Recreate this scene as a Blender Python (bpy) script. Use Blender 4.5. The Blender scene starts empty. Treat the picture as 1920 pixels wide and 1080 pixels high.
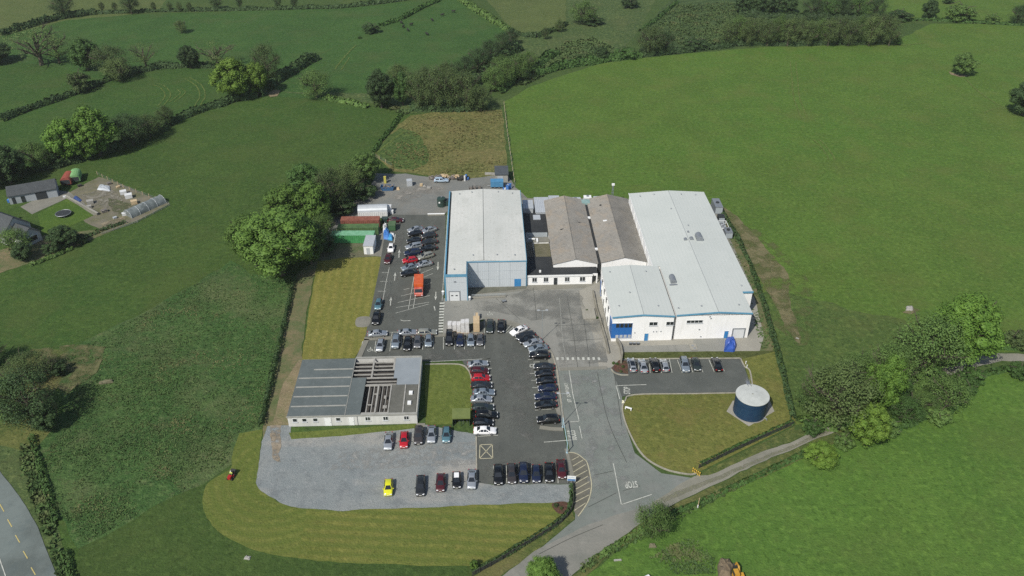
import bpy, bmesh, math, random
from mathutils import Vector, Matrix, noise as mnoise
random.seed(7)
scene = bpy.context.scene
COL = scene.collection
R = math.radians

# ------------------------------------------------------------------ camera model (used to read ground positions)
F, TH, H = 1550.0, R(33.9), 117.0
FW = Vector((0, math.cos(TH), -math.sin(TH))); UP = Vector((0, math.sin(TH), math.cos(TH)))
def P(x, y, z=0.0):
    d = FW + Vector(((x-960)/F, 0, 0)) - UP*((y-540)/F)
    t = (z-H)/d.z
    return Vector((d.x*t, d.y*t, z))
def scl(y):                                   # pixels per metre across the ground at image row y
    return math.cos(TH)*(y-540+F*math.tan(TH))/H
SA = R(2.0); CS, SN = math.cos(SA), math.sin(SA)
def W(sx, sy, z=0.0): return Vector((sx*CS-sy*SN, sx*SN+sy*CS, z))
def S(x, y, z=0.0):
    p = P(x, y, z); return (p.x*CS+p.y*SN, -p.x*SN+p.y*CS)

def lin(c): return tuple((v/12.92 if v <= .04045 else ((v+.055)/1.055)**2.4) for v in c)
def C(r, g, b, k=1.28):
    return tuple(min(.9, v/k) for v in lin((r/255, g/255, b/255))) + (1,)

# ------------------------------------------------------------------ materials
MATS = {}
def new_mat(name):
    m = bpy.data.materials.new(name); m.use_nodes = True
    n = m.node_tree; n.nodes.clear()
    out = n.nodes.new('ShaderNodeOutputMaterial'); b = n.nodes.new('ShaderNodeBsdfPrincipled')
    n.links.new(b.outputs[0], out.inputs[0]); MATS[name] = m
    return m, n, b, out
def noise_fac(n, co, scale, lo, hi, detail=5, rough=.6, stretch=None, rot=0):
    if stretch:
        mp = n.nodes.new('ShaderNodeMapping'); mp.inputs['Scale'].default_value = stretch
        mp.inputs['Rotation'].default_value = (0, 0, rot); n.links.new(co, mp.inputs[0]); co = mp.outputs[0]
    t = n.nodes.new('ShaderNodeTexNoise'); t.inputs['Scale'].default_value = scale
    t.inputs['Detail'].default_value = detail; t.inputs['Roughness'].default_value = rough
    n.links.new(co, t.inputs['Vector'])
    r = n.nodes.new('ShaderNodeMapRange'); r.inputs[1].default_value = lo; r.inputs[2].default_value = hi
    r.clamp = True; n.links.new(t.outputs[0], r.inputs[0])
    return r.outputs[0]
def mixc(n, fac, a, b, strength=1.0):
    m = n.nodes.new('ShaderNodeMix'); m.data_type = 'RGBA'
    if fac is None: m.inputs[0].default_value = strength
    elif strength != 1.0:
        k = n.nodes.new('ShaderNodeMath'); k.operation = 'MULTIPLY'; k.inputs[1].default_value = strength
        n.links.new(fac, k.inputs[0]); n.links.new(k.outputs[0], m.inputs[0])
    else: n.links.new(fac, m.inputs[0])
    for s, v in ((6, a), (7, b)):
        if isinstance(v, tuple): m.inputs[s].default_value = v
        else: n.links.new(v, m.inputs[s])
    return m.outputs[2]
def mat(name, base, var=(), rough=.85, bump=0, bscale=2., metallic=0, coat=0, spec=.5, stripes=(), randcol=0, offset=(0,0,0), space='Object', holes=None, rings=None):
    """var: (colour, noise scale, lo, hi, strength[, stretch, rot]); stripes: (colour, period, angle, strength, sharp, waviness)"""
    if name in MATS: return MATS[name]
    m, n, b, out = new_mat(name)
    tc = n.nodes.new('ShaderNodeTexCoord')
    mp = n.nodes.new('ShaderNodeMapping'); mp.inputs['Location'].default_value = offset
    n.links.new(tc.outputs[space], mp.inputs[0]); co = mp.outputs[0]
    cur = base
    for v in var:
        st = v[5] if len(v) > 5 else None; ro = v[6] if len(v) > 6 else 0
        cur = mixc(n, noise_fac(n, co, v[1], v[2], v[3], stretch=st, rot=ro), cur, v[0], v[4])
    for (c, per, ang, stg, sharp, wav) in stripes:
        m2 = n.nodes.new('ShaderNodeMapping'); m2.inputs['Rotation'].default_value = (0, 0, ang)
        n.links.new(co, m2.inputs[0])
        w = n.nodes.new('ShaderNodeTexWave'); w.inputs['Scale'].default_value = 2*math.pi/20/per
        w.inputs['Distortion'].default_value = wav; w.inputs['Detail'].default_value = 2; w.inputs['Detail Scale'].default_value = .6
        n.links.new(m2.outputs[0], w.inputs[0])
        r = n.nodes.new('ShaderNodeMapRange'); r.inputs[1].default_value = .5-sharp; r.inputs[2].default_value = .5+sharp
        n.links.new(w.outputs[1], r.inputs[0])
        cur = mixc(n, r.outputs[0], cur, c, stg)
    if rings:
        (cx, cy, per, c, stg) = rings
        m2 = n.nodes.new('ShaderNodeMapping'); m2.inputs['Location'].default_value = (-cx, -cy, 0); n.links.new(tc.outputs[space], m2.inputs[0])
        w = n.nodes.new('ShaderNodeTexWave'); w.wave_type = 'RINGS'; w.rings_direction = 'Z'; w.inputs['Scale'].default_value = 2*math.pi/20/per; w.inputs['Distortion'].default_value = 1.2; w.inputs['Detail'].default_value = 2; w.inputs['Detail Scale'].default_value = .5
        n.links.new(m2.outputs[0], w.inputs[0])
        cur = mixc(n, w.outputs[1], cur, c, stg)
    if randcol:
        oi = n.nodes.new('ShaderNodeObjectInfo'); hs = n.nodes.new('ShaderNodeHueSaturation')
        r = n.nodes.new('ShaderNodeMapRange'); r.inputs[3].default_value = 1-randcol; r.inputs[4].default_value = 1+randcol
        n.links.new(oi.outputs['Random'], r.inputs[0]); n.links.new(r.outputs[0], hs.inputs['Value'])
        if isinstance(cur, tuple): hs.inputs['Color'].default_value = cur
        else: n.links.new(cur, hs.inputs['Color'])
        cur = hs.outputs[0]
    if isinstance(cur, tuple): b.inputs['Base Color'].default_value = cur
    else: n.links.new(cur, b.inputs['Base Color'])
    b.inputs['Roughness'].default_value = rough; b.inputs['Metallic'].default_value = metallic
    b.inputs['Specular IOR Level'].default_value = spec
    if coat: b.inputs['Coat Weight'].default_value = coat; b.inputs['Coat Roughness'].default_value = .08
    if holes:      # worn through: the ground below shows in patches
        hf = noise_fac(n, co, holes[0], holes[1], holes[2], detail=6, rough=.65)
        tr = n.nodes.new('ShaderNodeBsdfTransparent'); mx = n.nodes.new('ShaderNodeMixShader'); n.links.new(hf, mx.inputs[0])
        n.links.new(tr.outputs[0], mx.inputs[1]); n.links.new(b.outputs[0], mx.inputs[2]); n.links.new(mx.outputs[0], out.inputs[0])
    if bump:
        t = n.nodes.new('ShaderNodeTexNoise'); t.inputs['Scale'].default_value = bscale; t.inputs['Detail'].default_value = 4
        n.links.new(co, t.inputs['Vector'])
        bp = n.nodes.new('ShaderNodeBump'); bp.inputs['Strength'].default_value = bump; bp.inputs['Distance'].default_value = .35
        n.links.new(t.outputs[0], bp.inputs['Height']); n.links.new(bp.outputs[0], b.inputs['Normal'])
    return m
def leaf_mat(name, a, c, d):
    """three tones by position and per tree; a little light passes through the leaves"""
    if name in MATS: return MATS[name]
    m, n, b, out = new_mat(name)
    ge = n.nodes.new('ShaderNodeNewGeometry'); tc = n.nodes.new('ShaderNodeTexCoord')
    oi = n.nodes.new('ShaderNodeObjectInfo')
    cur = mixc(n, noise_fac(n, ge.outputs['Position'], .55, .38, .62, detail=2), a, c)
    cur = mixc(n, noise_fac(n, ge.outputs['Position'], 2.2, .5, .68, detail=2), cur, d, .8)
    cur = mixc(n, ge.outputs['Random Per Island'], cur, d, .2)
    hs = n.nodes.new('ShaderNodeHueSaturation')
    r = n.nodes.new('ShaderNodeMapRange'); r.inputs[3].default_value = .78; r.inputs[4].default_value = 1.18
    n.links.new(oi.outputs['Random'], r.inputs[0]); n.links.new(r.outputs[0], hs.inputs['Value'])
    n.links.new(cur, hs.inputs['Color'])
    n.links.new(hs.outputs[0], b.inputs['Base Color'])
    b.inputs['Roughness'].default_value = .65; b.inputs['Specular IOR Level'].default_value = .25
    tr = n.nodes.new('ShaderNodeBsdfTranslucent'); n.links.new(hs.outputs[0], tr.inputs[0])
    mx = n.nodes.new('ShaderNodeMixShader'); mx.inputs[0].default_value = .18
    n.links.new(b.outputs[0], mx.inputs[1]); n.links.new(tr.outputs[0], mx.inputs[2]); n.links.new(mx.outputs[0], out.inputs[0])
    return m

# ------------------------------------------------------------------ objects
def tag(o, label=None, cat=None, group=None, kind=None):
    if label: o['label'] = label
    if cat: o['category'] = cat
    if group: o['group'] = group
    if kind: o['kind'] = kind
    return o
def thing(name, label, cat, loc, rotz=0, group=None):
    o = bpy.data.objects.new(name, None); COL.objects.link(o); o.empty_display_size = .2
    o.location = loc; o.rotation_euler = (0, 0, rotz)
    return tag(o, label, cat, group)
def copy_tree(o, parent=None):
    c = o.copy(); COL.objects.link(c)
    if parent: c.parent = parent
    for ch in list(o.children): copy_tree(ch, c)
    return c

class MB:
    """collects shapes; build() links them as one mesh object"""
    def __init__(s): s.v = []; s.f = []; s.m = []; s.mi = 0
    def add(s, vs, fs):
        o = len(s.v); s.v += [tuple(v) for v in vs]
        for f in fs: s.f.append([i+o for i in f]); s.m.append(s.mi)
        return s
    def box(s, x0, y0, z0, x1, y1, z1):
        vs = [(x0,y0,z0),(x1,y0,z0),(x1,y1,z0),(x0,y1,z0),(x0,y0,z1),(x1,y0,z1),(x1,y1,z1),(x0,y1,z1)]
        return s.add(vs, [(3,2,1,0),(4,5,6,7),(0,1,5,4),(1,2,6,5),(2,3,7,6),(3,0,4,7)])
    def cbox(s, cx, cy, cz, lx, ly, lz, rz=0, rx=0):
        M = Matrix.Translation((cx,cy,cz)) @ Matrix.Rotation(rz,4,'Z') @ Matrix.Rotation(rx,4,'X')
        q = MB().box(-lx/2,-ly/2,-lz/2,lx/2,ly/2,lz/2)
        return s.add([M @ Vector(v) for v in q.v], q.f)
    def prism(s, pts, z0, z1):
        n = len(pts)
        top = [p[2]+z1 if len(p) > 2 else z1 for p in pts]
        vs = [(p[0],p[1],z0) for p in pts] + [(p[0],p[1],t) for p, t in zip(pts, top)]
        fs = [tuple(range(n-1,-1,-1)), tuple(range(n,2*n))] + [(i,(i+1)%n,n+(i+1)%n,n+i) for i in range(n)]
        return s.add(vs, fs)
    def cyl(s, cx, cy, z0, z1, r0, r1=None, seg=16, cap=True):
        r1 = r0 if r1 is None else r1
        vs = [(cx+r0*math.cos(6.28318*i/seg), cy+r0*math.sin(6.28318*i/seg), z0) for i in range(seg)] + \
             [(cx+r1*math.cos(6.28318*i/seg), cy+r1*math.sin(6.28318*i/seg), z1) for i in range(seg)]
        fs = [(i,(i+1)%seg,seg+(i+1)%seg,seg+i) for i in range(seg)]
        if cap: fs += [tuple(range(seg,2*seg)), tuple(range(seg-1,-1,-1))]
        return s.add(vs, fs)
    def tube(s, pts, r, seg=6, r1=None):
        pts = [Vector(p) for p in pts]; n = len(pts); vs = []; fs = []
        for i, p in enumerate(pts):
            d = (pts[min(i+1,n-1)]-pts[max(i-1,0)]).normalized()
            a = d.orthogonal().normalized(); b = d.cross(a)
            rr = r if r1 is None else r+(r1-r)*i/max(1,n-1)
            vs += [p+a*rr*math.cos(6.28318*k/seg)+b*rr*math.sin(6.28318*k/seg) for k in range(seg)]
        for i in range(n-1):
            for k in range(seg): fs.append((i*seg+k, i*seg+(k+1)%seg, (i+1)*seg+(k+1)%seg, (i+1)*seg+k))
        fs += [tuple(range(seg-1,-1,-1)), tuple((n-1)*seg+k for k in range(seg))]
        return s.add(vs, fs)
    def quad(s, a, b, c, d): return s.add([a,b,c,d], [(0,1,2,3)])
    def mesh(s, name, mats, smooth=False):
        me = bpy.data.meshes.new(name); me.from_pydata(s.v, [], s.f)
        for m in (mats if isinstance(mats, (list,tuple)) else [mats]): me.materials.append(m)
        me.polygons.foreach_set('material_index', s.m)
        if smooth: me.polygons.foreach_set('use_smooth', [True]*len(s.f))
        me.update(); return me
    def build(s, name, mats, parent=None, smooth=False):
        o = bpy.data.objects.new(name, s.mesh(name, mats, smooth)); COL.objects.link(o)
        if parent: o.parent = parent
        return o

def catmull(pts, n=6, closed=True):
    out = []; N = len(pts)
    rng = range(N) if closed else range(N-1)
    for i in rng:
        g = (lambda k: pts[k % N]) if closed else (lambda k: pts[max(0, min(N-1, k))])
        p0, p1, p2, p3 = g(i-1), g(i), g(i+1), g(i+2)
        for j in range(n):
            t = j/n
            out.append(tuple(.5*((2*p1[k])+(-p0[k]+p2[k])*t+(2*p0[k]-5*p1[k]+4*p2[k]-p3[k])*t*t+(-p0[k]+3*p1[k]-3*p2[k]+p3[k])*t**3) for k in range(2)))
    if not closed: out.append(tuple(pts[-1]))
    return out
LAY = [0]
def sheet(name, pts, m, smooth=False, jit=0, kind='structure', step=1.5, world=False, label=None):
    """a flat patch of ground, each a few mm above the one before"""
    LAY[0] += 1; z = .0018*LAY[0]
    if smooth: pts = catmull(pts)
    w = [Vector((p[0], p[1], 0)) if world else P(p[0], p[1]) for p in pts]
    if jit:
        q = []
        for i, a in enumerate(w):
            b = w[(i+1) % len(w)]; k = max(1, min(160, int((b-a).length/step)))
            for j in range(k):
                p = a.lerp(b, j/k)
                nz = mnoise.noise_vector(p*.22)*jit + mnoise.noise_vector(p*.9)*jit*.6
                q.append(Vector((p.x+nz.x, p.y+nz.y, 0)))
        w = q
    bm = bmesh.new(); vs = [bm.verts.new((p.x, p.y, z)) for p in w]
    f = bm.faces.new(vs); bm.normal_update()
    if f.normal.z < 0: f.normal_flip()
    bmesh.ops.triangulate(bm, faces=bm.faces[:], ngon_method='EAR_CLIP')
    me = bpy.data.meshes.new(name); bm.to_mesh(me); bm.free(); me.materials.append(m)
    o = bpy.data.objects.new(name, me); COL.objects.link(o)
    tag(o, label, None, None, kind)
    return o
def strip(mb, pts, w, z, h=0, world=False):
    """a ribbon (or a kerb of height h) along image points"""
    q = [Vector((p[0],p[1],0)) if world else P(*p) for p in pts]; n = len(q); L = []; Rr = []
    for i, p in enumerate(q):
        d = (q[min(i+1,n-1)]-q[max(i-1,0)]).normalized(); nn = Vector((-d.y, d.x, 0))
        L.append(p+nn*w/2); Rr.append(p-nn*w/2)
    for i in range(n-1):
        a, b, c, d = Rr[i], Rr[i+1], L[i+1], L[i]
        up = [Vector((v.x, v.y, z+h)) for v in (a,b,c,d)]
        mb.add(up, [(0,1,2,3)])
        if h:
            lo = [Vector((v.x, v.y, 0)) for v in (a,b,c,d)]
            mb.add(lo+up, [(0,1,5,4),(2,3,7,6),(1,2,6,5),(3,0,4,7)])
    return mb
SUN_STRENGTH, SKY_STRENGTH, EXPOSURE, HAZE = 4.25, 0.10, 0.0, 0.0001
# ================================================================== ground
def grass(name, base, dark, light, off=0, bump=.5, dry=None, dryamt=.5, fine=1.0, stripes=(), rings=None, broad=None):
    dk = tuple(v*.6 for v in dark[:3])+(1,); lt = tuple(v*1.32 for v in light[:3])+(1,); mud = (dark[0]*1.05, dark[1]*.86, dark[2]*.9, 1)
    v = [(broad, .0075, .46, .58, .85)] if broad else []
    v += [(mud, .045, .50, .64, .5), (dk, .16, .56, .7, .3*fine, (1,2.2,1), .5)]
    v += [(dark, .03, .40, .60, .8), (light, .085, .46, .66, .6), (dark, .28, .46, .66, .6*fine), (lt, .8, .50, .66, .55*fine), (dk, 1.1, .52, .66, .65*fine), (lt, 4.2, .55, .7, .4*fine)]
    if dry: v.append((dry, .06, .50, .68, dryamt)); v.append((dry, .45, .54, .7, dryamt*.8))
    return mat(name, base, v, rough=.95, bump=bump, bscale=2.6, spec=.12, stripes=stripes, rings=rings, offset=(off*31.7, off*17.3, 0))
g_far   = grass('grass_far', C(76,98,53), C(66,88,47), C(88,108,58), 1, dry=C(92,104,58), dryamt=.3)
g_right = grass('grass_bright', C(90,119,52), C(82,109,48), C(101,126,57), 2, dry=C(108,117,62), dryamt=.4, broad=C(84,122,49))
g_se    = grass('grass_south_east', C(90,123,53), C(80,112,49), C(101,131,58), 3, dry=C(100,116,60), dryamt=.35, broad=C(92,124,54))
g_left  = grass('grass_left', C(72,97,46), C(64,88,43), C(82,104,51), 4, dry=C(88,100,54), dryamt=.45, broad=C(63,98,44))  # darker grass, with cloud shade over the left fields put into the colour
g_dark  = grass('grass_dark', C(71,93,46), C(63,85,42), C(80,100,51), 5, dry=C(88,100,54), dryamt=.35)
g_nw    = grass('grass_north_west', C(68,100,50), C(60,91,46), C(78,108,55), 6, dry=C(90,102,60), dryamt=.4)  # own green plus the dim upper-left corner, both in the base colour
g_nw2   = grass('grass_north_west_low', C(67,97,46), C(59,88,43), C(78,104,51), 7, dry=C(88,99,56), dryamt=.4)  # grass tone and the same corner dimming mixed in one colour
g_olive = grass('grass_olive', C(94,108,62), C(84,100,57), C(104,116,68), 8, dry=C(108,114,70), dryamt=.4)
g_scrub = grass('grass_scrub', C(82,102,60), C(68,90,52), C(100,114,68), 9, fine=1.5, dry=C(104,108,70), dryamt=.4)
g_plant = grass('grass_plantation', C(78,98,58), C(64,84,50), C(94,112,70), 10, fine=1.5, stripes=((C(58,78,46), 5.0, R(62), .55, .35, 1.5),))
g_rough = grass('grass_rough', C(72,104,54), C(60,89,48), C(92,116,66), 11, bump=1.0, dry=C(118,120,84), dryamt=.5, fine=1.1, broad=C(70,106,52))
g_hay   = grass('grass_hay', C(114,114,68), C(94,104,58), C(134,130,82), 12, bump=.8, dry=C(136,124,84), dryamt=.6, fine=1.4)
g_verge = grass('grass_verge', C(94,106,58), C(76,94,50), C(118,120,70), 13, dry=C(128,118,80), dryamt=.5)
g_lawn  = grass('lawn_grass', C(132,131,67), C(117,120,58), C(148,143,78), 14, dry=C(146,134,78), dryamt=.5, fine=.9, stripes=((C(108,116,54), 2.2, R(-3), .4, .4, 2.2),))
g_lawn2 = grass('lawn_grass_green', C(104,117,57), C(92,106,50), C(118,127,66), 15, fine=.8, stripes=((C(92,109,50), 1.6, R(5), .25, .4, 1.0),))
g_isl   = grass('lawn_grass_island', C(112,117,60), C(98,108,54), C(126,126,68), 16, dry=C(130,118,72), dryamt=.6, fine=.9)
g_mow   = grass('lawn_grass_mown', C(116,123,61), C(101,113,54), C(133,132,70), 17, dry=C(130,122,70), dryamt=.45, fine=.8, stripes=((C(96,111,52), 1.9, R(94), .6, .4, 1.6),))
pc = P(530, 885)
g_ring  = grass('lawn_grass_rings', C(108,119,58), C(96,110,53), C(124,128,66), 24, dry=C(124,122,68), dryamt=.35, fine=.8, rings=(pc.x, pc.y, 2.0, C(95,111,51), .6))
g_bank  = grass('grass_bank', C(84,106,54), C(74,96,50), C(96,114,60), 18, fine=1.3, dry=C(104,108,62), dryamt=.4)
earth   = mat('bare_earth', C(142,128,98), [(C(118,108,80), .3, .4, .65, .8), (C(96,108,60), .16, .48, .66, .75), (C(164,150,122), 1.8, .5, .7, .5)], rough=.95, bump=.5, bscale=3)
dirt2   = mat('worn_patch', C(118,113,78), [(C(136,124,92), .3, .47, .67, .7), (C(100,106,62), .9, .5, .68, .7)], rough=.95, bump=.4, holes=(.14,.36,.54))
dirt    = mat('worn_dirt', C(112,110,74), [(C(138,122,92), .16, .47, .64, .8), (C(88,104,58), .22, .45, .62, .9, (1,1,1), 1.), (C(84,100,54), .8, .5, .68, .7), (C(140,128,100), 2, .54, .7, .4)], rough=.95, bump=.4)
tar     = mat('tarmac', C(98,101,95), [(C(86,89,84), .09, .4, .62, .8), (C(110,113,106), .3, .52, .72, .5), (C(80,83,79), 1.4, .5, .72, .4), (C(114,116,111), 6, .5, .72, .4), (C(114,116,109), .12, .52, .68, .6, (1,.25,1), .1), (C(78,80,76), .5, .6, .7, .5, (1,.4,1), 1.4)], rough=.8, bump=.15, bscale=9, spec=.25, offset=(5,3,0))
tar_old = mat('tarmac_old', C(134,140,133), [(C(118,125,118), .08, .4, .62, .8), (C(138,140,134), .2, .48, .66, .7), (C(108,110,106), .9, .52, .7, .45), (C(146,147,142), 5, .52, .72, .4), (C(146,147,143), .25, .53, .68, .6, (1,.12,1), R(5))], rough=.85, bump=.15, bscale=7, spec=.25, offset=(15,9,0))
yard    = mat('yard_concrete', C(150,150,142), [(C(136,137,130), .07, .4, .62, .85), (C(158,156,148), .22, .5, .7, .6), (C(120,121,116), .8, .55, .75, .45), (C(150,148,142), 4, .52, .72, .3), (C(116,117,112), .35, .56, .7, .55, (1,.1,1), R(-58)), (C(150,149,143), .3, .58, .7, .45, (1,.08,1), R(-30))], rough=.85, bump=.12, bscale=6, spec=.25)
conc    = mat('pale_concrete', C(165,162,150), [(C(148,145,133), .15, .4, .65, .8), (C(182,180,168), .6, .5, .72, .5), (C(134,132,122), 2.5, .55, .75, .45)], rough=.9, bump=.15, bscale=5)
pave    = mat('path_concrete', C(140,138,126), [(C(122,122,112), .2, .4, .65, .8), (C(156,153,142), 1.5, .5, .72, .5)], rough=.9, bump=.15, bscale=5)
gravel  = mat('gravel', C(148,153,150), [(C(136,144,144), .06, .42, .6, .9), (C(176,172,162), .075, .53, .66, .85, (.45,1,1), R(8)), (C(112,118,119), .4, .5, .68, .55), (C(166,168,166), .9, .54, .7, .5), (C(110,117,118), 2.2, .54, .7, .5), (C(172,174,172), 5, .54, .7, .5)], rough=.95, bump=.5, bscale=6)
rear    = mat('rear_yard', C(130,132,127), [(C(150,145,134), .1, .48, .62, .85), (C(100,104,100), .2, .5, .68, .7), (C(158,154,144), .8, .55, .72, .55), (C(98,100,98), 3, .5, .72, .4)], rough=.95, bump=.3, bscale=5)
lane_m  = mat('lane', C(146,144,130), [(C(126,126,112), .12, .42, .64, .8), (C(166,162,148), .5, .5, .72, .55), (C(112,114,98), 2, .55, .75, .4)], rough=.95, bump=.3, bscale=5)
hroad   = mat('main_road', C(104,112,108), [(C(128,138,134), .06, .45, .6, .9), (C(98,110,110), .25, .5, .7, .55), (C(134,142,138), 3, .52, .72, .3)], rough=.95, bump=.12, bscale=8, spec=.08)
paint   = mat('road_paint', C(205,207,196), [(C(150,151,143), 1.6, .48, .66, .75), (C(120,121,115), 5, .58, .74, .6)], rough=.8)
cream   = mat('cream_paint', C(196,190,160), [(C(150,147,126), 1.6, .5, .66, .7)], rough=.8)
yellowp = mat('yellow_paint', C(206,190,120), [(C(160,152,110), 1.6, .5, .66, .6)], rough=.8)
kerbm   = mat('kerb_stone', C(172,168,152), [(C(146,142,126), .9, .45, .65, .8)], rough=.9)

big = MB().quad((-2500,-900,-.002),(2500,-900,-.002),(2500,3500,-.002),(-2500,3500,-.002)).build('ground', g_far); tag(big, kind='structure')
def field(pts, m, jit=.8, name='field'): return sheet(name, pts, m, jit=jit, step=4)
field([(-500,480),(0,345),(480,180),(640,185),(900,200),(960,350),(700,500),(560,830),(1000,1000),(880,1200),(-500,1200)], g_left, 0)
field([(-400,-60),(0,-60),(340,-60),(300,18),(240,28),(125,38),(0,68),(-400,130)], g_olive)
field([(-400,130),(0,68),(125,38),(240,28),(400,22),(640,14),(835,-4),(720,52),(600,100),(480,150),(400,128),(280,130),(200,150),(0,112),(-400,160)], g_nw)
field([(-400,160),(0,112),(110,125),(190,150),(160,170),(0,225),(-400,340)], g_nw2)
field([(-400,340),(0,228),(200,152),(300,128),(410,126),(480,160),(330,215),(150,292),(0,340),(-400,470)], g_nw2)
field([(590,105),(720,52),(835,-2),(862,-2),(960,62),(950,90),(830,160),(700,180),(640,190),(520,180),(500,150)], g_nw)
field([(865,-60),(1060,-60),(1062,48),(1010,68),(962,60)], g_olive)
field([(1062,-60),(1262,-60),(1200,55),(1150,110),(1010,132),(950,150),(960,66),(1062,50)], g_scrub)
field([(1262,-4),(1380,-4),(1480,50),(1400,88),(1290,98),(1200,100),(1200,60)], g_plant)
field([(1480,-60),(2500,-60),(2500,46),(1920,46),(1740,38),(1640,34)], g_right)
field([(948,190),(1000,160),(1130,118),(1290,100),(1440,88),(1665,84),(1745,44),(1920,46),(2500,46),(2500,660),(1830,660),(1720,690),(1560,790),(1480,800),(1440,600),(1345,392),(1150,372),(985,372),(965,352)], g_right)
field([(1400,560),(1480,548),(1600,580),(1700,605),(1760,680),(1560,795),(1487,798),(1455,690)], g_bank, 3)
field([(2500,690),(1920,690),(1820,705),(1700,770),(1560,830),(1400,905),(1240,985),(1120,1060),(1050,1110),(1000,1200),(2500,1200)], g_se)
field([(-400,470),(0,345),(160,300),(330,218),(480,180),(640,192),(760,210),(705,280),(560,330),(450,400),(435,490),(280,575),(130,655),(0,690),(-400,800)], g_left)
field([(-400,800),(0,690),(60,655),(130,655),(180,640),(160,700),(90,740),(120,800),(60,850),(-400,900)], g_verge)
field([(120,660),(285,575),(437,488),(470,515),(548,522),(490,802),(442,818),(430,872),(330,935),(150,1030),(100,955),(62,850),(110,790)], g_rough, 1.2)
field([(-60,820),(62,848),(110,1000),(150,1120),(60,1120),(0,960)], g_scrub)
field([(150,1028),(330,933),(385,905),(382,960),(425,1005),(520,1042),(650,1058),(880,1062),(900,1200),(150,1200)], g_dark)
field([(520,172),(600,180),(700,194),(760,213),(940,206),(950,186),(830,172),(700,176),(640,174)], g_scrub)
sheet('meadow', [(770,216),(860,206),(942,206),(952,328),(880,338),(830,332),(735,320),(702,292),(712,268)], g_hay, jit=1, step=3)
sheet('meadow', [(704,282),(728,254),(752,240),(775,246),(792,262),(806,284),(800,306),(776,320),(742,314),(712,300)], grass('grass_weeds', C(84,104,56), C(68,92,50), C(100,114,62), 21, fine=1.6), jit=1.0, step=1.5)
def sm(p0, *arc, n=5): return catmull(arc, n, False)
sheet('lawn', catmull([(448,812),(436,850),(432,878),(410,892),(388,908),(379,935),(382,958),(400,985),(425,1005),(470,1028),(520,1042),(580,1050),(650,1056)],4,False)+[(760,1060),(890,1062),(1000,1012),(1062,962),(1043,940),(900,946),(610,957),(520,942),(481,910),(486,862),(492,805)], g_mow, jit=.25)
sheet('lawn', catmull([(448,812),(436,850),(432,878),(410,892),(388,908),(379,935),(382,958),(400,985),(425,1005),(470,1028),(520,1042),(560,1048)],4,False)+[(575,950),(520,942),(481,910),(486,862),(492,805)], g_ring, jit=.25)
sheet('verge', [(1072,962),(1076,975),(1010,1030),(930,1085),(880,1085),(1000,1015)], g_verge, jit=.4)
# worn ground outside the east boundary
sheet('worn_ground', [(1352,395),(1372,398),(1440,470),(1480,520),(1478,560),(1500,630),(1490,640),(1455,580),(1415,505),(1365,440)], dirt2, smooth=True, jit=.8, step=1)
sheet('worn_ground', [(1350,395),(1420,430),(1500,500),(1530,560),(1520,650),(1470,650),(1440,560),(1400,480)], mat('worn_faint', C(108,112,66), [(C(98,108,58), .4,.42,.62,.8)], rough=.95, holes=(.2,.5,.66)), jit=2, step=2)
sheet('worn_ground', [(1340,390),(1356,392),(1416,520),(1448,600),(1448,672),(1425,660),(1402,560)], dirt, jit=.4)
# house plot and its yard
sheet('house_yard', [(128,362),(185,332),(205,336),(318,382),(255,415),(190,432),(150,410),(185,402)], mat('yard_gravel', C(124,119,102), [(C(98,102,68), .25, .42, .6, .9), (C(148,138,114), .5, .5, .68, .7), (C(104,98,80), 2, .5, .7, .5)], rough=.95, bump=.3), jit=.5)
sheet('house_drive', [(38,388),(104,356),(130,360),(185,402),(176,404),(126,372),(60,402)], pave, jit=.1)
sheet('garden_lawn', [(70,402),(126,373),(176,404),(105,437),(80,440)], grass('lawn_grass_garden', C(84,112,48), C(74,102,44), C(98,120,54), 19, fine=.6), jit=.1)
sheet('garden_bed', [(-60,500),(0,470),(80,442),(105,437),(190,430),(250,415),(120,472),(0,512),(-60,540)], dirt, jit=.5)
# compound surfaces
sheet('meadow_path', [(553,517),(600,484),(588,520),(572,600),(566,676),(545,760),(543,800),(530,870),(492,830),(492,803),(510,720)], dirt, jit=.4)
sheet('meadow_path', [(560,675),(566,676),(546,760),(543,800),(528,868),(512,868),(510,800),(530,720)], earth, jit=.3)
sheet('lawn', [(596,486),(640,482),(718,482),(690,632),(664,672),(566,676),(578,590)], g_lawn, jit=.25)
sheet('bank', [(585,480),(620,452),(660,440),(700,440),(716,482),(640,484),(596,489)], mat('scruffy_bank', C(104,104,78), [(C(82,98,56), .25, .45, .62, .85), (C(126,118,94), .8, .52, .68, .7), (C(92,90,74), 2, .52, .7, .5)], rough=.95, bump=.3), jit=.5)
sheet('rear_yard', [(705,325),(760,326),(850,338),(950,326),(966,352),(990,372),(845,382),(834,404),(728,404),(640,440),(600,470),(620,410),(690,360)], rear, jit=.5)
sheet('path', [(700,440),(732,425),(730,470),(718,482),(684,478)], pave)
sheet('car_park', [(727,403),(836,403),(832,565),(828,629),(684,636),(712,500)], tar)
sheet('path', [(670,596),(694,595),(690,612),(668,612)], pave, smooth=True)
sheet('courtyard', [(832,560),(990,531),(1112,531),(1130,560),(1143,655),(1146,690),(1040,694),(1034,662),(1010,632),(966,606),(908,598),(830,628)], yard)
sheet('service_yard', [(838,372),(990,372),(1150,372),(1340,384),(1412,545),(1408,632),(1140,640),(1112,540),(990,545),(838,560)], pave)
sheet('service_yard', [(1086,545),(1112,535),(1122,520),(1140,638),(1405,625),(1402,560),(1414,556),(1432,630),(1424,660),(1165,660),(1166,676),(1160,690),(1124,692),(1118,650),(1106,606),(1092,600)], conc, jit=.12)
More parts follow.
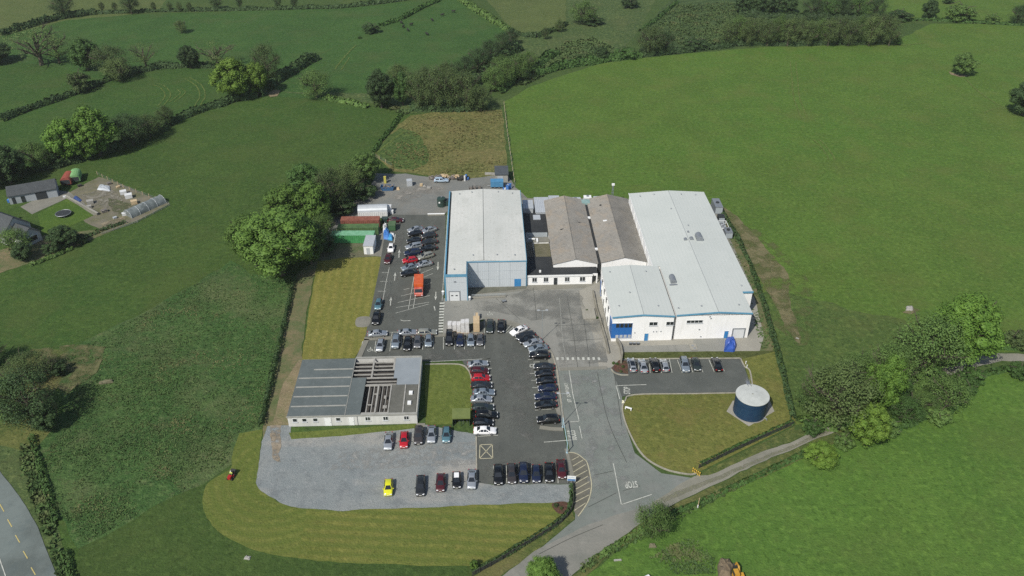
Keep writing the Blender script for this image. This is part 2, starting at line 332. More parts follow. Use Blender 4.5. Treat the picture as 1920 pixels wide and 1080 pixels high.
sheet('service_yard', [(1160,650),(1300,646),(1300,636),(1358,634),(1358,659),(1170,662)], yard)
sheet('slope', [(1163,661),(1452,658),(1462,700),(1395,690),(1388,672),(1172,674)], grass('grass_slope', C(86,94,54), C(74,82,46), C(100,106,62), 27), jit=.1)
sheet('car_park', [(684,636),(830,628),(912,600),(962,612),(1008,640),(1034,680),(1044,760),(1056,800),(1063,845),(1071,866),(1070,908),(925,908),(893,907),(890,815),(880,700),(866,676),(792,678),(672,682)], tar)
sheet('gravel_car_park', [(500,800),(546,798),(548,822),(640,815),(782,797),(800,798),(892,815),(894,907),(926,909),(1072,908),(1067,942),(900,947),(760,953)]+catmull([(660,957),(610,957),(555,951),(520,940),(495,926),(481,908),(482,885),(487,860),(490,830)],5,False), gravel, jit=.3)
sheet('lawn', [(543,812),(780,794),(782,803),(640,818),(548,824)], g_lawn2, jit=.2)
sheet('lawn', [(796,684),(862,684),(880,697),(885,730),(884,770),(850,772),(848,796),(798,797)], g_lawn2)
sheet('path', [(780,794),(797,794),(797,806),(784,806)], pave)
sheet('access_road', [(1040,694),(1146,690),(1166,745),(1170,790),(1190,850),(1240,888),(1300,897),(1330,890),(1240,942),(1205,955),(1160,985),(1090,1040),(1030,1120),(960,1180),(850,1180),(940,1082),(1012,1030),(1078,975),(1080,900),(1072,866),(1060,800),(1046,760)], tar_old, jit=.05)
sheet('lane', [(1205,955),(1300,892),(1420,852),(1560,798),(1660,745),(1740,702),(1820,672),(1870,662),(2000,668),(2000,680),(1880,677),(1830,688),(1740,714),(1660,759),(1560,812),(1400,880),(1240,956),(1180,996)], lane_m, jit=.35)
sheet('verge', [(1308,890),(1490,800),(1490,808),(1555,797),(1420,852),(1330,890)], g_verge, jit=.3)
sheet('verge', [(1240,957),(1400,882),(1560,813),(1600,792),(1560,836),(1420,900),(1250,975),(1130,1050),(1050,1120),(1030,1118),(1095,1062),(1180,998)], g_verge, jit=.5)
sheet('lane', [(940,1082),(1000,1036),(1090,990),(1200,950),(1240,942),(1180,998),(1090,1062),(1030,1120),(960,1180)], mat('lane_tarmac', C(140,139,130), [(C(118,121,112), .1, .45, .62, .8), (C(156,154,144), .6, .5, .72, .5)], rough=.9, bump=.15), jit=.3)
ctr = sheet('lane_grass', [(1240,934),(1300,909),(1420,862),(1560,803),(1562,808),(1420,869),(1302,918),(1240,944)], mat('lane_crown', C(136,135,114), [(C(122,126,98), .9,.42,.62,.8)], rough=.95, holes=(2.2,.36,.6)), jit=.3)
sheet('car_park', [(1146,690),(1162,676),(1172,673),(1388,672),(1396,690),(1412,735),(1185,739),(1166,745)], mat('tarmac_east', C(98,102,97), [(C(86,90,86), .1, .4, .62, .8), (C(112,115,110), .3, .5, .7, .5), (C(112,114,110), 5, .5, .7, .35)], rough=.8, bump=.15, bscale=9, spec=.25))
sheet('lawn', [(1300,738),(1412,737),(1398,692),(1390,674),(1452,660),(1462,700),(1493,795)]+catmull([(1306,888),(1290,890),(1246,880),(1206,855),(1180,812),(1167,772),(1172,752),(1190,741)],5,False), g_isl)
sheet('planting_bed', [(1146,692),(1160,676),(1176,677),(1178,702),(1156,698)], mat('bark_mulch', C(92,62,50), [(C(120,92,70), 2, .5, .65, .7), (C(64,76,44), .9, .5, .66, .7)], rough=.95, bump=.6, bscale=4))
sheet('planting_bed', [(1035,945),(1062,942),(1060,962),(1045,962)], MATS['bark_mulch'], smooth=True)
sheet('path', [(1058,842),(1066,842),(1076,890),(1082,905),(1070,908),(1066,870)], pave)
sheet('tank_base', [(1362,772),(1374,752),(1440,745),(1452,772),(1404,800)], conc)
sheet('main_road', [(-300,700),(-60,830),(0,884),(36,930),(72,990),(106,1080),(130,1200),(-500,1200)], hroad, jit=.1)
sheet('hatched_area', catmull([(1066,849),(1080,851),(1093,860),(1101,869),(1107,895),(1109,912),(1105,935),(1096,952),(1084,969)],4,False)+[(1076,960),(1078,930),(1076,890)], mat('tarmac_brown', C(116,113,100), [(C(100,99,88), .4,.42,.62,.8),(C(128,126,114),2,.52,.7,.5)], rough=.9))
LAY[0] += 1
ZM = .0018*(LAY[0]+4)
# footpaths with a real kerb step
kb = MB()
def kerb(pts, w=.28, h=.11, sm=True): strip(kb, catmull(pts, 5, False) if sm else pts, w, ZM, h)
kerb([(1412,737),(1300,739),(1190,741),(1172,752),(1167,772),(1180,812),(1206,855),(1246,880),(1290,890),(1306,888)])
kerb([(1172,674),(1388,672.5)], sm=False); kerb([(1388,672.5),(1396,688),(1406,697),(1412,735)])
kerb([(1146,693),(1152,700),(1165,704),(1178,704)])
kerb([(797,684),(860,684),(878,695),(884,712)]); kerb([(893,820),(894,907)], sm=False)
kerb([(1034,662),(1044,693),(1050,740),(1058,800)], w=.35); 
kb.build('kerb', kerbm)['kind'] = 'structure'
fp = MB()
strip(fp, catmull([(908,599),(962,608),(1006,634),(1030,664),(1037,694)],5,False), 1.6, ZM, .1)
strip(fp, catmull([(1037,694),(1042,740),(1050,790)],5,False), .9, ZM, .1)
strip(fp, [(683,636.5),(760,633.5),(838,628.5),(906,627)], 1.1, ZM, .1); strip(fp, [(688,637),(668,683)], 1.2, ZM, .1)
strip(fp, [(1012,802),(1034,805),(1056,806)], .9, ZM, .1)
strip(fp, [(1050,693),(1138,690)], 1.0, ZM, .03)
fp.build('pavement', pave)['kind'] = 'structure'
# faint wheel tracks, cattle paths and bare rings in the fields
trk = MB(); tmat = mat('grass_track', C(116,130,72), [(C(100,120,62), .5, .4, .6, .9)], rough=.95, spec=.1, holes=(1.2,.38,.56))
def track(pts, w=.5, gauge=0):
    q = [P(*p) for p in catmull(pts, 8, False)]
    for off in ((-gauge/2, gauge/2) if gauge else (0,)):
        r = []
        for i, p in enumerate(q):
            d = (q[min(i+1,len(q)-1)]-q[max(i-1,0)]).normalized(); n_ = mnoise.noise(p*.3)*.25; r.append((p.x-d.y*(off+n_), p.y+d.x*(off+n_)))
        strip(trk, r, w, ZM, world=True)
track([(350,146),(372,160),(380,178),(372,196),(366,206)], .5, 2.0); track([(300,200),(315,180),(306,164),(290,158)], .5, 2.0); track([(322,192),(342,176),(336,166)], .45, 1.8)
track([(1487,116),(1490,150),(1494,185),(1508,222)], .5, 2.2); track([(1530,262),(1548,280),(1560,300)], .5, 2.0)
track([(1812,150),(1835,172),(1870,196),(1896,206)], .7); track([(1844,212),(1862,205),(1886,204)], .8)
track([(628,130),(645,108),(668,84)], .6); track([(655,108),(640,132)], .5)
track([(1660,84),(1690,85),(1735,81)], .9); track([(700,292),(730,268),(756,248)], .8)
trk.build('field_track', tmat)['kind'] = 'structure'
sheet('bare_patch', [(1778,134),(1782,140),(1800,145),(1818,143),(1806,140),(1788,137)], earth, jit=.5, step=1)
sheet('bare_patch', [(500,176),(512,169),(526,170),(520,180),(506,183)], earth, jit=.6, step=1)
sheet('bare_patch', [(1690,586),(1712,576),(1722,582),(1706,590)], dirt2, jit=.6, step=1)
sheet('bare_patch', [(70,655),(130,645),(200,650),(180,700),(120,740),(90,700)], mat('hay_patch', C(116,112,74), [(C(98,106,62), .5,.42,.62,.8)], rough=.95, holes=(.3,.42,.6)), jit=.7, step=1)
sheet('bare_patch', [(820,350),(835,354),(760,376),(735,372),(760,352),(790,345)], mat('pale_rear_gravel', C(162,158,148), [(C(140,138,132), .4, .45, .65, .9)], rough=.95, holes=(.3,.42,.62)), jit=.7, step=1)
pal = lambda nm, col, c2, hl: mat(nm, col, [(c2, .5, .45, .65, .8)], rough=.95, bump=.3, holes=hl)
sheet('gravel_track', [(640,850),(700,838),(770,836),(850,832),(892,828),(893,870),(850,872),(780,878),(700,880),(620,880)], pal('pale_gravel', C(166,166,160), C(152,155,152), (.7,.45,.68)), jit=.5, step=1)
sheet('gravel_track', [(505,800),(526,800),(530,830),(522,850),(528,868),(514,862),(508,840)], pal('spilled_earth', C(160,148,128), C(142,130,110), (.6,.38,.55)), jit=.5, step=.8)
for q in ([(905,870),(1060,850),(1060,880),(905,895)],[(940,660),(1000,670),(1000,830),(945,800)],[(700,660),(900,655),(900,672),(700,676)],[(735,410),(760,410),(740,600),(700,600)]): sheet('tarmac_wear', q, pal('pale_wear', C(118,119,113), C(108,109,104), (.18,.5,.7)), jit=.5)
for q in ([(850,575),(990,545),(1090,545),(1100,600),(1000,600),(960,590)],[(1040,600),(1130,590),(1140,680),(1050,690)]): sheet('yard_stain', q, pal('dark_stain', C(130,131,125), C(138,138,131), (.14,.4,.75)), jit=1)
for q in ([(1060,700),(1140,694),(1180,840),(1200,900),(1100,940),(1090,860)],): sheet('road_wear', q, pal('road_scuff', C(148,150,146), C(136,140,136), (.3,.52,.7)), jit=1)
ZM = .0018*(LAY[0]+4)
# ------------------------------------------------------------------ painted markings
mk = MB(); LW = .13
def ln(*pts, w=LW): strip(mk, pts, w, ZM)
for x0, y0, x1, y1 in [(774,529,812,513.5),(777,519,812,504),(772.5,543,809,531),(757,544,768,541.5),(752,556,776,550),(746,568,806,555),(743,577.5,805,567.5),(742,588,804,571)]: ln((x0,y0),(x1,y1))
ln((783,506),(776,521),(766,580)); ln((788,504),(775,578))
for x0,y0,x1,y1 in [(716,512,730,512),(712.5,528.5,727,528.5),(708.5,547,724,547),(741,440,730,505)]: ln((x0,y0),(x1,y1))
ln((742,440),(732,494),(724,530),(715,580)); ln((839,404),(829,565))
ln((726,624),(746,623.5)); ln((735.5,624),(734,633)); ln((779.5,625),(779,632)); ln((680,641),(672,680))
for xt, yt, xb, yb in [(705,640,702,660),(734,637,731,659.5),(753,636,752,657),(773.5,636,773,657),(793,635,792.5,656.5),(812.5,635,812.5,655),(831.5,633,831.5,656),(852,633,852,656),(871,632,871,656),(890,632,890,655),(908.5,630,908.5,655),(908,600,908,626),(927.5,602,927.5,625)]: ln((xt,yt),(xb,yb))
for k in range(4): ln((944+k*5, 626-k*.5), (962+k*6, 606+k*3))
for x0,y0,x1,y1 in [(965,637,973,632),(972,641,980,636),(974,646,986,640),(985,654,996,650),(990,675,1028,673),(1000,680,1012,679),(994,701,1003,701),(996,714,1005,714),(998,727.5,1008,727.5),(1000,741,1004,741),(1003,770,1045,767)]: ln((x0,y0),(x1,y1))
for y, x in [(673,919),(679,920),(691.5,922),(704,922),(717,924),(744,926),(758,927),(788,931),(802,932),(817,934)]: ln((x-14 if y != 817 else 896, y+.7 if y != 817 else 819), (x,y))
ln((805,679),(870,676),(919,673))
for x in (926,950,974,998,1022,1046): ln((x-1,874),(x+.5,907))
for a, b in [((1049,695),(1067,695)),((1067,695),(1074,740)),((1074,740),(1086,791)),((1069,792),(1086,791)),((1086.5,800),(1091.5,824)),((1020,830),(1082,825)),((1150,870),(1158,912)),((1158,912),(1165,947)),((1165,947),(1222,928)),((1155,724),(1162,749)),((1156,724),(1212,722))]: ln(a, b, w=.17)
for x0,y0,x1,y1 in [(1198,675,1196,699),(1217,675,1219,700),(1238,675,1240,700),(1255,674,1260,700),(1270,676,1279,700),(1290,674,1299,699),(1308,675,1318,699),(1329,675,1339,698),(1347,672,1358,697)]: ln((x0,y0),(x1,y1))
for k in range(11): ln((824.5-k*.25, 569.5+k*5.35), (834-k*.3, 569.2+k*5.35), w=.62)
for q in range(0): pass
for k in range(9): strip(mk, [(1043+k*9.7, 673.5),(1047.5+k*9.7, 673.4)], 1.0, ZM)
for (ax, ay, dx, dy) in [(748,484,1,-16),(740,527,1.2,-16),(732,574,1.4,-17),(742,585,0,0),(821.5,492,-.6,16),(817.5,548,-.8,16),(816,582,.3,1)]:
    if abs(dy) < 3: continue
    strip(mk, [(ax,ay),(ax+dx*.6,ay+dy*.6)], .22, ZM)
    a, b = P(ax+dx*.55, ay+dy*.55), P(ax+dx, ay+dy); n = (b-a).cross(Vector((0,0,1))).normalized()*.34
    mk.add([(a-n)+Vector((0,0,ZM)), (a+n)+Vector((0,0,ZM)), b+Vector((0,0,ZM))], [(0,1,2)])
strip(mk, catmull([(751,600.5),(757,602.5),(770,602)],4,False), .2, ZM); strip(mk, [(814,575),(816,583)], .25, ZM)
ln((1049,560),(1055,640),(1064,690), w=.05)
def wheelchair(x, y, s=1.0):
    o = P(x, y); ring = []
    for k in range(14):
        a = R(30)-R(270)*k/13; ring.append((o.x+.42*s*math.cos(a), o.y+.42*s*math.sin(a)))
    strip(mk, ring, .13, ZM, world=True)
    strip(mk, [(o.x+.05,o.y+.1),(o.x+.12,o.y+1.15)], .17, ZM, world=True); strip(mk, [(o.x+.1,o.y+.45),(o.x+.55,o.y+.4),(o.x+.85,o.y-.35)], .15, ZM, world=True)
wheelchair(693, 657.5); wheelchair(707, 659); wheelchair(917,590,.9)
def boxmark(x, y, w, h):
    for a, b in [((x,y),(x+w,y)),((x,y),(x,y+h)),((x+w,y),(x+w,y+h)),((x,y+h),(x+w,y+h))]: ln(a,b,w=.2)
boxmark(994, 684, 6, 5)
mk.build('road_markings', paint)['kind'] = 'structure'
mk = MB()
for a, b in [((900,835),(923,834)),((899,861),(924,860)),((900,835),(899,861)),((923,834),(924,860)),((900,835),(924,860)),((923,834),(899,861))]: ln(a, b, w=.17)
strip(mk, catmull([(1066,849),(1080,851),(1093,860),(1101,869),(1107,895),(1109,912),(1105,935),(1096,952),(1084,969)],4,False), .2, ZM)
for x0,y0,x1,y1 in [(1072,864,1085,857),(1074,875,1094,863),(1075,886,1098,872),(1080,894,1101,883),(1079,907,1102,894),(1080,918,1105,904),(1078,930,1106,916),(1076,944,1104,929),(1077,958,1098,944)]: ln((x0,y0),(x1,y1), w=.16)
mk.build('road_markings', cream)['kind'] = 'structure'
mk = MB()
for k in range(8):
    x, y = 4+k*14.7, 952+k*28.5+k*k*.3; ln((x-4,y-6),(x+4,y+8), w=.16)
mk.build('road_markings', yellowp)['kind'] = 'structure'
mk = MB(); ln((-4,1038),(14,1090),(24,1140), w=.16); ln((-10,1058),(6,1098),(16,1140), w=.16); mk.build('road_markings', paint)['kind'] = 'structure'
mk = MB(); tm = mat('tar_seam', C(78,82,78), rough=.9)
for pts in [[(1113,892),(1150,884)],[(1102,952),(1130,938),(1155,925)],[(1010,1040),(1070,1010),(1130,985)],[(1150,690),(1166,800)],[(1120,700),(1140,790),(1175,868)],[(1168,921),(1200,912)]]: strip(mk, catmull(pts,5,False), .1, ZM-.0015)
for pts in [[(1063,556),(1075,625),(1083,690)],[(1095,600),(1106,690)],[(1040,612),(1120,608)],[(1062,640),(1130,636)],[(930,560),(975,600)],[(1000,540),(1006,600)]]: strip(mk, pts, .07, ZM-.0015)
mk.build('road_seams', tm)['kind'] = 'structure'
def text(s, px, py, rot, size, stretch):
    cu = bpy.data.curves.new('painted_word', 'FONT'); cu.body = s; cu.align_x = 'CENTER'; cu.align_y = 'CENTER'; cu.size = size; cu.offset = .022
    o = bpy.data.objects.new('painted_word', cu); COL.objects.link(o); p = P(px, py)
    o.location = (p.x, p.y, ZM+.002); o.rotation_euler = (0,0,rot); o.scale = (1, stretch, 1)
    cu.materials.append(paint); o['kind'] = 'structure'
text('STOP', 1183.5, 909, R(180+6), 1.0, 2.2)
text('STOP', 1176, 733, R(90-6), .95, 2.0)
text('STOP', 1071.5, 816, R(-90+6), 1.05, 2.1)
text('ONLY', 1062.5, 725, R(90+8), .72, 1.5); text('DOWN', 1065.3, 738.5, R(90+8), .72, 1.5); text('SET', 1068, 752, R(90+8), .72, 1.5)
# rough grass and low scrub: masses of leaves nobody could count
def scatter(name, poly, n, hs, ws, mm, seed, freq=.09, lo=-.35, hi=.45, blades=3, label=None):
    tf = MB(); rr = random.Random(seed); xs = [p[0] for p in poly]; ys = [p[1] for p in poly]; k = 0; tries = 0
    def inside(x, y):
        c = False; j = len(poly)-1
        for i in range(len(poly)):
            (xi,yi),(xj,yj) = poly[i], poly[j]
            if (yi > y) != (yj > y) and x < (xj-xi)*(y-yi)/(yj-yi)+xi: c = not c
            j = i
        return c
    while k < n and tries < n*12:
        tries += 1; x, y = rr.uniform(min(xs),max(xs)), rr.uniform(min(ys),max(ys))
        if not inside(x, y): continue
        p = P(x, y)
        if mnoise.noise(p*freq)+.5*mnoise.noise(p*freq*3.3) < rr.uniform(lo,hi): continue
        k += 1; h = rr.uniform(*hs)
        for q in range(blades):
            an = rr.uniform(0,6.28); w = rr.uniform(*ws); d = Vector((math.cos(an),math.sin(an),0)); e = Vector((-d.y,d.x,0)); lean = d*rr.uniform(.3,1.2)*h
            tf.add([p-e*w, p+e*w, p+lean+e*w*.5+Vector((0,0,h)), p+lean-e*w*.6+Vector((0,0,h*.9))], [(0,1,2,3)])
    o = tf.build(name, mm); o['kind'] = 'stuff'
tuft = mat('tuft_leaf', C(88,112,64), [(C(72,98,56), .12, .4, .6, .8), (C(128,124,86), .1, .53, .66, .8), (C(108,124,76), .8, .5, .7, .6)], rough=.9, spec=.15)
scatter('rough_grass', [(135,662),(285,580),(437,492),(540,528),(488,800),(440,815),(425,870),(330,930),(160,1018),(110,955),(80,860),(120,790)], 15000, (.06,.24), (.06,.2), tuft, 3, .07, -.5, .6)
scrub = mat('scrub_leaf', C(90,110,66), [(C(74,96,58), .1, .42, .6, .8), (C(104,108,72), .15, .52, .66, .8)], rough=.9, spec=.15)
scatter('scrub', [(955,160),(1000,120),(1060,80),(1110,70),(1150,90),(1120,112),(1040,132),(985,160)], 5200, (.3,.9), (.2,.5), scrub, 5, .06, -.6, .5)
scatter('scrub', [(600,178),(700,186),(770,210),(760,216),(700,200),(620,188)], 500, (.3,.8), (.3,.6), scrub, 6, .06)
scatter('plantation', [(1262,10),(1370,4),(1470,50),(1400,84),(1300,92),(1215,62)], 5200, (.25,.7), (.12,.35), scrub, 7, .2, -.6, .5)
scatter('meadow_grass', [(712,268),(775,220),(940,208),(950,322),(840,328),(735,316)], 1800, (.1,.35), (.1,.35), mat('hay_leaf', C(116,114,74), [(C(92,102,60), .15, .45, .6, .8), (C(140,128,88), .2, .52, .66, .8)], rough=.9, spec=.1), 8, .08)
scatter('verge_grass', [(40,830),(64,850),(110,1000),(140,1090),(110,1080),(70,960),(40,890)], 900, (.2,.6), (.15,.4), tuft, 9, .1)
scatter('verge_grass', [(1090,1076),(1240,990),(1400,908),(1540,842),(1540,832),(1400,896),(1240,972),(1090,1056)], 1300, (.15,.45), (.12,.35), tuft, 10, .1)
scatter('rough_grass', [(1180,1060),(1290,1010),(1345,1030),(1340,1076),(1200,1080)], 900, (.08,.3), (.08,.25), tuft, 12, .12, -.2, .5)
scatter('verge_grass', [(1340,392),(1360,395),(1424,520),(1452,610),(1456,680),(1430,670),(1404,560)], 700, (.1,.35), (.1,.3), tuft, 11, .1)
# ================================================================== buildings
m_roof  = mat('roof_sheet_white', C(213,218,212), [(C(205,211,205), .1, .4, .65, .8), (C(190,196,190), .5, .6, .74, .45), (C(218,222,216), 2, .5, .7, .4)], rough=.6, spec=.3, stripes=((C(202,209,202), .9, 0, .3, .12, .1),))
m_roofA = mat('roof_sheet_weathered', C(222,223,216), [(C(209,212,205), .08, .4, .62, .9), (C(192,194,186), .4, .56, .72, .6, (1,.3,1), 0), (C(176,176,164), 1.6, .56, .7, .6)], rough=.7, spec=.25, stripes=((C(206,209,203), 1.0, 0, .25, .12, .1),))
m_clad  = mat('wall_cladding', (.52,.56,.58,1), [((.46,.5,.52,1), .3, .4, .65, .7)], rough=.5, spec=.4, stripes=(((.44,.48,.5,1), .5, 0, .5, .1, 0),))
m_cladd = mat('cladding_joint', (.36,.4,.42,1), rough=.6)
m_white = mat('white_render', (.84,.84,.82,1), [((.76,.76,.73,1), .35, .45, .7, .5), ((.7,.7,.66,1), 1.5, .6, .75, .4), ((.62,.62,.57,1), 1.1, .56, .74, .45, (1,1,.12))], rough=.85)
m_blue  = mat('blue_trim', (.10,.27,.40,1), [((.14,.34,.46,1), .6, .4, .6, .6)], rough=.45, spec=.4)
m_blued = mat('blue_door', (.035,.19,.42,1), [((.05,.24,.47,1), 1, .4, .6, .5)], rough=.45)
m_bluep = mat('blue_panel', (.02,.12,.38,1), [((.03,.16,.42,1), 1, .4, .6, .5)], rough=.4)
m_dark  = mat('dark_gutter', (.025,.03,.034,1), [((.05,.055,.05,1), 2, .5, .7, .5)], rough=.8)
m_felt  = mat('roof_felt', (.022,.025,.027,1), [((.034,.037,.038,1), .25, .4, .62, .8), ((.055,.056,.054,1), 1.2, .58, .74, .5)], rough=.9)  # dark felt, deepened to include the tall hall's shadow on the gap roofs
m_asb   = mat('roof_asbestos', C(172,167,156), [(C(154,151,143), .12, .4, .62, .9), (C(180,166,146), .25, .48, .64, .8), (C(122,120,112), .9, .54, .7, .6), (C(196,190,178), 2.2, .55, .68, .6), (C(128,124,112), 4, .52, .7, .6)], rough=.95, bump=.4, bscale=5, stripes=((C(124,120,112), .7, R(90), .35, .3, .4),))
m_asbd  = mat('roof_asbestos_darker', C(154,150,141), [(C(120,118,112), .12, .4, .62, .9), (C(154,146,132), .25, .5, .68, .6), (C(104,102,96), .9, .55, .72, .6), (C(166,162,152), 3, .56, .7, .5)], rough=.95, bump=.4, bscale=5, stripes=((C(118,116,108), .7, R(90), .35, .3, .4),))  # darker sheet tone, for one slope and the ridges
m_glass = mat('window_glass', (.02,.026,.03,1), [((.06,.07,.075,1), .8, .5, .62, .6)], rough=.08, spec=.8)
m_frame = mat('window_frame', (.62,.63,.62,1), rough=.6)
m_grey  = mat('grey_metal', (.28,.3,.32,1), [((.2,.22,.23,1), 1.5, .45, .65, .6)], rough=.5, metallic=.4)
m_lgrey = mat('light_metal', (.5,.53,.55,1), [((.42,.45,.47,1), .8, .45, .65, .6)], rough=.5, metallic=.2)
m_shut  = mat('roller_shutter', (.62,.64,.64,1), rough=.55, stripes=(((.5,.52,.52,1), .3, R(90), .4, .3, 0),))
m_wht   = mat('white_trim', (.78,.79,.77,1), [((.66,.67,.65,1), 1.2, .5, .7, .5)], rough=.7)
m_slate = mat('slate_roof', (.05,.058,.06,1), [((.036,.042,.045,1), .5, .4, .6, .8), ((.11,.12,.12,1), 2.5, .52, .7, .6)], rough=.7, stripes=(((.05,.055,.06,1), .5, R(90), .35, .3, 0),))
RZ = SA
def at(sx, sy, z=.03): return W(sx, sy, z)
def gable_roof(mb, x0, x1, y0, y1, ze, zr, th=.22, xr=None):
    xr = (x0+x1)/2 if xr is None else xr
    for a, b, za, zb in ((x0,xr,ze,zr),(xr,x1,zr,ze)):
        vs = [(a,y0,za),(b,y0,zb),(b,y1,zb),(a,y1,za),(a,y0,za-th),(b,y0,zb-th),(b,y1,zb-th),(a,y1,za-th)]
        mb.add(vs, [(0,1,2,3),(7,6,5,4),(0,4,5,1),(1,5,6,2),(2,6,7,3),(3,7,4,0)])
def window(t, x0, x1, z0, z1, panes=2, y=0, name='window'):
    """on a wall facing the camera side (local -y)"""
    f = MB(); f.box(x0-.08,y-.05,z0-.08,x1+.08,y+.02,z0).box(x0-.08,y-.05,z1,x1+.08,y+.02,z1+.08).box(x0-.08,y-.05,z0,x0,y+.02,z1).box(x1,y-.05,z0,x1+.08,y+.02,z1)
    for k in range(1, panes): xx = x0+(x1-x0)*k/panes; f.box(xx-.04,y-.045,z0,xx+.04,y+.02,z1)
    w = f.build(name, m_frame, t)
    MB().box(x0,y-.022,z0,x1,y+.02,z1).build('pane', m_glass, w)
    MB().box(x0-.15,y-.16,z0-.16,x1+.15,y+.02,z0-.082).build('sill', m_lgrey, w)
def door(t, x0, x1, z1, m, y=0, handle=True):
    d = MB().box(x0,y-.05,.02,x1,y+.02,z1).build('door', m, t)
    f = MB(); f.box(x0-.08,y-.07,.02,x0-.002,y+.02,z1+.08).box(x1+.002,y-.07,.02,x1+.08,y+.02,z1+.08).box(x0-.002,y-.07,z1+.002,x1+.002,y+.02,z1+.08).build('door_frame', m_frame, d)
    if handle: MB().box(x1-.2,y-.12,1.0,x1-.08,y-.05,1.08).build('handle', m_grey, d)
def roof_caps(t, pts):
    for (x, y, z) in pts:
        MB().cyl(x,y,z-.12,z+.22,.13,seg=8).cyl(x,y,z+.22,z+.3,.22,.16,seg=8).build('roof_vent', m_grey, t)

# ---- tall hall
t = thing('warehouse', 'tall hall with weathered white roof, blue left edge and recessed front', 'warehouse', at(-10.6,168.7), RZ)
ZE, ZR, XR = 7.6, 8.25, 9.7
zr = lambda x: ZE+(ZR-ZE)*(1-abs(x-XR)/(XR if x < XR else 20.3-XR))
wl = MB()
wl.prism([(.1,.1),(5.4,.1),(5.4,5.9),(20.2,5.9),(20.2,44.2),(.1,44.2)], 0, ZE-.3)
wl.add([(5.4,5.9,ZE-.3),(20.2,5.9,ZE-.3),(20.2,5.9,zr(20)-.1),(XR,5.9,ZR-.1),(5.4,5.9,zr(5.4)-.1)], [(0,1,2,3,4)])
wl.add([(.1,44.2,ZE-.3),(20.2,44.2,ZE-.3),(20.2,44.2,ZE),(XR,44.2,ZR-.1),(.1,44.2,ZE)], [(4,3,2,1,0)])
wl.add([(.1,.1,ZE-.3),(5.4,.1,ZE-.3),(5.4,.1,zr(5.4)-.1),(.1,.1,ZE-.1)], [(0,1,2,3)])
wl.build('wall', m_clad, t)
jn = MB()
for x in (8.1,10.8,13.5,16.2): jn.box(x-.04,5.872,.2,x+.04,5.9,ZE-.1)
for z in (2.4,4.9): jn.box(5.6,5.876,z-.03,20.1,5.9,z+.03)
for z in (3.2,5.4): jn.box(.3,.076,z-.03,5.2,.1,z+.03)
jn.build('panel_joint', m_cladd, t)
rf = MB(); gable_roof(rf, .75, 20.3, 5.85, 44.3, zr(.75), zr(20.3), .2, XR) if False else None
vs = []
def slab(a, b, y0, y1):
    za, zb = zr(a), zr(b)
    rf.add([(a,y0,za),(b,y0,zb),(b,y1,zb),(a,y1,za),(a,y0,za-.2),(b,y0,zb-.2),(b,y1,zb-.2),(a,y1,za-.2)], [(0,1,2,3),(7,6,5,4),(0,4,5,1),(1,5,6,2),(2,6,7,3),(3,7,4,0)])
slab(.8,5.35,.05,5.85); slab(.8,XR-.06,5.852,44.3); slab(XR+.06,20.3,5.852,44.3)
r = rf.build('roof', m_roofA, t)
MB().box(XR-.058,6.6,ZR-.2,XR+.058,44.1,ZR-.05).build('ridge_gap', m_dark, r)
MB().box(.35,.1,ZE-.35,.798,44.2,ZE-.28).build('gutter', m_dark, r)
tr = MB()
tr.box(-.02,.05,ZE-1.0,.33,44.3,ZE+.1)                               # blue left upstand
tr.box(-.02,.0,0.02,.3,.09,ZE-1.0)
tr.box(.33,-.02,ZE-.5,5.52,.06,ZE-.02+.28)
tr.box(5.42,.0,.02,5.56,5.86,ZE+.3)
tr.box(5.56,5.72,zr(5.6)-.42,20.36,5.845,zr(20)+.18)
tr.box(20.22,5.74,.02,20.36,6.1,ZE-.3); tr.box(20.31,5.86,ZE-.35,20.42,44.3,ZE+.06)
tr.build('blue_trim', m_blue, t)
d = MB().box(1.1,.02,.02,3.5,.11,2.7).build('roller_door', m_shut, t)
MB().box(.9,-.02,.02,1.098,.1,2.9).box(3.502,-.02,.02,3.7,.1,2.9).box(1.098,-.02,2.702,3.502,.1,2.9).build('door_frame', m_grey, d)
MB().box(1.45,.0,1.45,2.0,.05,1.75).build('door_window', m_glass, d); MB().box(2.55,.0,1.45,3.1,.05,1.75).build('door_window', m_glass, d)
MB().box(17.3,5.82,.02,18.95,5.91,2.3).build('door', m_blued, t)
roof_caps(t, [(2.4,2.2,zr(2.4)),(7,8.2,zr(7)),(13,8.2,zr(13)),(17.5,8.4,zr(17.5)),(3,42,zr(3)),(6.5,42.5,zr(6.5)),(14,42.5,zr(14)),(18,42,zr(18))])
MB().box(2.3,-.06,5.6,2.8,.09,5.85).build('wall_lamp', m_grey, t)
# ---- link offices
t = thing('office_block', 'low white single-storey offices with dark flat roof linking the two halls', 'office', at(9.9,175.1), RZ)
wl = MB(); wl.box(0,0,0,16.6,3.3,2.9); wl.box(0.3,3.3,0,6.6,8.6,2.9).build('wall', m_white, t)
rf = MB(); rf.prism([(-.0,-.12),(16.7,-.12),(16.7,-.6+1.2),(18.0,.6),(18.0,3.45),(6.8,3.45),(6.8,8.8),(.2,8.8),(.2,3.45),(-.0,3.45)], 2.92, 3.02)
rf.build('roof', m_felt, t)
MB().box(.0,-.2,2.55,16.72,-.122,3.06).build('fascia', m_wht, t)
MB().box(16.62,.3,2.3,18.0,.5,2.9).box(17.7,.3,0,18.0,.5,2.3).build('porch', m_white, t)
for a, b in ((1.4,2.5),(4.3,5.4),(9.7,10.8),(13.5,14.8)): window(t, a, b, 1.0, 2.2, 2)
door(t, 6.85, 7.75, 2.15, m_dark)
MB().cbox(3.4,1.4,3.25,.5,.5,.45).build('roof_vent', m_wht, t)
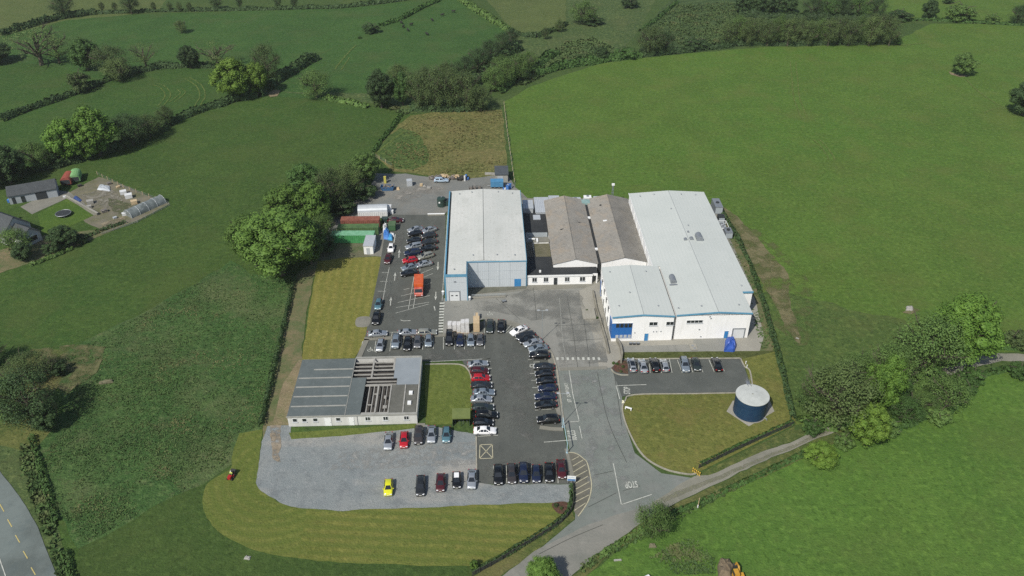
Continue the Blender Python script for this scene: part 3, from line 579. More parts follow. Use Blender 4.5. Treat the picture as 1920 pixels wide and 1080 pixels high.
# ---- two grey workshops
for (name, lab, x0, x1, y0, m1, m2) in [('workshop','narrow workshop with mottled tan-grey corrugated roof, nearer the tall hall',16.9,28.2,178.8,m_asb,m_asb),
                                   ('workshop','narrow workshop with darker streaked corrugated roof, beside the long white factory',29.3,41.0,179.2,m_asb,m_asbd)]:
    t = thing(name, lab, 'workshop', at(x0,y0), RZ)
    w = x1-x0; L = 34.4
    wb = MB(); wb.box(0,0,0,w,L,3.85); wb.add([(0,0,3.85),(w,0,3.85),(w/2,0,5.25)], [(0,1,2)]); wb.add([(0,L,3.85),(w,L,3.85),(w/2,L,5.25)], [(2,1,0)])
    wb.build('wall', m_white, t)
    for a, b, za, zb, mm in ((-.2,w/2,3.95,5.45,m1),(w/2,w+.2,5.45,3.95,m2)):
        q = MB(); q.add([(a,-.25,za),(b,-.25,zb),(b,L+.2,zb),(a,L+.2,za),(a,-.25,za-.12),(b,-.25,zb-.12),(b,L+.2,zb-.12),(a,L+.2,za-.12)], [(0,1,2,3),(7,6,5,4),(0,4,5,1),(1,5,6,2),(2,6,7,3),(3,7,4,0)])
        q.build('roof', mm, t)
    MB().tube([(w/2,-.24,5.46),(w/2,L+.2,5.46)], .1, 6).build('ridge', m_asbd, t)
    if x0 < 20:
        MB().cbox(w*.32,16,4.95,1.3,.22,.12,R(25),0).build('roof_patch', m_dark, t); MB().cbox(w*.72,20,4.8,1.5,.2,.12,R(-15)).build('roof_patch', m_dark, t)
    else:
        MB().cbox(w*.3,20,4.9,1.3,.6,.14,R(10)).build('roof_patch', m_wht, t); MB().cyl(w*.28,29,4.6,5.0,.3,seg=10).build('roof_vent', m_dark, t)
t = thing('valley_gutter', 'dark flat gutter strip with white boxes between the two corrugated workshops', 'gutter', at(28.25,179.0), RZ)
MB().box(.2,0,0,.85,34,3.6).build('deck', m_felt, t)
for y in (7,24): MB().cbox(.5,y,3.78,.7,.8,.35).build('vent_box', m_wht, t)
MB().cbox(.5,33,3.9,2.4,2.2,.7).build('duct', mat('verdigris', (.2,.32,.3,1), [((.3,.4,.38,1),1,.4,.6,.6)], rough=.7), t)
# ---- low flat extensions in the gap beside the tall hall
def simple_block(label, x0, y0, x1, y1, h, mw, mr, name='outbuilding', extra=None):
    t = thing(name, label, 'outbuilding', at(x0,y0), RZ); w, d = x1-x0, y1-y0
    MB().box(0,0,0,w,d,h-.12).build('wall', mw, t)
    MB().box(-.12,-.12,h-.118,w+.12,d+.12,h).build('roof', mr, t)
    if extra: extra(t, w, d)
    return t
simple_block('black flat-roofed extension in the gap beside the tan-roofed workshop', 10.6,196.5,16.6,207,3.3,m_cladd,m_felt)
simple_block('pale flat parapet roof midway along the gap beside the tan-roofed workshop', 12.4,191.6,16.6,194.0,3.0,m_white,pave)
simple_block('low mossy brown flat roof in the gap beside the tan-roofed workshop', 12.6,184.2,16.6,191.4,2.5,m_white,mat('mossy_roof', C(112,108,86), [(C(92,92,66), .5, .4, .6, .8),(C(134,130,108),1.5,.5,.7,.5)], rough=.95))
def duct(t, w, d):
    MB().tube([(.5,.6,2.6),(.5,.6,3.5),(-1.2,.9,3.5)], .22, 8).build('duct', m_wht, t); MB().cbox(1.1,.5,3.2,.5,1.6,.4).build('duct', m_wht, t)
ob = [o for o in bpy.data.objects if o.get('label','').startswith('pale flat parapet')][0]; duct(ob, 4, 2)
def corr(t, w, d):
    q = MB()
    for k in range(int(w/.5)): q.box(.1+k*.5,-.05,0,.18+k*.5,d+.05,.06)
    q.build('roof_rib', m_lgrey, t).location.z = t['h']
for lab, a in (('pale blue-grey metal shed roof behind the gap, left of its twin',(14.0,206.5,18.0,215.5,3.9)),('pale blue-grey metal shed roof behind the gap, against the tan workshop',(18.3,209.0,21.2,216.0,4.1)),('small light grey lean-to roof behind the tall hall corner',(10.6,209.5,13.4,214.5,3.6))):
    x0,y0,x1,y1,h = a; t = simple_block(lab, x0,y0,x1,y1,h, m_lgrey, m_lgrey, 'shed'); t['category'] = 'shed'; t['h'] = h; corr(t, x1-x0, y1-y0); del t['h']
simple_block('small grey flat roof box in the dark gap beside the tall hall', 13.2,203.0,15.0,205.4,3.6,m_lgrey,m_lgrey)
for k,(x,w,h,mm) in enumerate([(20.5,1.2,2.6,m_lgrey),(22.6,1.0,2.9,m_wht),(24.5,3.2,3.4,m_lgrey),(28.6,2.2,4.0,m_wht),(31.5,2.6,3.6,m_lgrey),(35.0,1.6,2.4,m_wht)]):
    t = thing('plant_unit', ['narrow grey plant box','thin white duct cabinet','wide grey plant cabinet','tall white plant cabinet','pale green-grey plant cabinet','small white plant box'][k]+' behind the corrugated workshops', 'plant unit', at(x,214.6), RZ, 'plant behind the workshops')
    MB().box(0,0,0,w,1.6,h).build('cabinet', mm, t); MB().cyl(w/2,.8,h,h+.35,.35,seg=10).build('fan', m_grey, t); MB().box(.1,-.03,.4,w-.1,0,h-.3).build('louvre', m_cladd, t)
t = thing('mast', 'thin lattice mast behind the corrugated workshops', 'mast', at(37.2,216.5), RZ)
q = MB()
for dx,dy in ((-.25,-.25),(.25,-.25),(.25,.25),(-.25,.25)): q.tube([(dx,dy,0),(dx*.6,dy*.6,7)], .05, 5)
for k in range(7): q.box(-.24,-.24,k+.5,.24,.24,k+.56)
q.build('lattice', m_grey, t); MB().box(-.4,-.2,6.9,.4,.2,7.5).build('head', m_wht, t)
# ---- office block and long factory on the right
t = thing('office_building', 'white two-storey office block with blue corner glazing facing the courtyard', 'office', at(28.1,150.9), RZ)
w, L, ze, zt = 14.2, 21.0, 7.0, 7.55
wb = MB(); wb.box(.1,.1,0,w-.1,L,ze-.12)
for yy, f in ((.1,(0,1,2)),(L,(2,1,0))): wb.add([(.1,yy,ze-.12),(w-.1,yy,ze-.12),(w/2,yy,zt-.1)], [f])
wb.build('wall', m_white, t)
def roof2(t, x0, x1, xr, y0, y1, ze, zt, m):
    q = MB()
    for a, b, za, zb in ((x0,xr-.05,ze,zt),(xr+.05,x1,zt,ze)):
        q.add([(a,y0,za),(b,y0,zb),(b,y1,zb),(a,y1,za),(a,y0,za-.15),(b,y0,zb-.15),(b,y1,zb-.15),(a,y1,za-.15)], [(0,1,2,3),(7,6,5,4),(0,4,5,1),(1,5,6,2),(2,6,7,3),(3,7,4,0)])
    r = q.build('roof', m, t); MB().box(xr-.05,y0+1.2,zt-.15,xr+.05,y1-.3,zt-.06).build('ridge_gap', m_grey, r)
    g = MB()
    for a, b, za, zb in ((x0-.05,xr,ze,zt),(xr,x1+.05,zt,ze)):
        y = y0-.16
        g.add([(a,y,za-.3),(b,y,zb-.3),(b,y,zb+.06),(a,y,za+.06),(a,y0-.003,za-.3),(b,y0-.003,zb-.3),(b,y0-.003,zb+.06),(a,y0-.003,za+.06)], [(0,1,2,3),(3,2,6,7),(7,6,5,4),(0,4,5,1),(1,5,6,2),(3,7,4,0)])
    g.build('fascia', m_blue, r)
roof2(t, 0, w, w/2, 0, L+.1, ze, zt, m_roof)
cw = MB().box(.0,.02,1.0,4.7,.11,5.2).box(-.0,.11,1.0,.11,3.2,5.2).build('corner_glazing', m_bluep, t)
for k in range(4): MB().box(.95+k*.95,-.01,4.0,1.75+k*.95,.03,5.1).build('pane', m_glass, cw); MB().box(1.0+k*.95,-.012,1.1,1.7+k*.95,.03,1.9).build('panel', m_lgrey, cw)
MB().box(-.02,-.02,5.2,4.8,.1,5.32).box(-.02,-.02,.9,4.8,.1,1.0).build('glazing_rail', m_frame, cw)
door(t, 7.75, 8.6, 2.1, m_blued, y=.1)
for a, b in ((8.6,10.4),(12.5,14.2)): window(t, a, b, 4.4, 5.3, 2, y=.1)
for k, y in enumerate((5.2,8.8,12.4,16.5)):
    q = MB().box(-.04,y,1.0,.11,y+1.6,2.3).box(-.04,y,4.1,.11,y+1.6,5.4).build('window', m_glass, t); MB().box(-.1,y-.15,.8,.11,y-.002,5.6).box(-.1,y+1.602,.8,.11,y+1.75,5.6).build('window_frame', m_wht, q)
MB().box(-.0,18.5,.02,.12,20.5,3.6).build('blue_panel', m_bluep, t)
MB().tube([(w-.05,.02,.1),(w-.05,.02,ze-.3)], .07, 6).build('downpipe', m_grey, t)
roof_caps(t, [(2,4,7.1),(11,3.6,7.2),(1.8,18.5,7.1),(10.6,18.2,7.25),(5.2,9,7.38)])
for x,z in ((5.3,2.3),(9.6,2.5),(10.3,2.5),(11.3,2.55)): MB().box(x,-.0,z,x+.25,.1,z+.2).build('wall_fitting', m_grey, t)

t = thing('factory', 'long white factory with pale ridged roof and grey roof cowls', 'factory', at(42.75,151.2), RZ)
ze, zt = 7.0, 7.65; xr = 9.6
pts = [(.1,.1),(17.3,.1),(17.3,8.8),(19.9,8.8),(19.9,60),(-1.6,60),(-1.6,20.9),(.1,20.9)]
zz = lambda x: ze+(zt-ze)*(1-abs(x-xr)/(xr if x < xr else 19.9-xr))-.12
wb = MB(); wb.prism([(x,y,zz(x)-6.6) for x,y in pts], 0, 6.6)
wb.add([(.1,.1,6.6),(17.3,.1,6.6),(17.3,.1,zz(17.3)),(xr,.1,zt-.12),(.1,.1,zz(.1))], [(0,1,2,3,4)]); wb.build('wall', m_white, t)
q = MB()
def sl(a, b, y0, y1):
    za, zb = zz(a)+.12, zz(b)+.12
    q.add([(a,y0,za),(b,y0,zb),(b,y1,zb),(a,y1,za),(a,y0,za-.15),(b,y0,zb-.15),(b,y1,zb-.15),(a,y1,za-.15)], [(0,1,2,3),(7,6,5,4),(0,4,5,1),(1,5,6,2),(2,6,7,3),(3,7,4,0)])
sl(0,xr-.05,0,20.79); sl(-1.7,xr-.05,20.8,60.1); sl(xr+.05,17.4,0,8.69); sl(xr+.05,20.0,8.7,60.1)
r = q.build('roof', m_roof, t); MB().box(xr-.05,1.6,zt-.15,xr+.05,59,zt-.05).build('ridge_gap', m_grey, r)
g = MB()
for a, b in ((-.02,xr),(xr,17.45)):
    za, zb = zz(a)+.12, zz(b)+.12
    g.add([(a,-.16,za-.3),(b,-.16,zb-.3),(b,-.16,zb+.06),(a,-.16,za+.06),(a,-.003,za-.3),(b,-.003,zb-.3),(b,-.003,zb+.06),(a,-.003,za+.06)], [(0,1,2,3),(3,2,6,7),(7,6,5,4),(0,4,5,1),(1,5,6,2),(3,7,4,0)])
g.box(17.45,8.54,6.75,20.02,8.69,7.2); g.build('fascia', m_blue, r)
MB().box(-1.82,20.8,6.7,-1.71,60.1,7.0).build('gutter', m_wht, r)
f = MB(); window(t, 2.6, 6.2, 4.65, 5.35, 4, y=.1)
door(t, 11.75, 12.65, 2.1, m_blued, y=.1)
d = MB().box(13.75,.03,.02,16.3,.11,2.6).build('roller_door', m_shut, t)
MB().box(13.5,-.02,.02,13.748,.1,2.85).box(16.302,-.02,.02,16.55,.1,2.85).box(13.748,-.02,2.602,16.302,.1,2.85).build('door_frame', m_grey, d)
for x,z in ((5.6,2.6),(7.6,6.2),(7.9,5.7),(6.2,.5)): MB().box(x,-.0,z,x+.3,.1,z+.25).build('wall_fitting', m_grey, t)
for k in range(8): MB().box(-1.72,22.5+k*4.6,.3,-1.6,22.75+k*4.6,6.7).build('buttress', m_wht, t)
def loc(px, py, z): a = S(px,py,z); return a[0]-42.75, a[1]-151.2
def cowl(px, py, sx, sy, h):
    x, y = loc(px, py, 7.4); z = zz(x)+.12
    q = MB().box(x-sx/2,y-sy/2,z-.1,x+sx/2,y+sy/2,z+h*.45)
    seg = 8; vs = []; 
    for i in range(seg+1):
        a = math.pi*i/seg; vs += [(x-math.cos(a)*sx/2, y-sy/2, z+h*.452+math.sin(a)*h*.55), (x-math.cos(a)*sx/2, y+sy/2, z+h*.452+math.sin(a)*h*.55)]
    q.add(vs, [(2*i,2*i+1,2*i+3,2*i+2) for i in range(seg)]+[tuple(2*i for i in range(seg,-1,-1)), tuple(2*i+1 for i in range(seg+1))])
    o = q.build('roof_cowl', m_grey, t); return o
cowl(1310,448,1.6,2.6,1.3); cowl(1261,524,1.3,2.7,1.0); cowl(1296,450,.9,.9,.6); cowl(1285,451,.8,.8,.5); cowl(1290,437,.5,.5,.4); cowl(1263,533,1.9,.4,.3)
roof_caps(t, [loc(*p)+(zz(loc(*p)[0])+.12,) for p in [(1200,368,7.2),(1226,366,7.3),(1277,366,7.3),(1304,366,7.2),(1258,392,7.6),(1290,424,7.5),(1272,578,7.2),(1315,575,7.4),(1385,574,7.1),(1390,537,7.1)]])

# ---- partly stripped prefab block
t = thing('prefab_building', 'single-storey prefab block with half its grey roof stripped to dark joists', 'building', at(-40.9,125.1), RZ)
def lp(zx, zy, z=2.7): a = S(520+zx/4.8, 640+zy/4.8, z); return a[0]+40.9, a[1]-125.1
m_pf = mat('prefab_wall', (.6,.6,.57,1), [((.5,.5,.46,1), .4, .42, .65, .7), ((.66,.66,.63,1), 1.6, .5, .7, .4)], rough=.85, stripes=(((.5,.5,.47,1), 1.2, 0, .35, .1, 0),))
m_pr = mat('prefab_roof', C(104,113,112), [(C(94,103,102), .2, .4, .62, .8), (C(118,126,124), 1.2, .5, .7, .5)], rough=.75)
m_bt = mat('pale_batten', C(172,172,164), [(C(150,150,142), .8, .45, .65, .7)], rough=.8)
m_bt2 = mat('pale_timber', C(174,172,164), [(C(148,146,138), .8, .45, .65, .7)], rough=.85)
m_sh = mat('pale_sheet', C(156,164,168), [(C(146,154,158), .3, .4, .65, .7)], rough=.6)
m_br = mat('brown_felt', C(112,112,104), [(C(98,98,90), .3, .4, .62, .8), (C(126,125,114), 1.5, .5, .7, .5)], rough=.9)
m_jo = mat('joist_dark', (.05,.045,.04,1), [((.085,.075,.062,1), .7, .5, .68, .7)], rough=.95)
Wd, Dp = 26.0, 18.4
q = MB(); q.box(0,0,0,Wd,.2,2.6).box(0,Dp-.2,0,Wd,Dp,2.6).box(0,.2,0,.2,Dp-.2,2.6).box(Wd-.2,.2,0,Wd,Dp-.2,2.6); q.build('wall', m_pf, t)
MB().box(.2,.2,1.4,Wd-.2,Dp-.2,1.5).build('ceiling_deck', m_jo, t)
x1 = 11.5
r = MB().box(-.1,-.1,2.602,x1,Dp-.2,2.75).build('roof', m_pr, t)
for (a, yy) in ((3,14.6),(.2,11.8),(.2,8.9),(.2,5.9),(.2,2.9)): MB().box(a,yy-.14,2.752,x1-.1,yy+.14,2.86).build('batten', m_bt, r)
MB().box(x1+.0,-.1,2.6,x1+.1,Dp,2.84).build('edge_strip', m_bt, r)
MB().box(x1+.15,-.1,2.602,14.6,11.6,2.8).build('roof', m_pr, t)
MB().box(20.4,11.3,2.602,Wd-.1,Dp-.25,2.72).box(21.2,9.2,2.602,Wd-.1,11.298,2.71).build('roof', m_sh, t)
MB().box(20.3,.3,2.55,23.0,9.1,2.66).box(23.3,.3,2.55,Wd-.3,9.1,2.66).build('roof', m_br, t)
fr = MB()
fr.box(-.15,-.2,2.55,Wd+.1,-.102,2.9).box(14.7,-.1,2.602,Wd+.1,.28,2.9).box(Wd-.09,.28,2.602,Wd+.12,Dp,2.92).box(x1+.1,Dp-.24,2.602,Wd-.1,Dp+.1,2.95); fr.build('parapet', m_bt, t)
bm_ = MB()
for yy in (16.9,15.6,14.3,12.9): bm_.box(x1+.12,yy-.09,2.3,20.3,yy+.09,2.58)
bm_.box(15.5,11.7,2.582,15.85,Dp-.25,2.74); bm_.box(x1+.12,13.9,2.582,15.49,14.25,2.74); bm_.box(15.86,14.0,2.582,20.38,14.3,2.74); bm_.box(20.0,14.31,2.582,20.38,Dp-.25,2.74)
bm_.box(14.65,11.4,2.5,20.38,11.68,2.74)
for yy in (10.5,9.6): bm_.box(14.7,yy-.08,2.3,21.1,yy+.08,2.55)
bm_.box(14.65,8.95,2.5,20.2,9.2,2.74)
for xx, ww in ((15.6,.1),(16.6,.09),(18.4,.07),(19.3,.07)): bm_.box(xx-ww,.9,2.3,xx+ww,8.94,2.56)
bm_.box(17.3,.29,2.4,17.65,8.94,2.76).box(20.0,.29,2.4,20.29,9.1,2.76).box(23.02,.29,2.5,23.28,9.1,2.8).box(14.7,.6,2.4,17.29,.85,2.6).box(17.66,.6,2.4,19.99,.85,2.6)
bm_.box(15.7,3.2,2.3,16.5,3.4,2.5).box(16.7,6.5,2.3,17.29,6.7,2.5).box(18.9,2.2,2.3,19.7,3.0,2.5).box(18.9,5.2,2.3,19.2,6.0,2.5)
bm_.build('roof_beam', m_bt2, t)
for x, y in ((24.4,6.3),(24.3,3.2)): MB().cbox(x,y,2.85,.75,.9,.36).build('rooflight', m_wht, t)
for a in (1.0,2.9,5.1,9.7): window(t, a, a+.8, 1.3, 2.1, 1)
for a in (15.6,19.2,23.4): window(t, a, a+.9, 1.2, 2.1, 2)
door(t, 7.3, 8.6, 2.1, m_wht); door(t, 12.2, 13.2, 2.1, m_wht)
MB().box(13.9,-.06,.0,14.0,0,2.55).build('downpipe', m_grey, t)
# ---- water tank
m_tank = mat('tank_blue', (.010,.034,.078,1), [((.016,.05,.10,1), .6, .4, .6, .7)], rough=.5, spec=.4, stripes=(((.01,.035,.08,1), 1.4, 0, .5, .06, 0),))
m_bluep2 = mat('tank_band', (.02,.055,.11,1), rough=.5)
m_tkr = mat('tank_roof', C(206,210,204), [(C(186,190,184), .5, .45, .65, .8), (C(160,164,158), 1.5, .6, .72, .5)], rough=.7)
t = thing('water_tank', 'large round dark blue tank with white lid on the grass', 'tank', at(53.6,126.2,.08), RZ)
MB().cyl(0,0,0,4.5,3.3,seg=48).build('shell', m_tank, t, smooth=False)
MB().cyl(0,0,4.502,4.62,3.38,seg=48).cyl(0,0,4.62,4.85,3.38,.2,seg=48,cap=False).build('lid', m_tkr, t)
q = MB(); q.box(-.35,2.4,4.9,-.28,4.2,5.0).box(.28,2.4,4.9,.35,4.2,5.0).box(-.35,3.2,4.62,.35,4.2,4.7)
for k in range(9): q.box(-.28,3.75,.4+k*.5,.28,3.8,.44+k*.5)
q.tube([(-.3,3.78,0),(-.3,3.78,5.6)],.04,5).tube([(.3,3.78,0),(.3,3.78,5.6)],.04,5).tube([(-.35,2.4,5.7),(-.35,4.2,5.7)],.03,5).tube([(.35,2.4,5.7),(.35,4.2,5.7)],.03,5)
q.build('ladder', m_grey, t)
for z in (.55,1.65,2.75,3.85): MB().cyl(0,0,z,z+.06,3.325,seg=48,cap=False).build('band', m_bluep2, t)
MB().cyl(0,0,.0,.12,3.5,seg=48).build('footing', conc, t)
MB().tube([(2.4,-2.2,.3),(2.9,-2.7,.3),(2.9,-2.7,0)],.12,8).build('pipe', m_grey, t)
# ---- farmhouse, garage, polytunnel (left edge)
t = thing('garage', 'long pale garage with slate roof and dark doors beside the drive', 'garage', P(20,384), R(24))
Lg, Dg = 13.0, 6.4
q = MB(); q.box(0,0,0,Lg,Dg,2.9); q.add([(0,0,2.9),(0,Dg,2.9),(0,Dg/2,4.5)],[(0,2,1)]); q.add([(Lg,0,2.9),(Lg,Dg,2.9),(Lg,Dg/2,4.5)],[(0,1,2)]); q.build('wall', mat('garage_wall', (.34,.37,.39,1), [((.28,.31,.33,1), .8, .45, .65, .6)], rough=.85), t)
q = MB()
for a, b, za, zb in ((-.3,Dg/2,2.78,4.62),(Dg/2,Dg+.3,4.62,2.78)): q.add([(-.2,a,za),(Lg+.2,a,za),(Lg+.2,b,zb),(-.2,b,zb),(-.2,a,za-.15),(Lg+.2,a,za-.15),(Lg+.2,b,zb-.15),(-.2,b,zb-.15)], [(0,1,2,3),(7,6,5,4),(0,4,5,1),(1,5,6,2),(2,6,7,3),(3,7,4,0)])
q.build('roof', m_slate, t)
MB().box(7.2,-.05,.02,10.2,.02,2.4).build('roller_door', m_dark, t); MB().box(.8,-.05,.02,1.7,.02,2.1).build('door', m_dark, t); MB().box(3.2,-.05,.1,4.3,.02,2.1).build('window', m_glass, t)
t = thing('house', 'grey slate farmhouse with cross gables at the picture edge', 'house', P(12,438), R(-28))
m_hw = mat('house_wall', (.55,.56,.55,1), [((.45,.46,.45,1), 1, .4, .6, .6)], rough=.9)
def wing(x0, y0, x1, y1, h, hr, along):
    q = MB().box(x0,y0,0,x1,y1,h); cx, cy = (x0+x1)/2, (y0+y1)/2
    if along == 'x':
        for x, f in ((x0,(0,2,1)),(x1,(0,1,2))): q.add([(x,y0,h),(x,y1,h),(x,cy,hr)],[f])
    else:
        for y, f in ((y0,(0,1,2)),(y1,(0,2,1))): q.add([(x0,y,h),(x1,y,h),(cx,y,hr)],[f])
    q.build('wall', m_hw, t); r = MB(); e = .35; dz = .12
    if along == 'x':
        for a, b, za, zb in ((y0-e,cy,h-.1,hr+.1),(cy,y1+e,hr+.1,h-.1)): r.add([(x0-e,a,za),(x1+e,a,za),(x1+e,b,zb),(x0-e,b,zb),(x0-e,a,za-dz),(x1+e,a,za-dz),(x1+e,b,zb-dz),(x0-e,b,zb-dz)], [(0,1,2,3),(7,6,5,4),(0,4,5,1),(1,5,6,2),(2,6,7,3),(3,7,4,0)])
    else:
        for a, b, za, zb in ((x0-e,cx,h-.1,hr+.1),(cx,x1+e,hr+.1,h-.1)): r.add([(a,y0-e,za),(b,y0-e,zb),(b,y1+e,zb),(a,y1+e,za),(a,y0-e,za-dz),(b,y0-e,zb-dz),(b,y1+e,zb-dz),(a,y1+e,za-dz)], [(0,1,2,3),(7,6,5,4),(0,4,5,1),(1,5,6,2),(2,6,7,3),(3,7,4,0)])
    return r.build('roof', m_slate, t)
wing(-14,-4,6,4,3.2,6.8,'x'); r = wing(-5,-8,1,-4.4,3.0,5.6,'y'); wing(6.6,-2.6,12,2.6,2.8,5.0,'x')
MB().box(-6,-.5,6,-5,.5,8.2).build('chimney', m_white, r)
wf = MB().box(12.0,-1.4,1,12.08,1.4,2.4).build('window', m_glass, t); MB().box(12.02,-1.6,.9,12.14,-1.42,2.6).box(12.02,1.42,.9,12.14,1.6,2.6).box(12.02,-1.4,2.42,12.14,1.4,2.6).build('window_frame', m_wht, wf)
t = thing('polytunnel', 'translucent hooped polytunnel at the corner of the farm yard', 'polytunnel', P(248,410), math.atan2((P(312,381)-P(248,410)).y,(P(312,381)-P(248,410)).x))
L = (P(312,381)-P(248,410)).length; q = MB(); vs = []; seg = 10
for j in range(9):
    for i in range(seg+1):
        a = math.pi*i/seg; vs.append((L*j/8, 2.0-math.cos(a)*2.0, math.sin(a)*(2.1+.05*math.sin(j*2.2))))
q.add(vs, [(j*(seg+1)+i, (j+1)*(seg+1)+i, (j+1)*(seg+1)+i+1, j*(seg+1)+i+1) for j in range(8) for i in range(seg)])
q.add([vs[i] for i in range(seg+1)], [tuple(range(seg+1))]); q.add([vs[8*(seg+1)+i] for i in range(seg+1)], [tuple(range(seg,-1,-1))])
pm = mat('polythene', C(136,144,142), [(C(104,112,110), .4, .42, .62, .8), (C(178,184,184), 1.2, .55, .7, .6)], rough=.35, spec=.5); q.build('cover', pm, t, smooth=True)
for j in (0,2,4,6,8): MB().tube([(L*j/8, 2.0-math.cos(math.pi*i/8)*2.06, math.sin(math.pi*i/8)*2.18) for i in range(9)], .05, 5).build('hoop', m_lgrey, t)
# ================================================================== vehicles
def paintm(name, c, metal=.35, rough=.32):
    return mat('car_paint_'+name, c, rough=rough, metallic=metal, coat=.35, spec=.4)
PAINT = dict(silver=paintm('silver',(.42,.45,.47,1),.6), steel=paintm('steel',(.25,.30,.34,1),.5), white=paintm('white',(.8,.8,.79,1),0), black=paintm('black',(.005,.006,.007,1),.0,.25),
    char=paintm('charcoal',(.022,.025,.028,1),.2), grey=paintm('grey',(.13,.135,.14,1),.5), navy=paintm('navy',(.010,.017,.045,1),.1), red=paintm('red',(.42,.012,.022,1),.1), wine=paintm('wine',(.065,.01,.014,1),.1),
    teal=paintm('teal',(.10,.21,.25,1),.4), green=paintm('green_grey',(.032,.045,.043,1),.3), yellow=paintm('yellow',(.62,.62,.02,1),0), beige=paintm('beige',(.38,.38,.32,1),.5), brown=paintm('brown',(.045,.04,.04,1),.2), sky=paintm('sky',(.45,.56,.66,1),.3))
m_cg = mat('car_glass', (.012,.016,.02,1), rough=.06, spec=.8)
m_ty = mat('tyre', (.02,.02,.02,1), rough=.85)
m_rim = mat('wheel_rim', (.4,.41,.42,1), rough=.35, metallic=.7)
m_hl = mat('headlight', (.75,.77,.78,1), rough=.12, spec=.8)
m_tl = mat('tail_light', (.35,.01,.01,1), rough=.2)
m_pl = mat('number_plate', (.75,.74,.66,1), rough=.5)
def car_meshes(L, Wd, Hh, kind):
    """profile stations from tail to nose: (x, belt z, top z, half width at top)"""
    h = L/2; w = Wd/2; hd = Hh*.62; bt = Hh*.63
    if kind == 'saloon':
        st = [(-h,.62,.62,.72),(-h*.97,.86,.90,.80),(-h*.70,.92,.97,.80),(-h*.40,.93,Hh-.05,.60),(-h*.10,.92,Hh,.61),(h*.14,.91,Hh-.03,.60),(h*.47,.90,.95,.78),(h*.80,.78,.84,.74),(h*.96,.62,.70,.62),(h,.5,.52,.55)]; g = (2,3,5,6)
    elif kind in ('hatch','mini'):
        st = [(-h,.62,.62,.74),(-h*.985,.9,.94,.80),(-h*.93,.95,1.0,.78),(-h*.72,.96,Hh-.04,.62),(-h*.2,.95,Hh,.63),(h*.12,.93,Hh-.03,.62),(h*.50,.92,.97,.78),(h*.82,.80,.86,.74),(h*.97,.62,.70,.62),(h,.5,.52,.55)]; g = (2,3,5,6)
    elif kind == 'estate':
        st = [(-h,.62,.62,.74),(-h*.985,.9,.94,.80),(-h*.95,.94,1.0,.78),(-h*.82,.95,Hh-.05,.62),(-h*.2,.94,Hh,.63),(h*.14,.92,Hh-.03,.62),(h*.47,.90,.95,.78),(h*.80,.78,.84,.74),(h*.96,.62,.70,.62),(h,.5,.52,.55)]; g = (2,3,5,6)
    elif kind == 'suv':
        st = [(-h,.7,.7,.76),(-h*.985,1.02,1.06,.82),(-h*.95,1.06,1.12,.80),(-h*.84,1.07,Hh-.05,.66),(-h*.2,1.06,Hh,.67),(h*.14,1.04,Hh-.03,.66),(h*.44,1.02,1.08,.80),(h*.84,.94,1.0,.76),(h*.97,.74,.82,.68),(h,.55,.58,.6)]; g = (2,3,5,6)
    else:  # mpv
        st = [(-h,.7,.7,.76),(-h*.985,1.0,1.04,.82),(-h*.96,1.04,1.1,.82),(-h*.88,1.05,Hh-.04,.72),(-h*.2,1.04,Hh,.73),(h*.26,1.02,Hh-.05,.70),(h*.66,1.0,1.05,.80),(h*.88,.9,.95,.76),(h*.97,.7,.78,.68),(h,.55,.58,.6)]; g = (2,3,5,6)
    z0 = .22; rows = []
    for x, zb, ztp, wt in st:
        e = 1.0 if abs(x) < h*.8 else (.93 if abs(x) < h*.975 else .82)
        a = w*e; t = min(wt, .8)*Wd*.55 if False else wt*w
        rows.append([(x,-a*.9,z0),(x,-a,.45),(x,-a*.985,zb*.9),(x,-a*.93,zb),(x,-t,ztp-.03 if ztp-zb>.2 else ztp-.01),(x,-t*.82,ztp),(x,0,ztp+.015),(x,t*.82,ztp),(x,t,ztp-.03 if ztp-zb>.2 else ztp-.01),(x,a*.93,zb),(x,a*.985,zb*.9),(x,a,.45),(x,a*.9,z0)])
    m = MB(); n = 13; vs = [v for r in rows for v in r]
    fs = [(i*n+k,(i+1)*n+k,(i+1)*n+k+1,i*n+k+1) for i in range(len(rows)-1) for k in range(n-1)]
    fs += [tuple(k for k in range(n)), tuple((len(rows)-1)*n+k for k in range(n-1,-1,-1))]
    fs += [(i*n,i*n+n-1,(i+1)*n+n-1,(i+1)*n) for i in range(len(rows)-1)]
    m.add(vs, [f[::-1] for f in fs])
    V = lambda i, k: Vector(rows[i][k])
    out = {'body': m}
    def pane(cs, off=.014, sh=.9):
        c = sum(cs, Vector())/len(cs); nn = (cs[1]-cs[0]).cross(cs[2]-cs[0]).normalized()
        if nn.dot(c-Vector((0,0,.6))) < 0: nn = -nn
        p = [c+(v-c)*sh+nn*off for v in cs]; q = [v-nn*.012 for v in p]
        k = len(p); b = MB(); b.add(p+q, [tuple(range(k))]+[(i,(i+1)%k,k+(i+1)%k,k+i) for i in range(k)]); return b
    out['windscreen'] = pane([V(g[2],5),V(g[3],4),V(g[3],8),V(g[2],7)], .03, .93)
    out['rear_window'] = pane([V(g[1],5),V(g[0],4),V(g[0],8),V(g[1],7)], .03, .9)
    for s, (kb, kt) in (('l',(3,4)),('r',(9,8))):
        b = MB()
        for a, c in ((g[0],g[1]),(g[1],g[1]+1),(g[1]+1,g[2]),(g[2],g[3])):
            cs = [V(a,kb),V(c,kb),V(c,kt),V(a,kt)]
            if a == g[0]: cs = [V(a,kb).lerp(V(c,kb),.35),V(c,kb),V(c,kt)]
            if c == g[3]: cs = [V(a,kb),V(c,kb).lerp(V(a,kb),.25),V(a,kt)]
            q = pane(cs, .012, .88); b.add(q.v, q.f)
        out['side_window_'+s] = b
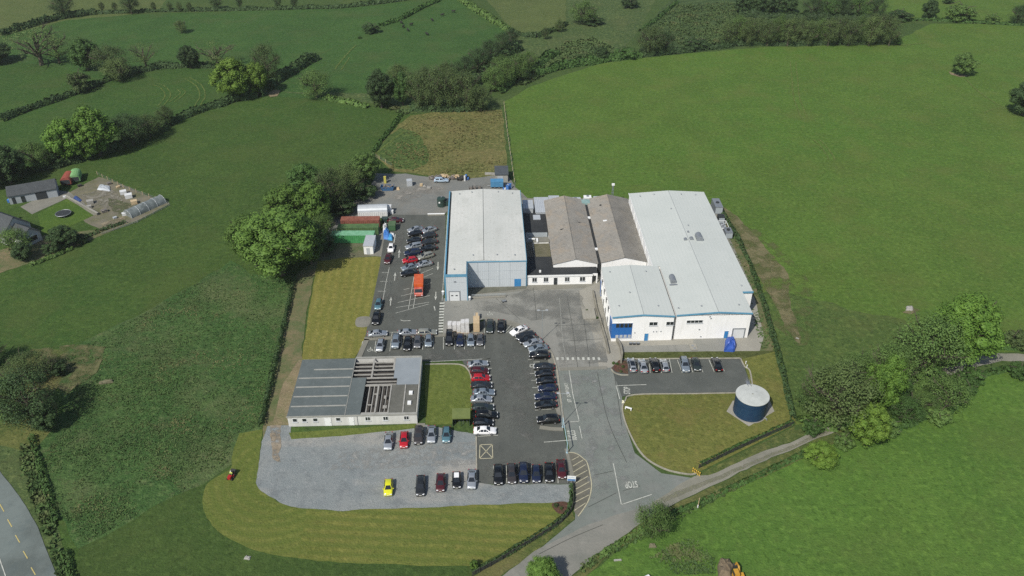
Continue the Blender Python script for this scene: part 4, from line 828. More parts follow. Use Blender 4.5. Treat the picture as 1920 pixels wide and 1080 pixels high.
    def wheel():
        b = MB(); seg = 14
        for y0, y1, r in ((-.1,.1,.31),):
            vs = [(r*math.cos(6.28318*i/seg), y0, r*math.sin(6.28318*i/seg)) for i in range(seg)]+[(r*math.cos(6.28318*i/seg), y1, r*math.sin(6.28318*i/seg)) for i in range(seg)]
            b.add(vs, [(i,seg+i,seg+(i+1)%seg,(i+1)%seg) for i in range(seg)]+[tuple(range(seg)), tuple(range(2*seg-1,seg-1,-1))])
        b.mi = 1
        for y in (-.108,.108):
            vs = [(.2*math.cos(6.28318*i/10), y, .2*math.sin(6.28318*i/10)) for i in range(10)]; b.add(vs, [tuple(range(10)) if y < 0 else tuple(range(9,-1,-1))])
        return b
    out['wheel'] = wheel()
    zl = st[-2][2]-.06; zt_ = st[1][1]-.06
    hl = MB().cbox(0,0,0,.34,.36,.13,0); out['headlight'] = hl; tl = MB().cbox(0,0,0,.12,.3,.2); out['tail_light'] = tl
    out['mirror'] = MB().cbox(0,0,0,.12,.2,.14)
    out['plate'] = MB().cbox(0,0,0,.03,.5,.11)
    pos = dict(wheel=[(h*.60,-w+.1,.31),(h*.60,w-.1,.31),(-h*.60,-w+.1,.31),(-h*.60,w-.1,.31)], headlight=[(h*.93,-w*.62,zl),(h*.93,w*.62,zl)], tail_light=[(-h*.985,-w*.72,zt_),(-h*.985,w*.72,zt_)],
               mirror=[(h*.36,-w-.08,st[6][1]+.04),(h*.36,w+.08,st[6][1]+.04)], plate=[(h-.0,0,.47),(-h-.005,0,.6)])
    return out, pos
KINDS = dict(saloon=(4.55,1.78,1.43), hatch=(4.05,1.74,1.46), mini=(3.7,1.68,1.42), estate=(4.6,1.78,1.46), suv=(4.5,1.86,1.68), mpv=(4.75,1.9,1.82))
PROTO = {}
def proto(kind):
    if kind in PROTO: return PROTO[kind]
    L, Wd, Hh = KINDS[kind]; parts, pos = car_meshes(L, Wd, Hh, kind); M = []
    for k, mm in (('body',None),('windscreen',m_cg),('rear_window',m_cg),('side_window_l',m_cg),('side_window_r',m_cg)):
        nm = 'side_window' if k.startswith('side') else k
        M.append((nm, parts[k].mesh(nm, mm or PAINT['silver'], smooth=(k == 'body')), [(0,0,0)], mm is None))
    for k, nm, mm in (('wheel','wheel',[m_ty,m_rim]),('headlight','headlight',m_hl),('tail_light','tail_light',m_tl),('mirror','wing_mirror',PAINT['silver']),('plate','number_plate',m_pl)):
        M.append((nm, parts[k].mesh(nm, mm), pos[k], k == 'mirror'))
    PROTO[kind] = M; return M
def car(kind, col, f, r, label, roof=None, dz=0, group='cars parked on the factory site'):
    a, b = P(f[0], f[1], .55), P(r[0], r[1], .55); c = (a+b)/2; d = a-b
    t = thing('parked_car', label, 'car', (c.x, c.y, ZM-.002+dz), math.atan2(d.y, d.x), group)
    for nm, me, poss, painted in proto(kind):
        for p in poss:
            o = bpy.data.objects.new(nm, me); COL.objects.link(o); o.parent = t; o.location = p
            if painted: o.material_slots[0].link = 'OBJECT'; o.material_slots[0].material = PAINT[col]
    if roof:
        L, Wd, Hh = KINDS[kind]
        MB().box(-L*.30,-Wd*.27,Hh+.004,L*.04,Wd*.27,Hh+.03).build('roof_panel', PAINT[roof] if roof in PAINT else m_cg, t)
    return t
CARS = [
 # slanted double row beside the tall hall
 ('saloon','silver',(768,433.5),(790,428.5),'silver saloon topmost in the left file of the slanted double row'),
 ('hatch','black',(767.5,441),(789,437),'black hatchback tucked right behind the topmost silver saloon of the left file'),
 ('hatch','black',(766,453.5),(787,451),'black hatchback above the silver estate in the left file of the slanted row'),
 ('estate','silver',(763.5,465),(788,460),'silver estate between a black and a dark blue car in the slanted row'),
 ('suv','navy',(760.5,477),(787,473),'dark blue car directly above the red one in the slanted row'),
 ('hatch','red',(756.5,490.5),(781,487),'bright red hatchback in the slanted double row'),
 ('saloon','steel',(756,505),(781,498.5),'blue-grey saloon directly below the red hatchback'),
 ('saloon','black',(754,515),(781,511),'black saloon lowest in the slanted row, beside the orange lorry'),
 ('saloon','silver',(790,436.5),(818.5,427.5),'silver saloon topmost in the right file of the slanted double row'),
 ('hatch','char',(791,445),(818,440.5),'charcoal hatchback second in the right file of the slanted double row'),
 ('saloon','char',(791,457),(818,452.5),'charcoal saloon third in the right file of the slanted double row'),
 ('saloon','black',(791,468.5),(816,464.5),'black saloon fourth in the right file, just above the beige estate'),
 ('estate','beige',(783.5,485),(811.5,477),'beige estate in the right file of the slanted double row'),
 ('saloon','silver',(779,499.5),(810,492.5),'silver saloon lowest in the right file of the slanted double row'),
 # kerb lane
 ('mini','white',(732,474),(734.5,458),'small white car parked at the kerb below the blue tarpaulin'),
 ('hatch','wine',(725.5,494),(729.5,479),'dark red hatchback parked at the kerb behind the small white car'),
 ('hatch','teal',(708,580),(711,563),'teal hatchback parked at the kerb beside the long lawn'),
 ('suv','black',(704,606),(707,590),'black car parked at the kerb below the teal hatchback'),
 ('saloon','wine',(755,413.5),(728,413.8),'dark red saloon parked across the end of the rusty container'),
 # row parallel to the white-lined bay
 ('saloon','silver',(724.5,625.5),(691,627.5),'silver saloon parked sideways at the lawn end of the kerbside row'),
 ('saloon','silver',(780,623.8),(747,625.3),'silver saloon parked sideways in the middle of the kerbside row'),
 ('estate','beige',(818,623.8),(783,625),'beige estate parked sideways next to the zebra stripes'),
 ('hatch','silver',(711,658.5),(715,638.5),'silver hatchback beside the painted wheelchair bay'),
 ('suv','steel',(740.5,654),(744,630),'blue-grey tall car second from the wheelchair bay'),
 ('estate','black',(762.5,656.5),(766,634.5),'black estate in the row below the sideways silver saloon'),
 ('hatch','grey',(782,650.5),(784,634),'grey hatchback in the row below the sideways beige estate'),
 ('hatch','steel',(803,650),(804,630.5),'pale blue-grey hatchback last before the gap at the zebra stripes'),
 ('mpv','black',(842,649),(843.5,622.5),'tall black people carrier in front of the wrapped pallets'),
 ('hatch','navy',(862,649),(863.5,629),'navy hatchback next to the tall black people carrier'),
 ('hatch','steel',(882.5,647.5),(883,630),'grey hatchback with a pale roof in front of the timber stack'),
 ('mini','grey',(899.5,647.5),(900.5,629.5),'small dark grey car at the end of the row below the timber stack'),
 ('estate','green',(918,624.5),(919,602),'green-grey estate in the upper bay beside the timber stack'),
 ('saloon','black',(939,625.5),(940,599.5),'black saloon beside the hatched corner of the courtyard'),
 # curved rank
 ('saloon','white',(958.5,627),(987,614),'white saloon with dark windows leading the curved rank'),
 ('estate','char',(969,634),(1000.5,627),'charcoal estate second in the curved rank, beside the white saloon'),
 ('saloon','black',(976.5,641),(1006.5,635),'black saloon third in the curved rank'),
 ('saloon','silver',(984.5,647.5),(1014,640.5),'silver saloon in the curved rank, ahead of its blue-grey neighbour'),
 ('saloon','steel',(993,657),(1025,651.5),'blue-grey saloon in the curved rank beside the lamp post'),
 ('suv','black',(993,667.5),(1029,668),'black car closing the curved rank above the empty hatched bay'),
 # east file of the lower park
 ('saloon','char',(1002,688),(1038,689),'charcoal saloon with a bright roof strip beside the boxed bay mark'),
 ('hatch','black',(1003.5,702.5),(1037.5,701.5),'black hatchback second in the kerb file facing the lane'),
 ('hatch','black',(1005,716),(1041,715),'black hatchback third in the kerb file, above two navy cars'),
 ('hatch','navy',(1008,730),(1045,728.5),'navy hatchback upper of the two navy cars in the kerb file'),
 ('saloon','navy',(1002.5,745),(1042.5,744),'navy saloon lower of the two navy cars in the kerb file'),
 ('saloon','black',(1002.5,761.5),(1044,759),'black saloon last in the kerb file before the empty bay'),
 ('suv','black',(1008,789),(1047,787),'black off-road car alone in the bay by the blue height barrier'),
 # west file by the small lawn
 ('saloon','silver',(914,682),(878,685.5),'silver saloon at the top of the file beside the small lawn'),
 ('hatch','wine',(917,697),(881,696),'dark red hatchback above the bright red car beside the small lawn'),
 ('hatch','red',(920.5,709.5),(882.5,710),'bright red hatchback in the file beside the small lawn'),
 ('saloon','char',(921.5,723),(884,723.5),'charcoal saloon just below the bright red car beside the small lawn'),
 ('saloon','steel',(927,736.5),(888,737),'dull blue-grey saloon in the file beside the small lawn'),
 ('saloon','silver',(923.5,749.5),(881.5,749.5),'silver saloon midway down the file beside the small lawn'),
 ('estate','green',(923.5,765),(887.5,766.5),'dark green-grey estate in the file beside the small lawn'),
 ('suv','black',(932,779.5),(893,780),'black off-road car parked forward in the file beside the shelter'),
 ('hatch','black',(926.5,794),(886,793),'black hatchback next above the white saloon in the file'),
 ('saloon','white',(931,808.5),(887.5,808.5),'white saloon at the bottom of the file beside the gravel'),
 # gravel
 ('saloon','silver',(727,843),(729.5,813.5),'silver saloon leftmost in the upper gravel row'),
 ('hatch','red',(757,839.5),(758.8,812.5),'red hatchback in the upper gravel row'),
 ('suv','brown',(784.5,831.5),(785.5,805),'dull dark grey car between the red hatchback and a silver saloon'),
 ('saloon','silver',(808.5,829.5),(809.5,801.5),'silver saloon next to the teal car in the upper gravel row'),
 ('hatch','teal',(836.5,829.5),(837.8,803),'teal hatchback at the right end of the upper gravel row'),
 ('mini','yellow',(727.5,930.5),(729.3,900),'bright yellow small car alone at the left of the gravel'),
 ('estate','char',(788,929.5),(789.2,894.5),'charcoal estate right of the yellow car on the gravel'),
 ('hatch','wine',(825.5,922.5),(827,890),'dark red hatchback on the gravel beside the white-roofed small car'),
 ('mini','black',(856.5,916),(856,887),'small black car with a white roof on the gravel','white'),
 ('saloon','silver',(884,915.5),(885.3,884),'silver saloon at the edge of the gravel and the tarmac'),
 ('suv','black',(934.5,908.5),(934,876),'black car leftmost in the lower tarmac row'),
 ('estate','brown',(960,906.5),(958.5,873),'dark brown-grey estate second in the lower tarmac row'),
 ('suv','navy',(982,905.5),(981,871),'large navy car in the middle of the lower tarmac row'),
 ('hatch','navy',(1006,905.5),(1005,873.5),'navy hatchback right of the larger navy car in the lower tarmac row'),
 ('saloon','black',(1030,902),(1029,871.5),'black saloon beside the dark red one in the lower tarmac row'),
 ('saloon','wine',(1054,896.5),(1050.8,865),'dark red saloon at the kerb beside the yellow hatching'),
 # east car park
 ('estate','silver',(1182,673),(1187.5,697.5),'silver estate with a dark glass roof beside the bark bed','glass'),
 ('saloon','silver',(1202,675),(1208.5,699),'silver saloon second from the bark bed in the east car park'),
 ('suv','black',(1223.5,672.5),(1231,698.5),'black car between two silver ones in the east car park'),
 ('hatch','silver',(1242.5,675),(1249,697.5),'silver hatchback right of the black car in the east car park'),
 ('suv','steel',(1286.5,697),(1280.5,674),'blue-grey car left of the green-grey one in the east car park'),
 ('hatch','green',(1308,695.5),(1301.5,673),'dark green-grey hatchback right of the blue-grey car in the east car park'),
 ('saloon','black',(1339.5,672.5),(1348,695.5),'black saloon alone at the far right of the east car park'),
 ('estate','sky',(836.5,338.5),(818,338.5),'pale blue estate among the scrap at the back of the yard'),
]
for c in CARS: car(*c)
# ---- orange lorry
m_or = mat('orange_paint', (.56,.10,.015,1), [((.42,.07,.02,1), 1.2, .45, .65, .8), ((.62,.2,.08,1), 3.5, .55, .7, .6)], rough=.6)
m_or2 = mat('faded_orange', (.55,.17,.12,1), [((.45,.06,.04,1), 1.6, .42, .6, .9)], rough=.45)
a, b = P(788.0,559.5), P(789.2,530); d = a-b
t = thing('lorry', 'orange box lorry parked among the empty slanted bays', 'lorry', (a.x-.35, a.y+.05, ZM), math.atan2(d.y,d.x))
# local +x is forward, nose at x=0
q = MB().box(-6.6,-1.12,.75,-1.7,1.12,2.75); q.box(-6.6,-1.16,2.75,-1.7,1.16,2.82); bx = q.build('box_body', m_or, t)
q = MB()
for k in range(8): q.box(-6.4+k*.58,-1.0,2.822,-6.3+k*.58,1.0,2.86)
q.build('roof_rib', m_or2, bx)
pf = [(-1.6,.5),(-1.6,2.2),(-1.2,2.35),(-.55,2.3),(-.2,1.4),(0,1.2),(0,.5)]
q = MB(); n = len(pf); q.add([(x,-1.05,z) for x,z in pf]+[(x,1.05,z) for x,z in pf], [tuple(range(n-1,-1,-1)), tuple(range(n,2*n))]+[(i,(i+1)%n,n+(i+1)%n,n+i) for i in range(n)]); q.build('cab', m_or2, t)
MB().add([(-.53,-.9,2.26),(-.2,-.95,1.45),(-.2,.95,1.45),(-.53,.9,2.26),(-.5,-.9,2.28),(-.17,-.95,1.46),(-.17,.95,1.46),(-.5,.9,2.28)], [(3,2,1,0),(4,5,6,7),(0,1,5,4),(1,2,6,5),(2,3,7,6),(3,0,4,7)]).build('windscreen', m_cg, t)
for y in (-1.062,1.04): MB().box(-1.3,y,1.45,-.55,y+.022,2.15).build('side_window', m_cg, t)
MB().box(-6.5,-.45,.45,-.3,.45,.75).build('chassis', m_dark, t)
wm = bpy.data.meshes['wheel']
for x in (-.9,-5.3):
    for y in (-.95,.95): o = bpy.data.objects.new('wheel', wm); COL.objects.link(o); o.parent = t; o.location = (x,y,.42); o.scale = (1.35,1.4,1.35)
for y in (-.8,.8): MB().box(0,y-.16,.65,.04,y+.16,.85).build('headlight', m_hl, t)
# ================================================================== trees and hedges
L_LUSH = leaf_mat('leaf_lush', C(104,138,60), C(78,110,48), C(124,154,70))
L_LIME = leaf_mat('leaf_lime', C(118,150,58), C(96,130,50), C(136,162,68))
L_BRIGHT = leaf_mat('leaf_bright', C(105,143,57), C(81,117,47), C(126,158,67))
L_DARK = leaf_mat('leaf_dark', C(70,96,56), C(52,75,45), C(90,112,64))
L_MID = leaf_mat('leaf_mid', C(82,116,58), C(62,92,46), C(100,132,66))
L_OLIVE = leaf_mat('leaf_olive', C(102,132,66), C(76,106,54), C(122,148,78))
L_BROWN = leaf_mat('leaf_brown', C(92,114,64), C(72,92,52), C(112,128,76))
L_BUD = leaf_mat('leaf_bud', C(104,126,70), C(82,104,56), C(126,142,86))
bark = mat('bark', C(96,90,74), [(C(70,66,54), 3, .4, .65, .8)], rough=.95)
bark2 = mat('bark_pale', C(120,116,98), [(C(90,86,70), 3, .4, .65, .8)], rough=.95)
def card(mb, p, nrm, s, rg):
    a = nrm.orthogonal().normalized(); a.rotate(Matrix.Rotation(rg.uniform(0,6.28),3,nrm)); b = nrm.cross(a)
    s1, s2 = s*rg.uniform(.75,1.25), s*rg.uniform(.45,.8)
    mb.add([p-a*s1*.9, p-a*s1*.15-b*s2+nrm*s*.12, p+a*s1, p+a*s1*.1+b*s2-nrm*s*.1], [(0,1,2,3)])
def shade_core(mb, c, rx, rz, rg):  # solid core added inside a leaf lobe to block light
    vs = [(c.x, c.y, c.z+rz)]
    for la in (.7,0,-.7):
        for k in range(6): a = 6.28318*(k+.5*(la == 0))/6; r_ = rx*math.sqrt(1-la*la)*rg.uniform(.85,1.1); vs.append((c.x+math.cos(a)*r_, c.y+math.sin(a)*r_, c.z+rz*la))
    vs.append((c.x, c.y, c.z-rz)); fs = [(0,1+k,1+(k+1)%6) for k in range(6)]+[(19,13+(k+1)%6,13+k) for k in range(6)]
    for r_ in (0,1): fs += [(1+r_*6+k,7+r_*6+k,7+r_*6+(k+1)%6,1+r_*6+(k+1)%6) for k in range(6)]
    mb.add(vs, fs)
def crown_mesh(name, seed, lobes, per, leaf, top=2.2, base=.35, dens=1, kind='lush'):
    """unit crown: radius about 1, height `top`; lobes of leaves around a broken outline"""
    rg = random.Random(seed); mb = MB(); cz = (top+base)/2; hz = (top-base)/2
    for i in range(lobes):
        u = rg.uniform(-1,1); th = rg.uniform(0,6.28318); k = math.sqrt(1-u*u)
        prof = 1.0 if u < .2 else (1-.25*(u-.2))
        rad = rg.uniform(.55,.82) if i > lobes*.2 else rg.uniform(0,.45)
        c = Vector((k*math.cos(th)*rad*prof, k*math.sin(th)*rad*prof, cz+u*hz*rg.uniform(.6,.82)))
        lr = rg.uniform(.15,.29) if kind != 'brown' else rg.uniform(.22,.4)
        if kind == 'lush': shade_core(mb, c, lr*.62, lr*hz*.55, rg)
        for j in range(per):
            w = rg.uniform(-1,1); ph = rg.uniform(0,6.28318); q = math.sqrt(1-w*w)
            d = Vector((q*math.cos(ph), q*math.sin(ph), w))
            if d.z < -.5 and rg.random() < .6: continue
            rr_ = lr*(rg.uniform(.78,1.05) if kind != 'brown' else rg.uniform(.3,1.15))
            jt = .4 if kind == 'lush' else .45; nrm = (d+Vector((rg.uniform(-jt,jt),rg.uniform(-jt,jt),rg.uniform(-.1,.5)+(.35 if kind != 'lush' else 0)))).normalized()
            card(mb, c+Vector((d.x*rr_, d.y*rr_, d.z*rr_*hz*.95)), nrm, leaf, rg)
    return mb.mesh(name, L_LUSH)
def trunk_mesh(name, seed, top=2.2, limbs=9, twigs=0):
    rg = random.Random(seed); mb = MB()
    mb.tube([(0,0,-.1),(.02,.01,.4),(-.01,.03,top*.45),(.02,0,top*.7)], .075, 7, .03)
    for i in range(limbs):
        a = 6.28318*i/limbs+rg.uniform(-.3,.3); z = rg.uniform(.3,1.0); l = rg.uniform(.5,.85); h = rg.uniform(.35,.85)
        pts = [(0,0,z),(math.cos(a)*l*.4,math.sin(a)*l*.4,z+h*.55),(math.cos(a+.2)*l,math.sin(a+.2)*l,min(z+h*1.1,top*.92))]
        mb.tube(pts, .035, 5, .012)
        for k in range(twigs):
            p = Vector(pts[1]).lerp(Vector(pts[2]), rg.uniform(0,1)); d = Vector((math.cos(a)*rg.uniform(.2,1)+rg.uniform(-.6,.6), math.sin(a)*rg.uniform(.2,1)+rg.uniform(-.6,.6), rg.uniform(.3,1.1))).normalized()*rg.uniform(.2,.42)
            mb.tube([p, p+d*.55+Vector((0,0,.03)), p+d], .012, 3, .004)
    return mb.mesh(name, bark)
LUSH = [crown_mesh('crown', 10+i, 95, 95, .042, base=.15) for i in range(4)]
BIG  = [crown_mesh('crown', 50+i, 130, 125, .03, base=.12) for i in range(2)]
BRN  = [crown_mesh('crown', 20+i, 56, 150, .029, base=.08, kind='brown') for i in range(4)]
BARE = [crown_mesh('crown', 30+i, 40, 60, .026, kind='brown') for i in range(2)]
BUSH = [crown_mesh('crown', 40+i, 50, 75, .055, top=1.3, base=.02) for i in range(3)]
TR = [trunk_mesh('trunk', 60+i) for i in range(3)]; TRB = [trunk_mesh('trunk', 70+i, limbs=11, twigs=9) for i in range(3)]
TRS = [trunk_mesh('trunk', 80, top=1.2, limbs=6)]
trg = random.Random(5)
def tree(kind, lm, x, y, wpx, hpx, label, group=None, cat='tree', name=None):
    p = P(x, y); s = scl(y); rad = wpx/s/2
    dist = math.hypot(p.x, p.y); ce = dist/math.hypot(dist, H); 
    rad *= 1.12
    hm = max(rad*.9, hpx/(s*ce)*.95) if kind != 'bush' else max(.6*rad, hpx/s/ce*.9)
    hm = min(hm, 3.4*rad)
    cm = {'lush':LUSH,'big':BIG,'brown':BRN,'bare':BARE,'bush':BUSH}[kind]; tm_ = {'lush':TR,'big':TR,'brown':TRB,'bare':TRB,'bush':TRS}[kind]
    top = 1.3 if kind == 'bush' else 2.2
    t = thing(name or ('bush' if kind == 'bush' else 'tree'), label, cat if kind != 'bush' else 'bush', (p.x, p.y, 0), trg.uniform(0,6.28), group)
    c = bpy.data.objects.new('crown', trg.choice(cm)); k = bpy.data.objects.new('trunk', trg.choice(tm_))
    for o in (c, k): COL.objects.link(o); o.parent = t; o.scale = (rad*1.02, rad*1.02, hm/top)
    c.material_slots[0].link = 'OBJECT'; c.material_slots[0].material = lm
    return t
def hedge(pts, w, h, lm, label, size=.5, dens=1.0, gap=.0, name='hedge', seed=0):
    """a clipped or wild hedge along image points, leaves on an uneven box"""
    rg = random.Random(seed+len(pts)*7+int(pts[0][0])); q = [P(*p) for p in pts]; mb = MB()
    o0 = q[0]
    for a, b in zip(q[:-1], q[1:]):
        L = (b-a).length; d = (b-a).normalized(); nn = Vector((-d.y,d.x,0))
        N = int(L*(w+1.6*h)*2.6/size**1.3*.95*dens)
        for k in range(N):
            u = rg.random(); base = a.lerp(b, u)
            hv = h*(.8+.55*mnoise.noise(base*.16)+.25*mnoise.noise(base*.6)); wv = w*(.9+.4*mnoise.noise(base*.23+Vector((9,3,0))))
            if gap and mnoise.noise(base*.12+Vector((3,8,0))) < gap-.6: continue
            if hv < .25: hv = .25
            f = rg.random()
            if f < .42: sx = rg.uniform(-.5,.5); p = base+nn*wv*sx; z = hv*(1-.5*(2*sx)**2)*rg.uniform(.85,1.05); nm = Vector((nn.x*sx,nn.y*sx,1))
            else:
                sgn = 1 if f < .71 else -1; z = hv*rg.random()**.8; p = base+nn*wv*.5*sgn*(1.05-.3*(z/hv)**2); nm = nn*sgn+Vector((0,0,.4))
            nm = (nm+Vector((rg.uniform(-.6,.6),rg.uniform(-.6,.6),rg.uniform(-.3,.5)))).normalized()
            card(mb, Vector((p.x,p.y,z))-o0, nm, size*rg.uniform(.6,1.15), rg)
    o = mb.build(name, lm); o.location = o0
    return tag(o, label, 'hedge')
T = tree
# -- big clump west of the sheds
T('big',L_LUSH,530,515,146,126,'huge round light green tree at the corner of the long lawn')
T('big',L_LUSH,478,490,86,92,'bright leafy tree forming the field-side flank of the huge round tree')
T('big',L_MID,584,494,60,92,'dark leafy tree on the shed side of the huge round tree')
T('lush',L_LUSH,545,428,84,86,'yellow-green leafy tree just behind the huge round tree')
T('lush',L_LUSH,592,424,66,86,'leafy light green tree between the leafy clump and the sheds')
T('brown',L_BROWN,622,400,68,92,'brownish budding tree in the middle of the clump behind the sheds')
T('lush',L_MID,575,365,62,62,'mid green tree on the far field side of the clump')
T('brown',L_BUD,655,372,60,72,'grey-brown budding tree towards the rear yard')
T('lush',L_OLIVE,686,340,60,58,'leafy olive tree at the rear yard end of the clump')
T('brown',L_OLIVE,612,452,50,56,'thin olive tree beside the green container')
T('bush',L_DARK,640,400,70,34,'dark undergrowth bush behind the grey hut')
T('bush',L_DARK,680,372,54,34,'dark undergrowth bush at the edge of the rear yard')
T('bush',L_DARK,610,470,46,30,'dark bush in the shade beside the green container')
# -- north west hedgerows
NWG = 'hedgerow trees on the north-west fields'
T('lush',L_BRIGHT,132,303,64,86,'pale green leafy tree, lower of the bright pair on the lowest hedgerow',NWG)
T('lush',L_BRIGHT,188,292,80,98,'tall bright green tree in the lowest hedgerow')
T('lush',L_LUSH,168,298,50,52,'short bright tree under the tall bright green one',NWG)
T('brown',L_DARK,250,272,68,66,'dark tree right of the tall bright green tree',NWG)
T('brown',L_BROWN,282,258,50,48,'brown twiggy tree in the lowest hedgerow',NWG)
T('brown',L_BROWN,313,236,34,42,'small rounded brown tree alone on the hedge line',NWG)
T('lush',L_DARK,22,345,64,78,'dark leafy tree over the farm garage',NWG)
T('brown',L_OLIVE,70,318,62,58,'olive brown tree between the garage and the bright trees',NWG)
T('bush',L_DARK,112,306,48,34,'dark bush at the foot of the paler bright tree')
T('lush',L_DARK,-12,352,60,70,'dark tree cut by the picture edge behind the garage',NWG)
T('lush',L_LIME,440,186,74,80,'yellow-green tree, larger of the pair in the upper hedgerow',NWG)
T('lush',L_LIME,484,178,50,66,'yellow-green tree, smaller of the pair in the upper hedgerow',NWG)
T('brown',L_BROWN,503,150,54,72,'tall brown budding tree behind the yellow-green pair',NWG)
T('bare',L_BUD,78,122,108,80,'wide bare grey tree with spreading limbs',NWG)
T('bare',L_OLIVE,112,118,60,58,'thin olive tree beside the wide bare tree',NWG)
T('lush',L_MID,166,132,56,64,'dense mid green tree in the middle hedgerow',NWG)
T('brown',L_BROWN,213,142,66,62,'brown tree right of the dense green tree',NWG)
T('brown',L_BUD,225,152,54,46,'pinkish brown low tree in front of the brown tree',NWG)
T('bare',L_BUD,276,130,52,56,'bare slender tree in the middle hedgerow',NWG)
T('lush',L_DARK,358,128,38,46,'small dark dense tree in the middle hedgerow',NWG)
T('bare',L_BUD,410,126,76,56,'wide bare tree behind the yellow-green pair',NWG)
T('bush',L_BROWN,152,172,46,40,'round brown thorn bush on the field hedge')
T('lush',L_DARK,-4,118,60,40,'dark tree at the picture edge of the middle hedgerow',NWG)
T('brown',L_DARK,122,32,48,46,'dark tree at the corner of the top hedge',NWG)
T('brown',L_DARK,247,26,34,40,'dark pointed tree standing in the top hedge',NWG)
for x in (193,217,290,320,338,356): T('brown',L_BROWN,x,22,11,20,'slim twiggy sapling in the top hedge','saplings in the top hedge')
T('brown',L_DARK,407,17,24,24,'thick dark sapling in the top hedge',NWG)
for x in (450,522,553): T('brown',L_DARK,x,16,14,26,'dark slim sapling towards the middle of the top hedge','dark saplings in the top hedge')
T('brown',L_BUD,341,62,25,26,'small brown tree alone in the field below the top hedge')
T('brown',L_OLIVE,594,184,62,56,'round olive tree standing apart in the middle field')
T('bush',L_DARK,697,62,34,20,'dark bush ending the thin hedge near the cattle')
T('bush',L_MID,674,72,9,5,'tiny bush on the grass near the cattle')
# -- middle belt
MB_ = 'brown budding trees of the middle belt'
T('lush',L_DARK,716,203,50,76,'tall dark evergreen tree at the end of the middle belt')
T('lush',L_MID,756,198,42,66,'mid green tree right of the tall dark evergreen')
T('brown',L_BUD,748,165,46,48,'pale budding tree behind the tall dark evergreen')
for x, y, w, h in [(786,206,52,76),(818,208,56,86),(848,206,54,84),(876,208,58,80),(902,208,42,50),(800,180,46,60),(838,168,46,56)]: T('brown',L_BROWN,x,y,w,h,'brown budding tree massed at the near end of the middle belt',MB_)
for x, y, w, h in [(872,148,44,46),(896,132,44,46),(920,116,42,44),(942,100,40,42),(958,84,30,34)]: T('brown',L_DARK,x,y,w,h,'dark tree in the slanting file climbing from the middle belt','dark trees of the slanting file')
for x, y, w, h in [(926,170,42,50),(950,160,42,56),(974,152,46,56),(940,140,40,40),(990,128,40,34)]: T('brown',L_OLIVE,x,y,w,h,'olive brown tree along the scrub strip beside the bright field','olive trees along the scrub strip')
T('brown',L_OLIVE,1094,44,54,44,'rounded olive tree at the corner of the top scrub field')
T('bush',L_DARK,1108,46,44,18,'dark bush in the shade of the rounded olive tree')
T('brown',L_BROWN,1022,74,14,24,'thin brown tree on the ditch line')
T('brown',L_BUD,1048,60,18,26,'small reddish budding tree on the ditch line')
T('lush',L_DARK,1127,114,28,26,'small dark tree in the hedge above the bright field')
T('brown',L_BROWN,1218,102,58,56,'wide brown tree in the hedge above the bright field')
T('brown',L_DARK,1246,100,40,44,'dark tree right of the wide brown one in the hedge')
T('bush',L_DARK,1300,92,50,20,'long dark bush filling the hedge gap')
T('bush',L_MID,1172,108,46,20,'mid green bush in the hedge above the bright field')
T('bush',L_DARK,1180,14,34,18,'dark bush at the top edge of the scrub field')
BT = 'trees of the dense brown belt'
for i, x in enumerate(range(1362, 1672, 19)): T('brown',[L_BROWN,L_OLIVE,L_BUD,L_BROWN][i%4],x,86-(i%2)*4,38,50+(i*7)%9+(6 if x > 1600 else 0),'brown budding tree in the dense belt above the bright field',BT)
T('lush',L_BRIGHT,1524,82,20,38,'single fresh green tree among the dense brown belt')
for i, x in enumerate((1392,1420,1448,1476)): T('lush',L_DARK,x,26,34,38,'dark leafy tree in the row behind the dense brown belt','dark trees behind the dense brown belt')
for i, x in enumerate((1522,1550,1578,1606,1640)): T('brown',L_MID if i%2 else L_DARK,x,34,40,44,'green-brown tree in the row behind the dense brown belt','green-brown trees behind the dense brown belt')
T('bush',L_MID,1680,84,17,18,'small round bush just beyond the dense brown belt')
T('bush',L_DARK,1684,38,46,20,'low dark bush on the far field hedge')
T('lush',L_DARK,1740,36,30,38,'dark upright tree on the far field hedge')
T('bush',L_OLIVE,1800,40,56,34,'wide olive bush on the far field hedge')
T('bush',L_OLIVE,1858,43,30,18,'small olive bush on the far field hedge')
T('brown',L_DARK,1906,46,40,40,'dark tree at the right end of the far field hedge')
T('bush',L_DARK,1776,6,24,14,'dark bush beyond the far field hedge')
T('lush',L_OLIVE,1803,141,44,44,'lone rounded olive tree in the bright field')
T('lush',L_DARK,1916,216,62,66,'dark tree cut by the right picture edge in the bright field')
# -- clump over the lane on the right
T('big',L_BRIGHT,1788,680,122,136,'large bright green tree where the lane enters the right-hand clump')
T('brown',L_OLIVE,1724,704,124,124,'large dull olive tree in the middle of the lane clump')
T('lush',L_BRIGHT,1646,770,72,124,'bright green tree in the heart of the lane clump')
T('brown',L_BUD,1560,794,128,118,'wide budding grey-brown tree at the field side of the lane clump')
T('brown',L_OLIVE,1602,735,70,80,'olive tree behind the bright heart of the lane clump')
T('brown',L_OLIVE,1684,722,66,84,'olive tree left of the large dull tree in the clump')
T('lush',L_LIME,1620,832,72,80,'round yellow-green tree by the lane')
T('lush',L_LIME,1536,870,62,36,'low yellow-green rounded bush tree below the lane')
T('brown',L_OLIVE,1768,766,78,66,'olive tree on the south side of the lane')
T('brown',L_MID,1692,790,62,50,'mid green tree on the south side of the lane')
T('brown',L_OLIVE,1728,776,50,44,'small olive tree between its neighbours south of the lane')
T('bush',L_MID,1822,716,46,26,'mid green bush at the lane bend')
T('bush',L_OLIVE,1578,838,40,24,'olive bush between the two yellow-green trees')
